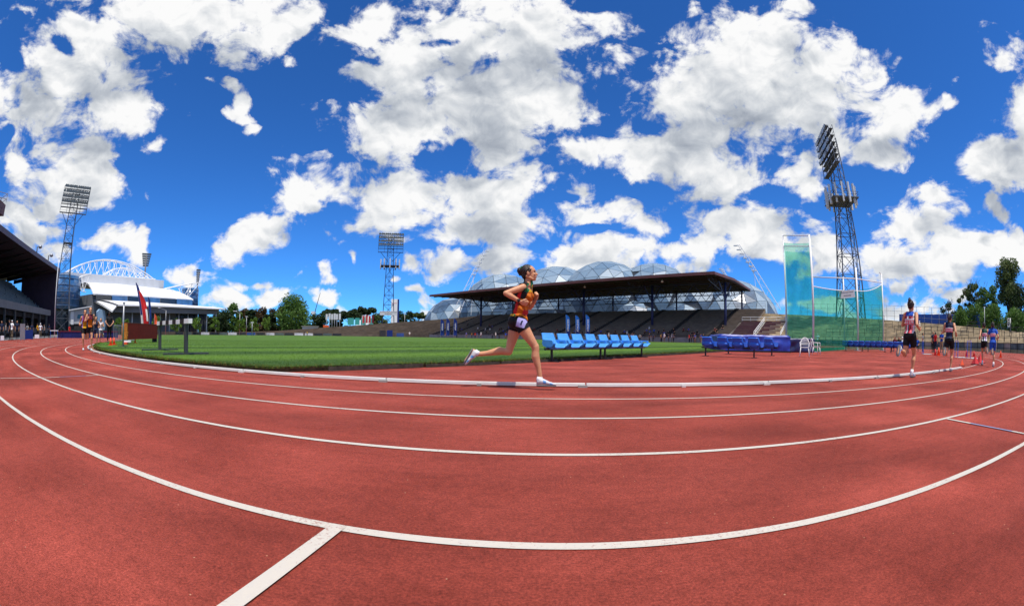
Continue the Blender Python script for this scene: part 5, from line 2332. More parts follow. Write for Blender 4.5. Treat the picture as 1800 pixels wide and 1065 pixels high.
M_ORANGE = mat('orange_cone_plastic', (.80, .085, .02), .5, .4, var=.1, scale=8)
M_RED = mat('red_cone_plastic', (.62, .035, .035), .5, .4, var=.1, scale=8)
cone('red cone on the grass at the feet of the man in black', ground(194.5, 607, GZ), .36, M_ORANGE, 'cones by the left of the track')
cone('second red cone touching the other by the man in black', ground(200.5, 606, GZ), .36, M_ORANGE, 'cones by the left of the track')
cone('small orange cone under the long brown crate', ground(237.5, 603, GZ), .26, M_ORANGE, 'cones by the left of the track')
# crate with orange foam end
cr_a, cr_b = ground(224, 604, GZ), ground(277, 601, GZ)
cv = cr_b - cr_a
cr = thing('equipment_crate', 'long dark red brown equipment crate with torn orange foam end', 'crate', cr_a, math.atan2(cv.y, cv.x))
CL = cv.length
g = MB()
g.box((CL / 2, .2, .66), (CL - .1, .4, .88))
g.build('body', mat('dark_red_brown_board', (.27, .012, .006), .7, .3, var=.25, scale=3), cr)
g = MB()
for i in range(26):
    g.ball((.0 + random.uniform(-.02, .03), random.uniform(0, .4), random.uniform(.25, 1.08)), random.uniform(.035, .06), 6, 5)
g.box((0, .2, .66), (.10, .4, .86))
tag(g.build('foam_end', mat('orange_foam', (.42, .15, .025), .9, .2, var=.4, scale=9), cr), kind='stuff')
g = MB()
g.box((CL / 2, .2, 1.115), (CL, .45, .03))
g.build('lid', mat('red_edge_board', (.17, .03, .022), .6, .3, var=.2, scale=3), cr)
for x in (.12, CL - .12):
    g = MB()
    g.box((x, .2, .11), (.1, .36, .22))
    g.build('skid', M_BLACK, cr)
# grey post
gp0 = ground(216.5, 609, GZ)
zt_ = px(216, 533, gp0.length).z
pst = thing('grey_post', 'tall plain grey post standing in the grass beside the brown crate', 'post', gp0)
g = MB()
g.tube((0, 0, 0), (0, 0, zt_ - GZ), .045, .04, n=8)
g.build('shaft', M_GALV, pst)
g = MB()
g.box((0, 0, zt_ - GZ + .02), (.11, .11, .04))
g.build('cap', M_GALV, pst)
g = MB()
g.box((0, 0, .01), (.4, .4, .03))
g.build('foot_plate', M_POST_GREY, pst)
# small white board in the grass
wbp = ground(223, 605.5, GZ)
wbd = thing('marker_board', 'low white marker board with orange feet lying by the grey post', 'board', wbp, .4)
g = MB()
g.box((0, 0, .16), (.55, .08, .10))
g.build('board', M_WHITE, wbd)
g = MB()
g.box((-.1, 0, .055), (.3, .2, .11))
g.build('foot', M_ORANGE, wbd)
# low crowd fence behind the man in black
fp0, fp1 = px(200, 600, 33), px(236, 600, 36)
cf = thing('crowd_fence', 'low grey bar fence standing behind the grey post', 'fence', (fp0.x, fp0.y, 0))
for z in (.15, 1.15):
    g = MB(org=(fp0.x, fp0.y, 0))
    g.tube((fp0.x, fp0.y, z), (fp1.x, fp1.y, z), .03, n=6)
    g.build('rail', M_GALV, cf)
for i in range(16):
    f = i / 15
    g = MB(org=(fp0.x, fp0.y, 0))
    x, y = fp0.x + (fp1.x - fp0.x) * f, fp0.y + (fp1.y - fp0.y) * f
    g.tube((x, y, 0 if i in (0, 7, 15) else .15), (x, y, 1.15), .022, n=5)
    g.build('bar', M_GALV, cf)


# feather flags
def feather(label, base, h, w, cols, rz, lean=0.0, group=None, text=None, tcol=None):
    t = thing('feather_flag', label, 'flag', base, rz, group)
    g = MB()
    pole = [Vector((lean * (z / h) ** 2 * h, 0, z)) for z in np.linspace(0, h, 9)]
    g.path(pole, .03, n=6)
    g.build('pole', M_GALV, t)
    g = MB()
    z0 = h * .14
    for k, col in enumerate(cols):
        g = MB()
        vs, n = [], 12
        za, zb = z0 + (h - z0) * k / len(cols), z0 + (h - z0) * (k + 1) / len(cols)
        for i in range(n + 1):
            z = za + (zb - za) * i / n
            f = (z - z0) / (h - z0)
            x0 = lean * (z / h) ** 2 * h
            ww = w * (1 - max(0, (f - .82) / .18) ** 2 * .8)
            for dy in (-.012, .012):
                vs += [Vector((x0, dy + .05 * math.sin(f * 6), z)), Vector((x0 + ww, dy + .09 * math.sin(f * 9 + 1), z))]
        fs = []
        for i in range(n):
            a = 4 * i
            fs += [(a, a + 1, a + 5, a + 4), (a + 6, a + 7, a + 3, a + 2), (a + 1, a + 3, a + 7, a + 5), (a + 4, a + 6, a + 2, a)]
        g.add(vs, fs)
        sl_ = g.build('sail', col, t)
    if text:
        text_mesh(text, w * .62, 'lettering', tcol or M_WHITE, sl_, (w * .52, -.17, z0 + (h - z0) * .52), (R(90), R(-90), 0), depth=.01)
    return t


M_FLAG_BLUE = mat('blue_flag_cloth', (.012, .10, .40), .8, .2, var=.15, scale=1)
M_FLAG_NAVY = mat('navy_flag_cloth', (.010, .030, .17), .8, .2, var=.15, scale=1)
M_FLAG_RED = mat('red_flag_cloth', (.55, .02, .025), .8, .2, var=.15, scale=1)
M_FLAG_WHITE = mat('white_flag_cloth', (.72, .72, .72), .8, .2, var=.1, scale=1)


def flag_at(label, u, vb, vt, d, w, cols, lean=0, group=None, text=None, tcol=None):
    b = px(u, vb, d)
    zt = px(u, vt, d).z
    rz = math.atan2(b.y, b.x) - math.pi / 2
    return feather(label, (b.x, b.y, 0), zt, w, cols, rz, lean, group, text, tcol)


FG = 'feather flags'
flag_at('navy and white feather flag leaning over the brown crate', 249, 590, 497, 52, .32, [M_FLAG_WHITE, M_FLAG_NAVY, M_FLAG_NAVY], -.17, FG)
flag_at('red feather flag between two dark flags above the brown crate', 253, 590, 511, 50, .42, [M_FLAG_RED, M_FLAG_RED], -.17, FG)
flag_at('second red feather flag with white mark, above the brown crate', 257, 590, 522, 51, .36, [M_FLAG_RED, M_FLAG_WHITE, M_FLAG_RED], -.15, FG)
flag_at('narrow navy feather flag at the right of the red flags', 263, 590, 522, 53, .28, [M_FLAG_NAVY], -.08, FG)
flag_at('short orange flag beside the white end of the barrier beam', 271, 585, 552, 40, .26, [M_ORANGE], 0, FG)
for i, (u, vt) in enumerate(((774, 561), (784, 560), (797, 560))):
    flag_at(('navy feather flag furthest from the running woman on the far grass edge', 'middle navy feather flag of the three before the dark terrace', 'navy feather flag of the far three next to the stand seats')[i], u, 589, vt, 118, .9, [M_FLAG_NAVY], .01, FG, 'athletics')
for i, (u, vt) in enumerate(((995, 553), (1012, 554), (1030, 553))):
    flag_at(('bright blue feather flag above the first seat backs', 'bright blue feather flag between its two twins', 'bright blue feather flag with the widest sail by the stand')[i], u, 588, vt, 92, .78, [M_FLAG_NAVY, M_FLAG_BLUE, M_FLAG_BLUE], -.02, FG, 'ATHLETICS')

# markers on the right of the bend
RG = 'marker cones on the right of the bend'
cone('orange and black pyramid marker at the end of the white kerb', ground(1691, 643), .22, M_ORANGE, RG, True, 'pyramid_marker')
cone('dark red pyramid marker where the painted edge line begins to turn', ground(1714, 640.5), .33, M_RED, RG, True, 'pyramid_marker')
cone('bright red pyramid marker beside the dark red one', ground(1723, 638.5), .40, M_RED, RG, True, 'pyramid_marker')
for (u, v, h, lab) in ((1699, 624, .38, 'red pyramid marker in front of a blue hurdle stand'), (1712, 625, .36, 'small red pyramid marker between hurdle stand and runners'), (1644, 620, .40, 'red cone left of the orange cone by the runners'), (1650, 621, .50, 'orange cone right of the small red cone'), (1660, 619, .38, 'red cone half hidden by the runner in navy'), (1759, 620, .40, 'orange cone standing alone beyond the runner in blue')):
    p = px(u, v, 31)
    cone(lab, Vector((p.x, p.y, 0)), h, M_RED if 'red' in lab and 'orange cone' not in lab[:12] else M_ORANGE, RG)


def hurdle(label, p, rz):
    t = thing('hurdle', label, 'hurdle', p, rz, 'hurdles stored on the D')
    for sx in (-1, 1):
        g = MB()
        g.tube((sx * .5, 0, .03), (sx * .5, 0, .90), .022, n=6)
        up = g.build('upright', M_SEAT_BLUE2, t)
        g = MB()
        g.tube((sx * .5, 0, .03), (sx * .5, -.7, .03), .022, n=6)
        g.build('foot', M_GALV, up)
    g = MB()
    g.box((0, 0, .87), (1.2, .025, .08))
    g.build('board', M_WHITE, t)
    g = MB()
    g.tube((-.5, -.02, .35), (.5, -.02, .35), .018, n=6)
    g.build('brace', M_GALV, t)
    return t


for (u, v, d, rz, lab) in ((1681, 627, 27, .4, 'hurdle with blue legs behind the runner in navy'), (1703, 628, 26, .5, 'hurdle with blue legs beside a red marker'), (1622, 618, 33, .2, 'hurdle with blue legs right of the striped runner')):
    p = px(u, v, d)
    hurdle(lab, Vector((p.x, p.y, 0)), math.atan2(p.y, p.x) + rz * .5)

# ------------------------------------------------------------------ far side of the field
def board(label, u0, u1, v_top, v_bot, d, m, name='advert_board', cat='board', posts=True, group=None, th=.2, text=None, tsize=1.0, z0=None, tm=None):
    a, b = px(u0, v_bot, d), px(u1, v_bot, d)
    zt = px((u0 + u1) / 2, v_top, d).z
    zb = px((u0 + u1) / 2, v_bot, d).z if z0 is None else z0
    c = (a + b) / 2
    rz = math.atan2((b - a).y, (b - a).x)
    t = thing(name, label, cat, (c.x, c.y, 0), rz, group)
    w = (Vector((a.x, a.y, 0)) - Vector((b.x, b.y, 0))).length
    g = MB()
    g.box((0, 0, (zt + zb) / 2), (w, th, zt - zb))
    bo = g.build('face', m, t)
    if posts:
        for sx in (-1, 1):
            g = MB()
            g.box((sx * w * .38, th * .8, zt * .48), (.12, .12, zt * .96))
            g.build('post', M_GALV, t)
    if text:
        text_mesh(text, tsize, 'lettering', tm or M_BLACK, bo, (0, -th / 2 - .01, (zt + zb) / 2), (R(90), 0, 0))
    return t


bc = [mat('advert_dark', (.03, .035, .04), .5, .3, var=.4, scale=.8), mat('advert_white', (.55, .56, .57), .5, .3, var=.3, scale=.8), mat('advert_green_grey', (.09, .12, .11), .5, .3, var=.4, scale=.8), mat('advert_blue', (.03, .08, .26), .5, .3, var=.3, scale=.8)]
seqb = [0, 2, 0, 1, 0, 2, 1, 0, 3, 0, 1, 2, 0, 1, 1, 0, 2, 0]
names_b = ['dark', 'white', 'grey green', 'blue']
for i, k in enumerate(seqb):
    t = 2.15 - i * .075
    p = P_far(t, 52.0, 0)
    q = P_far(t - .07, 52.0, 0)
    a, b = Vector(p), Vector(q)
    c = (a + b) / 2
    th_ = thing('advert_board', 'low %s advertising board along the far edge of the field' % names_b[k], 'board', c, math.atan2((b - a).y, (b - a).x), 'low boards along the far edge')
    w = (b - a).length
    g = MB()
    g.box((0, 0, .55), (w - .1, .08, .9))
    g.build('face', bc[k], th_)
    for sx in (-1, 1):
        g = MB()
        g.box((sx * w * .35, .1, .4), (.06, .06, .8))
        g.build('stay', M_GALV, th_)
M_PALE = mat('pale_sign_board', (.55, .58, .60))
PG = 'pale sign panels on posts'
for i, u in enumerate((574, 579, 583.5, 588, 592, 597)):
    b = px(u, 572, 205)
    zt, zm = px(u, 552 - (i % 2), 205).z, px(u, 562, 205).z
    t = thing('panel_post', ('pale sign panel on a post, first of the row by the orange barrier', 'pale sign panel on a post, second from the orange barrier', 'pale sign panel on a post, third from the orange barrier', 'pale sign panel on a post, fourth from the orange barrier', 'pale sign panel on a post, fifth from the orange barrier', 'pale sign panel on a post, last of the row from the orange barrier')[i], 'sign', (b.x, b.y, 0), math.atan2(b.y, b.x) - math.pi / 2, PG)
    g = MB()
    g.box((0, 0, (zt + zm) / 2), (.95, .12, zt - zm))
    g.build('panel', M_PALE, t)
    g = MB()
    g.tube((0, .15, 0), (0, .15, zt), .14)
    g.build('post', M_GALV, t)
board('small orange barrier box on the terrace crest left of the pale sign panels', 568, 578, 571.5, 576, 200, mat('orange_barrier', (.62, .10, .02), .6, .3), 'barrier_box', 'barrier', posts=True)
M_SCREEN = mat('turquoise_screen', (.05, .33, .30), .7, .3, var=.15, scale=.4)
for i, (u0, u1) in enumerate(((611, 622), (624, 632), (634, 643), (650, 656))):
    board('turquoise mesh screen %s on the terrace crest' % ('left of its wider twins', 'second along', 'third along', 'behind the red banners')[i], u0, u1, 559, 571, 215, M_SCREEN, 'mesh_screen', 'screen', group='turquoise screens')
M_BAN = mat('red_banner_cloth', (.42, .05, .055), .8, .2, var=.2, scale=.6)
for i, u in enumerate((638, 644, 649, 655)):
    b = px(u, 573, 200)
    zt = px(u, 555 - i % 2, 200).z
    zm = px(u, 568, 200).z
    t = thing('street_banner', ('red banner on a pole nearest the turquoise screens', 'second red banner on a pole from the turquoise screens', 'third red banner on a pole from the turquoise screens', 'last red banner on a pole beside the floodlight tower')[i], 'banner', (b.x, b.y, 0), math.atan2(b.y, b.x) - math.pi / 2, 'red banners on poles')
    g = MB()
    g.tube((-.4, 0, 0), (-.4, 0, zt + .3), .08)
    g.build('pole', M_GALV, t)
    g = MB()
    g.box((.15, 0, (zt + zm) / 2), (.9, .05, zt - zm))
    g.build('cloth', M_BAN, t)
ps = board('tall white pylon sign with dark blue edge behind the floodlight tower', 687, 698, 526, 570, 212, M_WHITE, 'pylon_sign', 'sign', posts=False, th=1.2, z0=.0)
g = MB()
w_ = 11 / 800 * 212
g.box((w_ / 2 + .4, 0, px(690, 526, 212).z / 2), (.8, 1.26, px(690, 526, 212).z))
g.build('edge', M_FLAG_NAVY, ps)
text_mesh('sports', .9, 'lettering', M_FLAG_RED, ps, (0, -.62, px(690, 533, 212).z), (R(90), 0, 0))
board('small blue kiosk board at the foot of the floodlight tower', 697, 710, 585.5, 589, 150, bc[3], 'kiosk_board', 'board', posts=True, z0=.1)
board('dark advertising board under the blue floodlight tower', 667, 678, 580.5, 588, 160, bc[0], 'kiosk_board', 'board', posts=True, z0=.1)
board('navy advertising board under the blue floodlight tower, beside the dark one', 680, 690, 580.5, 588, 160, M_FLAG_NAVY, 'kiosk_board', 'board', posts=True, z0=.1)
# low shed left of the pale posts
p = px(545, 576, 215)
sh = thing('low_shed', 'low flat roofed grey shed behind the field right of the biggest tree', 'shed', (p.x, p.y, 0), math.atan2(p.y, p.x) - math.pi / 2)
g = MB()
g.box((0, 0, 2.0), (7.5, 4, 4.0))
g.build('wall', M_OFFWHITE, sh)
g = MB()
g.box((0, -.3, 4.15), (8.6, 5, .3))
g.build('roof', M_CONCRETE, sh)
for x in (-2.2, .2, 2.4):
    g = MB()
    g.box((x, -2.02, 2.4), (1.7, .08, 1.2))
    g.build('window', M_GLASS_BLUE, sh)
# grey house with dark window left, before the arena
p = px(135, 588, 140)
hs_ = thing('grey_house', 'small pale grey house with one dark window below the arena', 'building', (p.x, p.y, 0), math.atan2(p.y, p.x) - math.pi / 2)
zt = px(140, 540, 140).z
zl = px(122, 546, 140).z
g = MB()
g.prism([(-2.6, 0, 3), (4.5, 0, 3), (4.5, 0, zt), (-2.6, 0, zl)], (0, 6, 0))
g.build('wall', mat('pale_grey_render', (.42, .43, .45), .8, .3, var=.1, scale=.4), hs_, fix=True)
g = MB()
g.prism([(-2.4, .2, 0), (4.3, .2, 0), (4.3, .2, 3.02), (-2.4, .2, 3.02)], (0, 5.5, 0))
g.build('lower_wall', M_AISLE, hs_, fix=True)
g = MB()
g.bar((-3.0, -.4, zl + .05), (5, -.4, zt + .25), 1.2, .25)
g.build('roof_edge', M_OFFWHITE, hs_)
g = MB()
g.box((1.6, -.06, 5.0), (3.0, .14, 1.1))
g.build('window', M_GLASS_DARK, hs_)
g = MB()
g.box((-1.7, -.12, 4.6), (1.0, .2, 3.6))
g.build('door_panel', M_OFFWHITE, hs_)


def street_lamp(label, u, vt, d, arm=0.0, group='street lamps beyond the field'):
    b = px(u, 585, d)
    h = px(u, vt, d).z
    t = thing('street_lamp', label, 'lamp', (b.x, b.y, 0), math.atan2(b.y, b.x) - math.pi / 2, group)
    g = MB()
    g.tube((0, 0, 0), (0, 0, h * .9), .12, .08)
    if arm:
        pts = [Vector((arm * math.sin(a), 0, h * .9 + h * .1 * (1 - math.cos(a)) ** .0 * math.sin(a))) for a in np.linspace(0, math.pi / 2, 6)]
        g.path(pts, .06, n=5)
    g.build('pole', M_GALV, t)
    g = MB()
    g.box((arm * 1.15, 0, h if arm else h * .93), (.8, .3, .22))
    g.build('head', M_OFFWHITE, t)
    return t


street_lamp('curved grey street lamp in front of the arena glass', 291, 541, 150, -2.2)
street_lamp('grey street lamp in front of the dark treeline', 421, 547, 160, -1.8)
street_lamp('short square headed lamp right of the curved treeline lamp', 433, 554, 165, 0)
street_lamp('short pale lamp post near the far track edge', 443, 565, 120, 0)
street_lamp('slim lamp pole right of the pylon sign', 711, 547, 190, 0)
# construction crane far off
p = px(552, 575, 420)
cn = thing('tower_crane', 'distant thin crane with raised jib right of the biggest tree', 'crane', (p.x, p.y, 0))
j0, j1 = px(551, 552, 420), px(563, 515, 420)
g = MB(org=cn.location)
g.tube((p.x, p.y, 0), (p.x, p.y, j0.z), .7, n=6)
g.build('mast', M_TOWER, cn)
g = MB(org=cn.location)
g.tube((p.x, p.y, j0.z), j1, .45, .2, n=5)
g.build('jib', M_TOWER, cn)
g = MB(org=cn.location)
g.box((p.x - 1, p.y, j0.z + 1), (3.5, 3, 3))
g.build('cab', M_OFFWHITE, cn)
# high jump bed at the far left
ha_, hb_ = px(106, 592, 62), px(207, 592, 64)
hj = thing('high_jump_bed', 'long navy high jump bed with dark red top at the end of the straight', 'mat', (ha_.x, ha_.y, 0), math.atan2((hb_ - ha_).y, (hb_ - ha_).x))
hl = (Vector((ha_.x, ha_.y, 0)) - Vector((hb_.x, hb_.y, 0))).length
g = MB()
g.box((hl / 2, 1.5, .38), (hl, 3, .76))
g.build('bed', mat('navy_foam_cover', (.012, .018, .11), .6, .3, var=.3, scale=2), hj)
g = MB()
g.box((hl / 2, 1.5, .80), (hl + .1, 3.1, .09))
g.build('top_sheet', mat('dark_red_sheet', (.20, .02, .03), .6, .3, var=.3, scale=2), hj)
# officials' gear before the grandstand
for (u0, u1, vt, vb, d, m_, lab) in ((35, 44, 569, 597, 46, mat('grey_screen', (.20, .20, .22), .6, .3), 'plain grey display panel before the grandstand'), (1, 7, 590, 596, 44, M_WHITE, 'small white box on the ground before the grandstand'), (61, 69, 588, 593, 56, M_WHITE, 'tilted white board before the grandstand'), (44, 58, 580, 594, 50, M_FLAG_NAVY, 'dark blue trestle cover before the grandstand')):
    board(lab, u0, u1, vt, vb, d, m_, 'display_board', 'board', posts=True, z0=.05)
hurdle('hurdle standing by itself near the high jump bed', Vector((px(95, 595, 55).x, px(95, 595, 55).y, 0)), R(50))
flagpole = ground(97, 594)
fp = px(97, 540, 60)
fpl = thing('flag_pole', 'thin pale pole in front of the grandstand end wall', 'pole', (fp.x, fp.y, 0))
g = MB()
g.tube((0, 0, 0), (0, 0, 9.2), .07, .05)
g.build('shaft', M_OFFWHITE, fpl)
g = MB()
g.ball((0, 0, 9.25), .1, 8, 6)
g.build('finial', M_OFFWHITE, fpl)
# small white sign in the shrubs on the right
p = px(1773, 567, 72)
sg = thing('tall_sign', 'small upright white sign with dark marks among the shrubs', 'sign', (p.x, p.y, 0), math.atan2(p.y, p.x) - math.pi / 2)
zt = px(1773, 559, 72).z
g = MB()
g.box((0, 0, zt - .6), (.42, .08, 1.2))
g.build('face', M_WHITE, sg)
g = MB()
g.tube((.35, .1, 0), (.35, .1, zt), .06)
g.build('post', M_GALV, sg)
for k in range(3):
    g = MB()
    g.box((0, -.045, zt - .28 - .32 * k), (.24, .02, .2))
    g.build('mark', M_BLACK, sg)
p = px(1731, 585, 66)
lp = thing('light_pole', 'thin grey pole rising behind the runner in green', 'pole', (p.x, p.y, 0))
g = MB()
g.tube((0, 0, 0), (0, 0, px(1731, 540, 66).z), .06, .04)
g.build('shaft', M_GALV, lp)
g = MB()
g.box((0, 0, px(1731, 540, 66).z), (.3, .12, .1))
g.build('head', M_OFFWHITE, lp)

# ------------------------------------------------------------------ people
def skin_mat(name, col):
    m = bpy.data.materials.new(name)
    m.use_nodes = True
    nt = m.node_tree
    b = nt.nodes['Principled BSDF']
    b.inputs['Roughness'].default_value = .48
    b.inputs['Specular IOR Level'].default_value = .4
    try:
        b.inputs['Subsurface Weight'].default_value = .08
        b.inputs['Subsurface Radius'].default_value = (.012, .005, .003)
    except Exception:
        pass
    tc = nt.nodes.new('ShaderNodeTexCoord')
    n = nt.nodes.new('ShaderNodeTexNoise')
    n.inputs['Scale'].default_value = 9
    n.inputs['Detail'].default_value = 5
    nt.links.new(tc.outputs['Object'], n.inputs['Vector'])
    r = nt.nodes.new('ShaderNodeValToRGB')
    r.color_ramp.elements[0].position, r.color_ramp.elements[1].position = .3, .7
    r.color_ramp.elements[0].color = (*(c * k for c, k in zip(col, (.90, .84, .80))), 1)
    r.color_ramp.elements[1].color = (*(c * 1.06 for c in col), 1)
    nt.links.new(n.outputs['Fac'], r.inputs[0])
    nt.links.new(r.outputs[0], b.inputs['Base Color'])
    return m


SKIN = skin_mat('fair_skin', (.60, .300, .160))
SKIN_D = skin_mat('tanned_skin', (.34, .16, .085))


def cloth(name, col, rough=.75):
    return mat('cloth_' + name, col, rough, .25, var=.10, scale=14, bump=.25, bscale=45)


C = {k: cloth(k, v) for k, v in dict(black=(.010, .010, .012), orange=(.52, .125, .006), red=(.55, .018, .022), green=(.010, .16, .055), yellow=(.60, .33, .012), white=(.74, .74, .76), navy=(.012, .020, .055),
                                     blue=(.012, .075, .42), purple=(.22, .10, .40), maroon=(.14, .015, .03), grey=(.20, .20, .21), tan=(.30, .22, .13), teal=(.03, .19, .20), lilac=(.38, .36, .66), pink=(.72, .16, .20), khaki=(.19, .16, .10)).items()}
HAIR = mat('dark_brown_hair', (.022, .012, .008), .45, .5, var=.4, scale=40, bump=.5, bscale=90)
HAIR_L = mat('light_brown_hair', (.11, .055, .025), .45, .5, var=.4, scale=40, bump=.5, bscale=90)
M_SHOE = mat('white_shoe_mesh', (.55, .55, .57), .5, .4, var=.12, scale=30)
M_SHOE_BLUE = mat('pale_blue_shoe_trim', (.10, .30, .62), .5, .4, var=.1, scale=20)
M_SHOE_DARK = mat('dark_shoe', (.03, .03, .035), .5, .4, var=.2, scale=20)
M_SOLE = mat('grey_rubber_sole', (.16, .16, .17), .7, .3, var=.1, scale=20)
M_EYE = mat('dark_eye', (.02, .012, .01), .2, .6, var=0)
M_LIP = mat('lip', (.36, .11, .09), .5, .4, var=0)

V3 = Vector
TMP_SCENE = bpy.data.scenes.new('tmp')


def remeshed(g, voxel, smooth=4):
    me = bpy.data.meshes.new('tmp')
    me.from_pydata(g.v, [], g.f)
    bm = bmesh.new()
    bm.from_mesh(me)
    bmesh.ops.recalc_face_normals(bm, faces=bm.faces)
    bm.to_mesh(me)
    bm.free()
    o = bpy.data.objects.new('tmp', me)
    TMP_SCENE.collection.objects.link(o)
    m = o.modifiers.new('r', 'REMESH')
    m.mode = 'VOXEL'
    m.voxel_size = voxel
    m.use_smooth_shade = True
    if smooth:
        s = o.modifiers.new('s', 'SMOOTH')
        s.factor = .5
        s.iterations = smooth
    vl = TMP_SCENE.view_layers[0]
    vl.update()
    out = bpy.data.meshes.new_from_object(o.evaluated_get(vl.depsgraph))
    bpy.data.objects.remove(o)
    bpy.data.meshes.remove(me)
    return out


def rcone(g, a, b, ra, rb, seg=12):
    g.tube(a, b, ra, rb, n=seg)
    g.ball(a, ra, seg, 8)
    g.ball(b, rb, seg, 8)


def frame_of(lat, up):
    y = lat.normalized()
    z = (up - y * up.dot(y)).normalized()
    x = y.cross(z)
    return Matrix((x, y, z)).transposed()


def hand(g, wr, tip, palm_n, side_v, fist=True, s=1.0):
    """palm, four bent fingers of unequal length and a thumb leaving the side of the palm"""
    d = (tip - wr).normalized()
    n = (palm_n - d * palm_n.dot(d)).normalized()
    sv = d.cross(n)
    if sv.dot(side_v) < 0:
        sv = -sv
    L = .082 * s
    m = Matrix((d, sv, n)).transposed()
    pc = wr + d * (.015 + L * .5)
    g.ball(pc, (L * .62, .040 * s, .017 * s), 12, 8, m)
    for i, (o_, ln) in enumerate(((.030, .072), (.010, .080), (-.010, .075), (-.029, .060))):
        k = wr + d * (.015 + L) + sv * o_ * s
        ln *= s
        if fist:
            a = k + (d * .55 + n * .30) * ln * .55
            b = a + (n * .85 - d * .35) * ln * .40
            c = b + (-d * .9 + n * .05) * ln * .32
        else:
            a = k + (d * .95 + n * .2) * ln * .45
            b = a + (d * .8 + n * .5) * ln * .32
            c = b + (d * .5 + n * .8) * ln * .25
        rcone(g, k - d * .02 * s, a, .0092 * s, .0085 * s, 8)
        rcone(g, a, b, .0085 * s, .0078 * s, 8)
        rcone(g, b, c, .0078 * s, .007 * s, 8)
    t0 = wr + d * .035 * s + sv * .030 * s
    t1 = t0 + (sv * .55 + d * .75 + n * .25) * .040 * s
    t2 = t1 + (d * .8 + n * .55 - sv * .25) * .034 * s
    rcone(g, t0, t1, .012 * s, .010 * s, 8)
    rcone(g, t1, t2, .010 * s, .008 * s, 8)


def shoe(name, heel, toe, upv, parent, upper, trim, w=.045, org=V3((0, 0, 0)), hs=1.0):
    """running shoe lofted from heel to toe, with its sole"""
    d = (toe - heel)
    L = d.length
    d.normalize()
    up = (upv - d * upv.dot(d)).normalized()
    sd = d.cross(up)
    secs = [(-.06, .55, .060), (-.03, .82, .078), (.12, .98, .088), (.28, .95, .085), (.45, .95, .070), (.65, 1.08, .052), (.82, 1.05, .043), (.96, .8, .036), (1.03, .45, .026)]
    secs = [(a, b, c * hs) for a, b, c in secs]

    def loft(z0, fz, grow, mats, nm, par, stripe=False):
        g = MB(org=org)
        g.smooth = True
        n = 12
        vs = []
        for f, ww, hh in secs:
            for i in range(n):
                t = 2 * math.pi * i / n
                y = math.cos(t) * w * ww * grow
                zt = fz(hh)
                z = z0 + (math.sin(t) * .5 + .5) ** .8 * (zt - z0)
                vs.append(heel + d * (f * L) + sd * y + up * z)
        for k in range(len(secs) - 1):
            for i in range(n):
                j = (i + 1) % n
                g.cur = 1 if (stripe and k in (3, 5) and i in (0, 5, 6, 11)) else 0
                g.add([], [])
                g.f.append((k * n + i, k * n + j, (k + 1) * n + j, (k + 1) * n + i))
                g.mi.append(g.cur)
                g.sm.append(True)
        g.v = [tuple(p) for p in vs]
        g.f += [tuple(range(n - 1, -1, -1)), tuple((len(secs) - 1) * n + i for i in range(n))]
        g.mi += [0, 0]
        g.sm += [False, False]
        return g.build(nm, mats, par)
    o = loft(.012, lambda h: h, 1.0, [upper, trim], name, parent, True)
    loft(-.004, lambda h: .020, 1.08, [M_SOLE], 'sole', o)
    return o


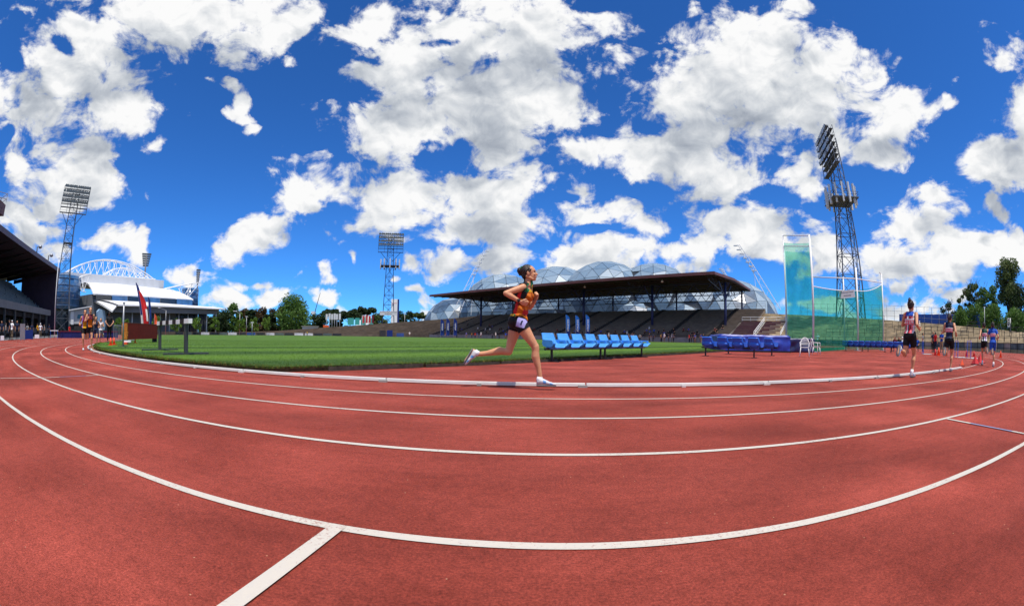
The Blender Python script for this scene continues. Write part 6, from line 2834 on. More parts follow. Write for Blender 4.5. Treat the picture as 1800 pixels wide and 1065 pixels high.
def make_body(J, voxel, female=True, smooth=4, fist=True, size=1.0, face=True):
    """one continuous skin surface over the joints J, plus the bones it was grown from"""
    g = MB()
    s = size
    lat_h = (J['hipL'] - J['hipR'])
    lat_s = (J['shL'] - J['shR'])
    up = (J['neck'] - J['pelvis'])
    Mh, Ms = frame_of(lat_h, up), frame_of(lat_s, up)
    Mw = frame_of((lat_h.normalized() + lat_s.normalized()), up)
    pel, chest = J['pelvis'], J['chest']
    waist = pel.lerp(chest, .48)
    bones = []

    def bone(nm, a, b, ra, rb):
        rcone(g, a, b, ra * s, rb * s, 14)
        bones.append((nm, a.copy(), b.copy(), ra * s, rb * s))
    hw = lat_h.length
    sw = lat_s.length
    g.ball(pel, (.108 * s, hw * .5 + .075 * s, .105 * s), 18, 12, Mh)
    g.ball(pel - Mh.col[0] * .028 * s - Mh.col[2] * .03 * s, (.098 * s, hw * .5 + .070 * s, .09 * s), 18, 12, Mh)
    g.ball(waist, (.093 * s, .125 * s, .13 * s), 18, 12, Mw)
    g.ball(chest, (.108 * s, .150 * s, .165 * s), 18, 12, Ms)
    g.ball(chest + Ms.col[2] * .085 * s - Ms.col[0] * .008 * s, (.088 * s, sw * .5 + .005, .075 * s), 18, 12, Ms)
    if female:
        for q in (-1, 1):
            g.ball(chest + Ms.col[0] * .072 * s + Ms.col[1] * q * .062 * s + Ms.col[2] * .012 * s, .052 * s, 12, 8)
    bones.append(('torso', pel.copy(), chest + Ms.col[2] * .12 * s, .13 * s, .13 * s))
    bones.append(('torso', chest + Ms.col[2] * .10 * s + Ms.col[1] * sw * .33, chest + Ms.col[2] * .10 * s - Ms.col[1] * sw * .33, .075 * s, .075 * s))
    bone('neck', J['neck'] - up.normalized() * .03 * s, J['head'] - up.normalized() * .045 * s, .052, .047)
    # trapezius slope
    for q in ('L', 'R'):
        rcone(g, J['neck'] - up.normalized() * .015 * s, J['sh' + q].lerp(J['neck'], .25), .042 * s, .040 * s, 10)
    # head
    hf = J['face'].normalized()
    hu = J.get('headup', V3((0, 0, 1)))
    hu = (hu - hf * hu.dot(hf)).normalized()
    hl = hu.cross(hf)
    Mhd = Matrix((hf, hl, hu)).transposed()
    hc = J['head']

    def H(x, y, z):
        return hc + Mhd @ V3((x * s, y * s, z * s))
    g.ball(H(-.012, 0, .025), (.094 * s, .074 * s, .088 * s), 18, 12, Mhd)
    g.ball(H(.028, 0, -.030), (.062 * s, .056 * s, .082 * s), 16, 10, Mhd)
    g.ball(H(.058, 0, -.088), (.026 * s, .026 * s, .022 * s), 10, 8, Mhd)
    rcone(g, H(.035, .032, -.085), H(-.03, .055, -.045), .022 * s, .022 * s, 8)
    rcone(g, H(.035, -.032, -.085), H(-.03, -.055, -.045), .022 * s, .022 * s, 8)
    if face:
        rcone(g, H(.078, 0, .012), H(.100, 0, -.026), .009 * s, .014 * s, 8)
        g.ball(H(.083, 0, -.058), (.012 * s, .022 * s, .012 * s), 10, 6, Mhd)
        g.ball(H(.076, 0, .030), (.014 * s, .050 * s, .012 * s), 10, 6, Mhd)
        for q in (-1, 1):
            g.ball(H(.066, q * .032, -.022), (.020 * s, .020 * s, .020 * s), 10, 6)
            g.ball(H(-.012, q * .076, -.008), (.020 * s, .009 * s, .030 * s), 10, 8, Mhd)
    bones.append(('head', H(-.01, 0, .03), H(.03, 0, -.05), .085 * s, .06 * s))
    fw = J.get('fwd', V3((1, 0, 0)))
    for q in ('L', 'R'):
        sg = 1 if q == 'L' else -1
        sh, el, wr, hd = J['sh' + q], J['el' + q], J['wr' + q], J['hd' + q]
        bone('arm' + q, sh, sh.lerp(el, .5), .047, .041)
        bone('arm' + q, sh.lerp(el, .5), el, .041, .033)
        bone('fore' + q, el, el.lerp(wr, .35), .034, .036)
        bone('fore' + q, el.lerp(wr, .35), wr, .036, .0225)
        bones.append(('hand' + q, wr.copy(), hd.copy(), .035 * s, .04 * s))
        inward = (J['chest'] - wr)
        hand(g, wr, hd, inward.normalized(), fw if J.get('thumbs_up') is None else V3((0, 0, 1)), fist, s)
        hp, kn, an, to, he = J['hip' + q], J['kn' + q], J['an' + q], J['to' + q], J['he' + q]
        bone('thigh' + q, hp, hp.lerp(kn, .35), .084, .080)
        bone('thigh' + q, hp.lerp(kn, .35), kn.lerp(hp, .08), .080, .053)
        bone('shin' + q, kn, kn.lerp(an, .12), .053, .048)
        # calf muscle sits behind the shin
        back = (he - to).normalized()
        axis = (an - kn).normalized()
        back = (back - axis * back.dot(axis)).normalized()
        cm = kn.lerp(an, .30) + back * .016 * s
        bone('shin' + q, kn.lerp(an, .08), cm, .046, .055)
        bone('shin' + q, cm, kn.lerp(an, .68), .055, .036)
        bone('shin' + q, kn.lerp(an, .60), an, .036, .0315)
        fd = (to - he).normalized()
        bone('foot' + q, an, he + (an - he) * .35, .032, .030)
        bone('foot' + q, he + fd * .03 + (an - he) * .30, to - fd * .05 + (an - he) * .08, .030, .022)
    me = remeshed(g, voxel, smooth)
    return me, bones, dict(Mhd=Mhd, H=H, Ms=Ms, Mh=Mh, up=up.normalized())


def classify(me, bones):
    nv = len(me.vertices)
    co = np.empty(nv * 3)
    me.vertices.foreach_get('co', co)
    co = co.reshape(-1, 3)
    nf = len(me.polygons)
    fc = np.empty(nf * 3)
    me.polygons.foreach_get('center', fc)
    fc = fc.reshape(-1, 3)
    best = np.full(nf, 1e9)
    lab = np.zeros(nf, int)
    par = np.zeros(nf)
    for i, (nm, a, b, ra, rb) in enumerate(bones):
        a_, b_ = np.array(a), np.array(b)
        d = b_ - a_
        L2 = d @ d + 1e-12
        t = np.clip(((fc - a_) @ d) / L2, 0, 1)
        dist = np.linalg.norm(fc - (a_ + t[:, None] * d), axis=1) - (ra + (rb - ra) * t)
        k = dist < best
        best[k] = dist[k]
        lab[k] = i
        par[k] = t[k]
    names = np.array([b[0] for b in bones])[lab]
    return fc, names, par


def peel(me, mask, offset, name, mats, parent, mi=None, wrinkle=0.0, flare=None):
    """garment: the chosen faces of the body, lifted along their normals"""
    idx = np.nonzero(mask)[0]
    if len(idx) == 0:
        return None
    nv = len(me.vertices)
    co, no = np.empty(nv * 3), np.empty(nv * 3)
    me.vertices.foreach_get('co', co)
    me.vertices.foreach_get('normal', no)
    co, no = co.reshape(-1, 3), no.reshape(-1, 3)
    ls, lt = np.empty(len(me.polygons), int), np.empty(len(me.polygons), int)
    me.polygons.foreach_get('loop_start', ls)
    me.polygons.foreach_get('loop_total', lt)
    lv = np.empty(len(me.loops), int)
    me.loops.foreach_get('vertex_index', lv)
    fv = [lv[ls[f]:ls[f] + lt[f]] for f in idx]
    usedv = np.unique(np.concatenate(fv))
    remap = np.full(nv, -1)
    remap[usedv] = np.arange(len(usedv))
    c, n = co[usedv], no[usedv]
    k = np.full(len(usedv), float(offset))
    if wrinkle:
        k += wrinkle * (np.sin(c[:, 0] * 61 + c[:, 2] * 83) * .5 + np.sin(c[:, 2] * 47 - c[:, 1] * 71 + c[:, 0] * 29) * .5 + np.sin(c[:, 2] * 127 + c[:, 0] * 113) * .25)
    if flare:
        k += np.array([flare(Vector(q)) for q in c])
    vs = (c + n * k[:, None]).tolist()
    fs = [remap[q].tolist() for q in fv]
    m2 = bpy.data.meshes.new(name)
    m2.from_pydata(vs, [], fs)
    for m in (mats if isinstance(mats, list) else [mats]):
        m2.materials.append(m)
    if mi is not None:
        m2.polygons.foreach_set('material_index', np.asarray(mi)[idx].astype(np.int32))
    m2.polygons.foreach_set('use_smooth', np.ones(len(fs), bool))
    m2.update()
    o = bpy.data.objects.new(name, m2)
    COL.objects.link(o)
    o.parent = parent
    return o


def body_object(me, parent, skin):
    me.name = 'body'
    me.materials.clear()
    me.materials.append(skin)
    o = bpy.data.objects.new('body', me)
    COL.objects.link(o)
    o.parent = parent
    return o


def add_face(fr, parent, s=1.0):
    H, Mhd = fr['H'], fr['Mhd']
    for q in (-1, 1):
        g = MB()
        g.ball(H(.077, q * .030, .010), (.010 * s, .014 * s, .009 * s), 10, 6, Mhd)
        g.build('eye', M_EYE, parent)
        g = MB()
        rcone(g, H(.083, q * .016, .030), H(.073, q * .047, .031), .005 * s, .0035 * s, 6)
        g.build('eyebrow', HAIR, parent)
    g = MB()
    g.ball(H(.088, 0, -.060), (.010 * s, .022 * s, .007 * s), 10, 6, Mhd)
    g.build('mouth', M_LIP, parent)


def add_hair(fr, parent, style, m, s=1.0, scrunchie=None):
    H, Mhd = fr['H'], fr['Mhd']
    g = MB()
    g.ball(H(-.028, 0, .034), (.093 * s, .0785 * s, .088 * s), 20, 14, Mhd)
    g.ball(H(-.052, 0, -.008), (.060 * s, .068 * s, .070 * s), 16, 10, Mhd)
    for k in range(14):
        q = random.choice((-1, 1))
        a = H(random.uniform(-.03, .04), q * .078, random.uniform(.0, .06))
        rcone(g, a, a + Mhd @ V3((-.03, q * random.uniform(-.002, .006), random.uniform(-.05, -.02))) * s, .0075 * s, .0045 * s, 6)
    if style == 'bun':
        g.ball(H(-.124, 0, .050), (.038 * s, .034 * s, .042 * s), 12, 8)
        g.ball(H(-.125, .01, .012), (.022 * s, .025 * s, .034 * s), 10, 8)
        for k in range(10):
            a = random.uniform(0, 6.28)
            b = H(-.13, 0, .03)
            rcone(g, b, b + V3((math.cos(a) * .028, math.sin(a) * .02, random.uniform(-.05, .02))) * s, .008 * s, .004 * s, 6)
    elif style == 'tail':
        pts = [H(-.10, 0, .06), H(-.145, 0, .05), H(-.165, .01, -.01), H(-.155, .015, -.09), H(-.14, .01, -.15)]
        for a, b, r0, r1 in zip(pts[:-1], pts[1:], (.028, .034, .034, .026), (.034, .034, .026, .008)):
            rcone(g, a, b, r0 * s, r1 * s, 10)
    elif style == 'knot':
        g.ball(H(-.085, 0, .105), (.042 * s, .040 * s, .045 * s), 12, 8)
        for k in range(8):
            b = H(-.085, 0, .12)
            rcone(g, b, b + V3((random.uniform(-.05, .05), random.uniform(-.05, .05), random.uniform(.0, .05))) * s, .009 * s, .004 * s, 6)
    me = remeshed(g, .007 * s, 2)
    me.name = 'hair'
    # roughen into strands
    for v in me.vertices:
        c = v.co
        v.co = c + v.normal * (.0022 * math.sin(c.x * 310 + c.z * 190) + .002 * math.sin(c.z * 420 + c.y * 260))
    me.materials.append(m)
    o = bpy.data.objects.new('hair', me)
    COL.objects.link(o)
    o.parent = parent
    if scrunchie:
        g = MB()
        ctr = H(-.098, 0, .070)
        for k in range(9):
            a = 2 * math.pi * k / 9
            g.ball(ctr + Mhd @ V3((.004 * (k % 2), math.cos(a) * .024, math.sin(a) * .024)), .0135, 8, 6)
        tag(g.build('scrunchie', scrunchie, parent), kind='stuff')
    return o


# ---------- the running woman beside the kerb ----------
RY = 5.97


def on_plane(u, v, y):
    p = px(u, v, 1.0)
    t = y / p.y
    return V3((p.x * t, y, EYE + (p.z - EYE) * t))


base_r = V3((.28, RY, 0))


def rp(u, v, dy=0.0):
    return on_plane(u, v, RY + dy) - base_r


J = dict(
    pelvis=rp(911, 563), chest=rp(919.5, 521), neck=rp(929.5, 498.5), head=rp(930.5, 480.5), face=V3((1, -.10, .10)), headup=V3((-.06, 0, 1)),
    shR=rp(919.5, 505, -.150), elR=rp(889, 515.5, -.225), wrR=rp(913.5, 529.5, -.215), hdR=rp(926, 534.5, -.17),
    shL=rp(930, 505, .150), elL=rp(931, 541, .205), wrL=rp(940.5, 529, .12), hdL=rp(944.5, 519, .08),
    hipR=rp(913, 567, -.085), knR=rp(940.5, 609, -.075), anR=rp(949.5, 665, -.06), heR=rp(945.0, 678.2, -.06), toR=rp(976.5, 679.2, -.06),
    hipL=rp(908.5, 567, .085), knL=rp(894.5, 617.5, .085), anL=rp(839, 622.5, .09), heL=rp(829, 614, .09), toL=rp(815, 638.5, .09),
    fwd=V3((1, 0, 0)), thumbs_up=True)
me, bones, fr = make_body(J, .0058, True, 3)
runner = thing('person', 'running woman in orange and black singlet, black shorts and white running shoes', 'person', base_r)
body_o = body_object(me, runner, SKIN)
fc, nm, par = classify(me, bones)
Ms, up_ = fr['Ms'], fr['up']
rel = fc - np.array(J['pelvis'])
hgt_ = rel @ np.array(up_)
fwd_ = rel @ np.array(Ms.col[0])
lat_ = rel @ np.array(Ms.col[1])          # positive towards her left (away from the camera)
tl = (J['neck'] - J['pelvis']).length
tor = nm == 'torso'
armpit = np.isin(nm, ['armR', 'armL'])
inner_arm = armpit & (np.linalg.norm(fc - np.array(J['shR']), axis=1) < 0)
sing = tor & (hgt_ > .02) & (hgt_ < tl - .005) & ~((np.abs(lat_) > .118) & (hgt_ > tl - .17)) & ~((fwd_ > .02) & (hgt_ > tl - .085) & (np.abs(lat_) < .055))
strap = (np.isin(nm, ['neck', 'torso'])) & (hgt_ > tl - .10) & (np.abs(lat_) > .058) & (np.abs(lat_) < .118) & (hgt_ < tl + .06)
sing = sing | strap
mi = np.zeros(len(fc), int)               # 0 orange
side = lat_ < .06
diag = fwd_ + (hgt_ - (tl - .25)) * -.55
mi[(hgt_ > tl - .23) & (fwd_ < .035 + (hgt_ - (tl - .23)) * .10)] = 1           # black shoulder panel
mi[(fwd_ < -.028) & (hgt_ > .03)] = 1                                           # black back
mi[(fwd_ < -.018) & (fwd_ > -.060) & (hgt_ < tl - .13)] = 2                     # red side stripe
mi[(hgt_ > tl - .135) & (fwd_ > .012) & (fwd_ < .046)] = 3                      # green strap
mi[(hgt_ > tl - .125) & (fwd_ >= .046) & (fwd_ < .066)] = 4                     # yellow collar
mi[(hgt_ < .050) & (fwd_ < -.03)] = 4                                           # yellow hem at the back
mi[(hgt_ < .050) & (fwd_ < -.012) & (fwd_ > -.03)] = 3
mi[(hgt_ < .085) & (hgt_ >= .062) & (fwd_ < -.01) & (fwd_ > -.05)] = 2
blot = (np.abs(hgt_ - .215) < .022) & (np.abs(fwd_ - .035 - (hgt_ - .235) * 1.2) < .030)
mi[blot] = 1
mi[(np.abs(hgt_ - .262) < .012) & (np.abs(fwd_ - .025) < .028)] = 4
hem = lambda c: .010 * max(0, 1 - ((c - J['pelvis']).dot(up_)) / .12) + .004
singlet = peel(me, sing, .007, 'singlet', [C['orange'], C['black'], C['red'], C['green'], C['yellow']], runner, mi, .0055, hem)
bib = tor & (hgt_ > .070) & (hgt_ < .150) & (fwd_ > .045) & (lat_ < .04)
bmi = ((np.abs(hgt_ - .083) < .006)).astype(int) * 2 + ((np.abs(((fwd_ + lat_) * 70) % 2 - 1) < .22) & (hgt_ > .10) & (hgt_ < .15)).astype(int)
bmi = np.clip(bmi, 0, 2)
peel(me, bib, .022, 'number_bib', [cloth('bib_red', (.50, .035, .03)), cloth('bib_dark', (.25, .01, .015)), C['black']], singlet, bmi, .0015)
thigh = np.isin(nm, ['thighL', 'thighR'])
tpos = np.zeros(len(fc))
for q in 'LR':
    a, b = np.array(J['hip' + q]), np.array(J['kn' + q])
    d = b - a
    tq = ((fc - a) @ d) / (d @ d)
    tpos = np.where(nm == 'thigh' + q, tq, tpos)
sh_mask = (tor & (hgt_ < .055)) | (thigh & (tpos < .30))
shorts = peel(me, sh_mask, .007, 'shorts', C['black'], runner, None, .0018)
tag_m = ((thigh & (tpos < .24)) | (tor & (hgt_ < .035))) & (fwd_ > .028) & (fwd_ < .135) & (lat_ < -.02) & (hgt_ > -.085) & (hgt_ < .030)
hip_patch = peel(me, tag_m, .011, 'hip_number', C['lilac'], shorts, None, 0)
one = tag_m & (np.abs(fwd_ - .085) < .008) & (np.abs(hgt_ + .025) < .026)
peel(me, one, .0135, 'digit', C['navy'], hip_patch, None, 0)
add_face(fr, body_o)
add_hair(fr, runner, 'bun', HAIR, 1.0, C['green'])
# wrist watch
g = MB()
wv = (J['wrR'] - J['elR']).normalized()
wc = J['wrR'] - wv * .012
g.tube(wc - wv * .013, wc + wv * .013, .0265, n=14)
g.box(wc + V3((-.008, -.024, .008)), (.026, .012, .028))
g.build('watch', M_BLACK, runner)
for q in 'LR':
    ax = (J['an' + q] - J['kn' + q]).normalized()
    upv = -ax if q == 'R' else (J['kn' + q] - J['an' + q]).normalized()
    g = MB()
    g.tube(J['an' + q] - ax * .022, J['he' + q].lerp(J['an' + q], .55), .037, .042, n=14)
    g.build('sock', C['white'], runner)
    shoe('shoe', J['he' + q], J['to' + q], J['an' + q] - J['he' + q], runner, M_SHOE, M_SHOE_BLUE, .048, hs=1.2)


# ---------- other people, posed in a local frame (x forward, y left) ----------
def pose_run(stance='R', h=1.65, lift=1.0, lean=.06, arms=1.0, reach=1.0):
    k = h / 1.65
    o = 'L' if stance == 'R' else 'R'
    sg = {'L': 1, 'R': -1}
    J = dict(pelvis=V3((0, 0, .90)), chest=V3((lean * .8, 0, 1.19)), neck=V3((lean * 1.2, 0, 1.365)), head=V3((lean * 1.5 + .01, 0, 1.515)), face=V3((1, 0, -.02)), fwd=V3((1, 0, 0)), thumbs_up=True)
    for q in 'LR':
        y = sg[q]
        J['hip' + q] = V3((.0, y * .085, .87))
        J['sh' + q] = V3((lean, y * .165, 1.325))
    s = stance
    y = sg[s]
    J['kn' + s] = V3((.13 * reach, y * .075, .475))
    J['an' + s] = V3((.05, y * .065, .105))
    J['he' + s] = V3((.0, y * .065, .015))
    J['to' + s] = V3((.235, y * .07, .015))
    y = sg[o]
    J['kn' + o] = V3((-.10, y * .085, .48))
    J['an' + o] = V3((-.42 * lift, y * .075, .60 if lift > .7 else .35))
    J['he' + o] = J['an' + o] + V3((-.06, 0, .07))
    J['to' + o] = J['an' + o] + V3((-.15, 0, -.14))
    # the arm on the stance side swings back, the other forward
    for q, f in ((s, -1), (o, 1)):
        y = sg[q]
        J['el' + q] = V3((lean + (-.20 if f < 0 else .02) * arms, y * .255, 1.10))
        if f < 0:
            J['wr' + q] = V3((lean + .01, y * .255, 1.00))
            J['hd' + q] = V3((lean + .09, y * .235, 1.01))
        else:
            J['wr' + q] = V3((lean + .22, y * .15, 1.17))
            J['hd' + q] = V3((lean + .28, y * .12, 1.23))
    for n_ in J:
        if isinstance(J[n_], Vector) and n_ not in ('face', 'fwd'):
            J[n_] = J[n_] * k
    return J


def pose_stand(h=1.75, arms='down', turn=0.0):
    k = h / 1.72
    J = dict(pelvis=V3((0, 0, .94)), chest=V3((.0, 0, 1.24)), neck=V3((-.005, 0, 1.43)), head=V3((.015, 0, 1.575)), face=V3((math.cos(turn), math.sin(turn), -.08)), fwd=V3((1, 0, 0)))
    for q, y in (('L', 1), ('R', -1)):
        J['hip' + q] = V3((0, y * .09, .90))
        J['kn' + q] = V3((.015, y * .10, .49))
        J['an' + q] = V3((-.02, y * .105, .10))
        J['he' + q] = V3((-.06, y * .105, .015))
        J['to' + q] = V3((.18, y * .13, .015))
        J['sh' + q] = V3((0, y * .185, 1.385))
        if arms == 'back':
            J['el' + q] = V3((-.11, y * .27, 1.12))
            J['wr' + q] = V3((-.17, y * .075, .93))
            J['hd' + q] = V3((-.175, y * .0, .89))
        elif arms == 'hips':
            J['el' + q] = V3((-.06, y * .34, 1.14))
            J['wr' + q] = V3((.06, y * .20, .99))
            J['hd' + q] = V3((.12, y * .15, .97))
        elif arms == 'fold':
            J['el' + q] = V3((.03, y * .24, 1.12))
            J['wr' + q] = V3((.19, y * .04, 1.15))
            J['hd' + q] = V3((.20, -y * .05, 1.16))
        else:
            J['el' + q] = V3((-.02, y * .235, 1.10))
            J['wr' + q] = V3((.05, y * .235, .86))
            J['hd' + q] = V3((.09, y * .23, .78))
    for n_ in J:
        if isinstance(J[n_], Vector) and n_ not in ('face', 'fwd'):
            J[n_] = J[n_] * k
    return J


def pose_sit(h=1.70):
    J = pose_stand(h)
    dz = .44
    for q, y in (('L', 1), ('R', -1)):
        J['kn' + q] = V3((.42, y * .12, .93))
        J['an' + q] = V3((.40, y * .12, .54))
        J['he' + q] = V3((.36, y * .12, .455))
        J['to' + q] = V3((.60, y * .13, .455))
        J['wr' + q] = V3((.28, y * .16, 1.02))
        J['hd' + q] = V3((.36, y * .12, 1.01))
    for n_ in J:
        if isinstance(J[n_], Vector) and n_ not in ('face', 'fwd'):
            J[n_] = J[n_] - V3((0, 0, dz))
    return J


def athlete(label, J, loc, rz, top, top_fn, bottom, hair='tail', hair_m=None, female=True, sleeves=False, voxel=.0095, bib=None, shorts_t=.45, socks=None, shoe_m=None, size=1.0, skin=None, long=False, name='person', group=None, text=None, cap=None, gear=True, face=True):
    """one clothed figure; top_fn(forward, lateral, height) picks the cloth of each patch"""
    t = thing(name, label, 'person', loc, rz, group)
    me, bones, fr = make_body(J, voxel, female, 3 if voxel < .012 else 1, size=size, face=face)
    body = body_object(me, t, skin or SKIN)
    fc, nm, par = classify(me, bones)
    Ms, up_ = fr['Ms'], fr['up']
    rel = fc - np.array(J['pelvis'])
    hg, fw, la = rel @ np.array(up_), rel @ np.array(Ms.col[0]), rel @ np.array(Ms.col[1])
    tl = (J['neck'] - J['pelvis']).length
    tor = nm == 'torso'
    if sleeves:
        arm = np.isin(nm, ['armL', 'armR'])
        if sleeves == 'short':
            keep = np.zeros(len(fc), bool)
            for q in 'LR':
                a, b = np.array(J['sh' + q]), np.array(J['el' + q])
                tq = ((fc - a) @ (b - a)) / ((b - a) @ (b - a))
                keep |= (nm == 'arm' + q) & (tq < .62)
            arm = keep
        else:
            arm = np.isin(nm, ['armL', 'armR', 'foreL', 'foreR'])
        sing = (tor & (hg > -.03)) | arm | ((nm == 'neck') & (hg < tl + .015))
    else:
        sing = tor & (hg > .0) & (hg < tl + .01) & ~((np.abs(la) > .125) & (hg > tl - .16))
    mi = top_fn(fw, la, hg, tl) if top_fn else None
    up_o = peel(me, sing, .009, 'shirt' if sleeves else 'singlet', top, t, mi, .003 if voxel < .012 else 0, lambda c: .010 * max(0, 1 - ((c - J['pelvis']).dot(up_)) / .12))
    th = np.isin(nm, ['thighL', 'thighR'])
    tp = np.zeros(len(fc))
    for q in 'LR':
        a, b = np.array(J['hip' + q]), np.array(J['kn' + q])
        tq = ((fc - a) @ (b - a)) / ((b - a) @ (b - a))
        tp = np.where(nm == 'thigh' + q, tq, tp)
    if long:
        sm_ = (tor & (hg < .06)) | th | np.isin(nm, ['shinL', 'shinR'])
    else:
        sm_ = (tor & (hg < .05)) | (th & (tp < shorts_t))
    peel(me, sm_, .008 if not sleeves else .007, 'trousers' if long else 'shorts', bottom, t, None, .002 if voxel < .012 else 0)
    if bib:
        bk = bib == 'back'
        bm_ = tor & (hg > tl * .40) & (hg < tl * .66) & (np.abs(la) < .105) & ((fw < -.03) if bk else (fw > .04))
        m_ = ((hg > tl * .42) & (hg < tl * .62)).astype(int)
        hz = (hg - tl * .52) / (tl * .08)
        lx = ((la + .105) / .21 * 4) % 1
        dig = (np.abs(hz) < .6) & ((np.abs(lx - .3) < .10) | (np.abs(lx - .68) < .09) | ((np.abs(np.abs(hz) - .62) < .2) & (lx > .25) & (lx < .72)))
        m_[dig] = 2
        peel(me, bm_, .024, 'number_bib', [C['white'], C['pink'], C['white']], up_o, m_, 0)
    if gear and face:
        add_face(fr, body)
    if cap:
        g = MB()
        H, Mhd = fr['H'], fr['Mhd']
        g.ball(H(-.012, 0, .050), (.103 * size, .084 * size, .080 * size), 14, 10, Mhd)
        g.ball(H(.095, 0, .045), (.050 * size, .060 * size, .010 * size), 12, 6, Mhd)
        me2 = remeshed(g, .012, 1)
        me2.name = 'cap'
        me2.materials.append(cap)
        o = bpy.data.objects.new('cap', me2)
        COL.objects.link(o)
        o.parent = t
    else:
        add_hair(fr, t, hair, hair_m or HAIR, size)
    for q in 'LR':
        if socks and not long:
            ax = (J['an' + q] - J['kn' + q]).normalized()
            g = MB()
            g.tube(J['an' + q] - ax * .06, J['he' + q].lerp(J['an' + q], .5), .039, .042, n=12)
            g.build('sock', socks, t)
        shoe('shoe', J['he' + q], J['to' + q], J['an' + q] - J['he' + q], t, shoe_m or M_SHOE, M_SHOE_BLUE if not shoe_m else shoe_m, .043)
    return t


def heading(p):
    """direction of running at a place on the bend"""
    r = V3((p.x - CEN.x, p.y - CEN.y, 0)).normalized()
    return math.atan2(r.x, -r.y)


def on_track(u, v):
    return ground(u, v)


def stripes_red(fw, la, hg, tl):
    mi = np.zeros(len(fw), int)
    k = np.floor((la + .2) / .027).astype(int) % 5
    mi[k == 1] = 1
    mi[k == 3] = 2
    mi[k == 4] = 4
    mi[(np.abs(la) < .10) & (hg > tl * .80) & (fw < 0)] = 3
    mi[(hg < tl * .22) & (k == 0)] = 4
    return mi


p = on_track(1597, 663.5)
t_ = athlete('runner with dark topknot in red, white and navy striped singlet', pose_run('R', 1.60), p, heading(p) + .10, [C['navy'], C['red'], C['white'], C['blue'], C['pink']], stripes_red, C['black'], 'knot', HAIR, bib='back', socks=C['white'], shorts_t=.55)
p = on_track(1667, 653)
athlete('runner in plain navy singlet with red number on the back', pose_run('R', 1.50, arms=.8), p, heading(p) + .15, [C['navy'], C['yellow']], lambda fw, la, hg, tl: ((la < -.105) & (hg < tl * .5)).astype(int), C['black'], 'tail', HAIR, bib='back', shorts_t=.55, size=.93)
p = on_track(1744, 645)
athlete('runner in bright blue tee shirt and blue shorts with pony tail', pose_run('R', 1.46, lift=.9), p, heading(p) + .25, [C['blue'], C['white']], lambda fw, la, hg, tl: np.zeros(len(fw), int), C['blue'], 'tail', HAIR, sleeves='short', bib='back', shorts_t=.65, size=.92, socks=C['white'])
p = on_track(1729, 642)


def green_panels(fw, la, hg, tl):
    mi = np.zeros(len(fw), int)
    mi[(hg < tl * .42) & (np.floor((la + .2) / .045).astype(int) % 2 == 0)] = 1
    mi[(hg < tl * .42) & (np.floor((la + .2) / .045).astype(int) % 4 == 3)] = 2
    return mi


athlete('runner in dark green singlet with white and purple stripes, next to the blue tee shirt', pose_run('L', 1.50), p, heading(p) + .3, [cloth('dark_green', (.012, .07, .045)), C['white'], C['purple']], green_panels, C['black'], 'tail', HAIR, bib='back', shorts_t=.5, size=.92, socks=C['white'])


def orange_front(fw, la, hg, tl):
    mi = np.zeros(len(fw), int)
    mi[(hg > tl * .62)] = 1
    mi[(np.abs(la) > .09)] = 2
    return mi


p = on_track(158, 616.5)
athlete('leading oncoming runner in orange and black singlet with loose brown hair', pose_run('L', 1.66), p, heading(p), [C['orange'], C['maroon'], C['black']], orange_front, C['black'], 'tail', HAIR_L, skin=SKIN, shorts_t=.5)
p = on_track(148.5, 616)
athlete('oncoming runner in yellow and maroon singlet just behind the leader', pose_run('R', 1.58), p, heading(p), [C['yellow'], C['maroon'], C['purple']], orange_front, C['black'], 'tail', HAIR, skin=SKIN, shorts_t=.5, size=.96)
p = px(169, 608, 27)
p.z = 0
athlete('oncoming runner in all dark kit behind the leading pair', pose_run('L', 1.55), p, heading(p) - .1, [C['navy']], None, C['navy'], 'tail', HAIR, shorts_t=.5, size=.95, voxel=.012)
p = px(177.5, 607, 30)
p.z = 0
athlete('oncoming runner in white top and grey shorts, last of the left group', pose_run('R', 1.55), p, heading(p) - .1, [C['white']], None, C['grey'], 'tail', HAIR_L, shorts_t=.5, size=.95, voxel=.012)
p = px(192, 603, 29)
p.z = GZ
athlete('man all in black standing with hands clasped behind his back', pose_stand(1.80, 'back'), p, math.atan2(p.y, p.x) + .1, [C['black']], None, C['black'], 'short', HAIR, female=False, sleeves='short', long=True, shoe_m=M_SHOE_DARK, voxel=.012, size=1.04)


# ---------- small distant people: a few built figures, then copies ----------
def far_person(label, J, top, bottom, hair_m, cap=None, sleeves='short', long=True):
    return athlete(label, J, (0, 0, -50), 0, [top], None, bottom, 'short', hair_m, female=False, sleeves=sleeves, long=long, voxel=.022, shoe_m=M_SHOE_DARK, gear=False, face=False, cap=cap)


STAND = [('dark jacket and trousers', C['navy'], C['black'], None, 'down'), ('red shirt and dark trousers', C['red'], C['navy'], None, 'down'), ('white shirt, white cap and khaki trousers', C['white'], C['khaki'], C['white'], 'hips'),
         ('yellow shirt and dark trousers', C['yellow'], C['black'], None, 'fold'), ('grey top and black trousers', C['grey'], C['black'], None, 'hips'), ('blue shirt and tan trousers', C['blue'], C['tan'], None, 'fold')]
PROTO = []
for d_, a_, b_, c_, arm_ in STAND:
    PROTO.append(far_person('distant standing person in ' + d_, pose_stand(random.uniform(1.64, 1.8), arm_), a_, b_, HAIR, cap=c_))
SIT = [('dark clothes', C['black'], C['navy'], None), ('white hat and pale shirt', C['white'], C['grey'], C['white']), ('blue shirt', C['blue'], C['black'], None), ('maroon top', C['maroon'], C['black'], None)]
PROTO_S = []
for d_, a_, b_, c_ in SIT:
    PROTO_S.append(far_person('seated spectator in ' + d_, pose_sit(1.7), a_, b_, HAIR, cap=c_))
used = set()


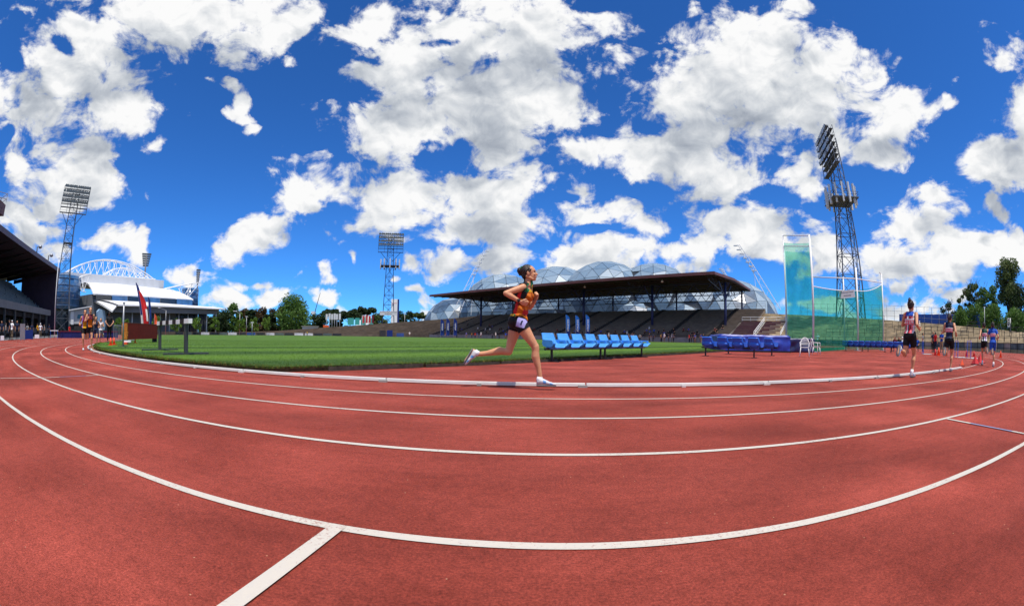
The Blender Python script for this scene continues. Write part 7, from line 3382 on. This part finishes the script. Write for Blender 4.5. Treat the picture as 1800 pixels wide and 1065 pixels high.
def put(k, loc, rz, label, group, seated=False):
    src = (PROTO_S if seated else PROTO)[k]
    key = (k, seated)
    if key not in used:
        used.add(key)
        src.location, src.rotation_euler = loc, (0, 0, rz)
        src['label'] = label
        src['group'] = group
        return src
    return copy_tree(src, loc, rz, label, group)


rs = random.Random(11)
# along the front wall of the long stand
for i in range(64):
    s = rs.uniform(1, 40) if i < 44 else rs.uniform(40, 88)
    k = rs.choice([0, 0, 4, 4, 2, 1, 3, 5, 2])
    p = tr(s, rs.uniform(49.6, 52.4))
    put(k, p, rs.uniform(0, 6.28), 'spectator in %s at the foot of the long stand' % STAND[k][0], 'people at the foot of the long stand')
# seated in the lower rows
for i in range(64):
    s = rs.choice([rs.uniform(48, 90), rs.uniform(10, 60), rs.uniform(-1, 20)])
    row = min(18, int(abs(rs.gauss(0, 3.2)))) + 1
    n = 53.5 + row * (75 - 53.5) / ROWS
    k = rs.choice([0, 0, 0, 1, 2, 3])
    p = tr(s, n + .45, seat_z(n) - .28)
    put(k, p, math.atan2(-AN.y, -AN.x) + rs.uniform(-.4, .4), 'seated spectator in %s on the long stand' % SIT[k][0], 'spectators seated in the long stand', True)
# officials before the grandstand, left
for i, (u, d, k) in enumerate(((3, 50, 0), (10, 54, 4), (17, 46, 0), (21, 47, 2), (30, 48, 0), (48, 58, 4), (56, 62, 0), (66, 57, 3), (71, 60, 2), (78, 63, 4), (86, 66, 0), (122, 70, 1))):
    p = px(u, 595, d)
    put(k, V3((p.x, p.y, 0)), rs.uniform(0, 6.28), 'official in %s before the grandstand' % STAND[k][0] if u < 100 else 'person in red shirt standing behind the high jump bed', 'people before the grandstand')
# by the far side, mid field and the right terrace
for (u, v, d, k, lab) in ((535, 588, 150, 0, 'dark dressed person standing on the far track'), (540, 588, 150, 3, 'person in yellow shirt standing on the far track'), (720, 588, 140, 2, 'person in white shirt by the far kiosk board'),
                          (1644, 612, 42, 1, 'person in red shirt standing beyond the cones'), (1640, 612, 43, 0, 'dark dressed person beside the red shirt beyond the cones'), (1655, 611, 41, 5, 'person in blue shirt standing beyond the cones'), (1437, 603, 62, 2, 'person in white shirt seen through the green net'), (1622, 612, 44, 4, 'person in grey top behind the striped runner')):
    p = px(u, v, d)
    put(k, V3((p.x, p.y, 0)), rs.uniform(0, 6.28), lab, 'people dotted round the track')
pq = P_near(.78, 58.2, .9 + (max(1.6, 7.3 - 4.45 * .78) - .9) * 7 / 14)
put(2, pq, 2.0, 'person in white shirt and cap standing on the tan terrace steps', 'people dotted round the track')
for (u, d, k) in ((1573, 41, 3), (1580, 41, 0), (1586, 42, 1), (1612, 44, 2)):
    p = px(u, 610, d)
    put(k, V3((p.x, p.y, 0.0)), 3.6 + rs.uniform(-.3, .3), 'person sitting in %s by the terrace fence' % SIT[k][0], 'people sitting by the terrace fence', True)
bpy.data.scenes.remove(TMP_SCENE)
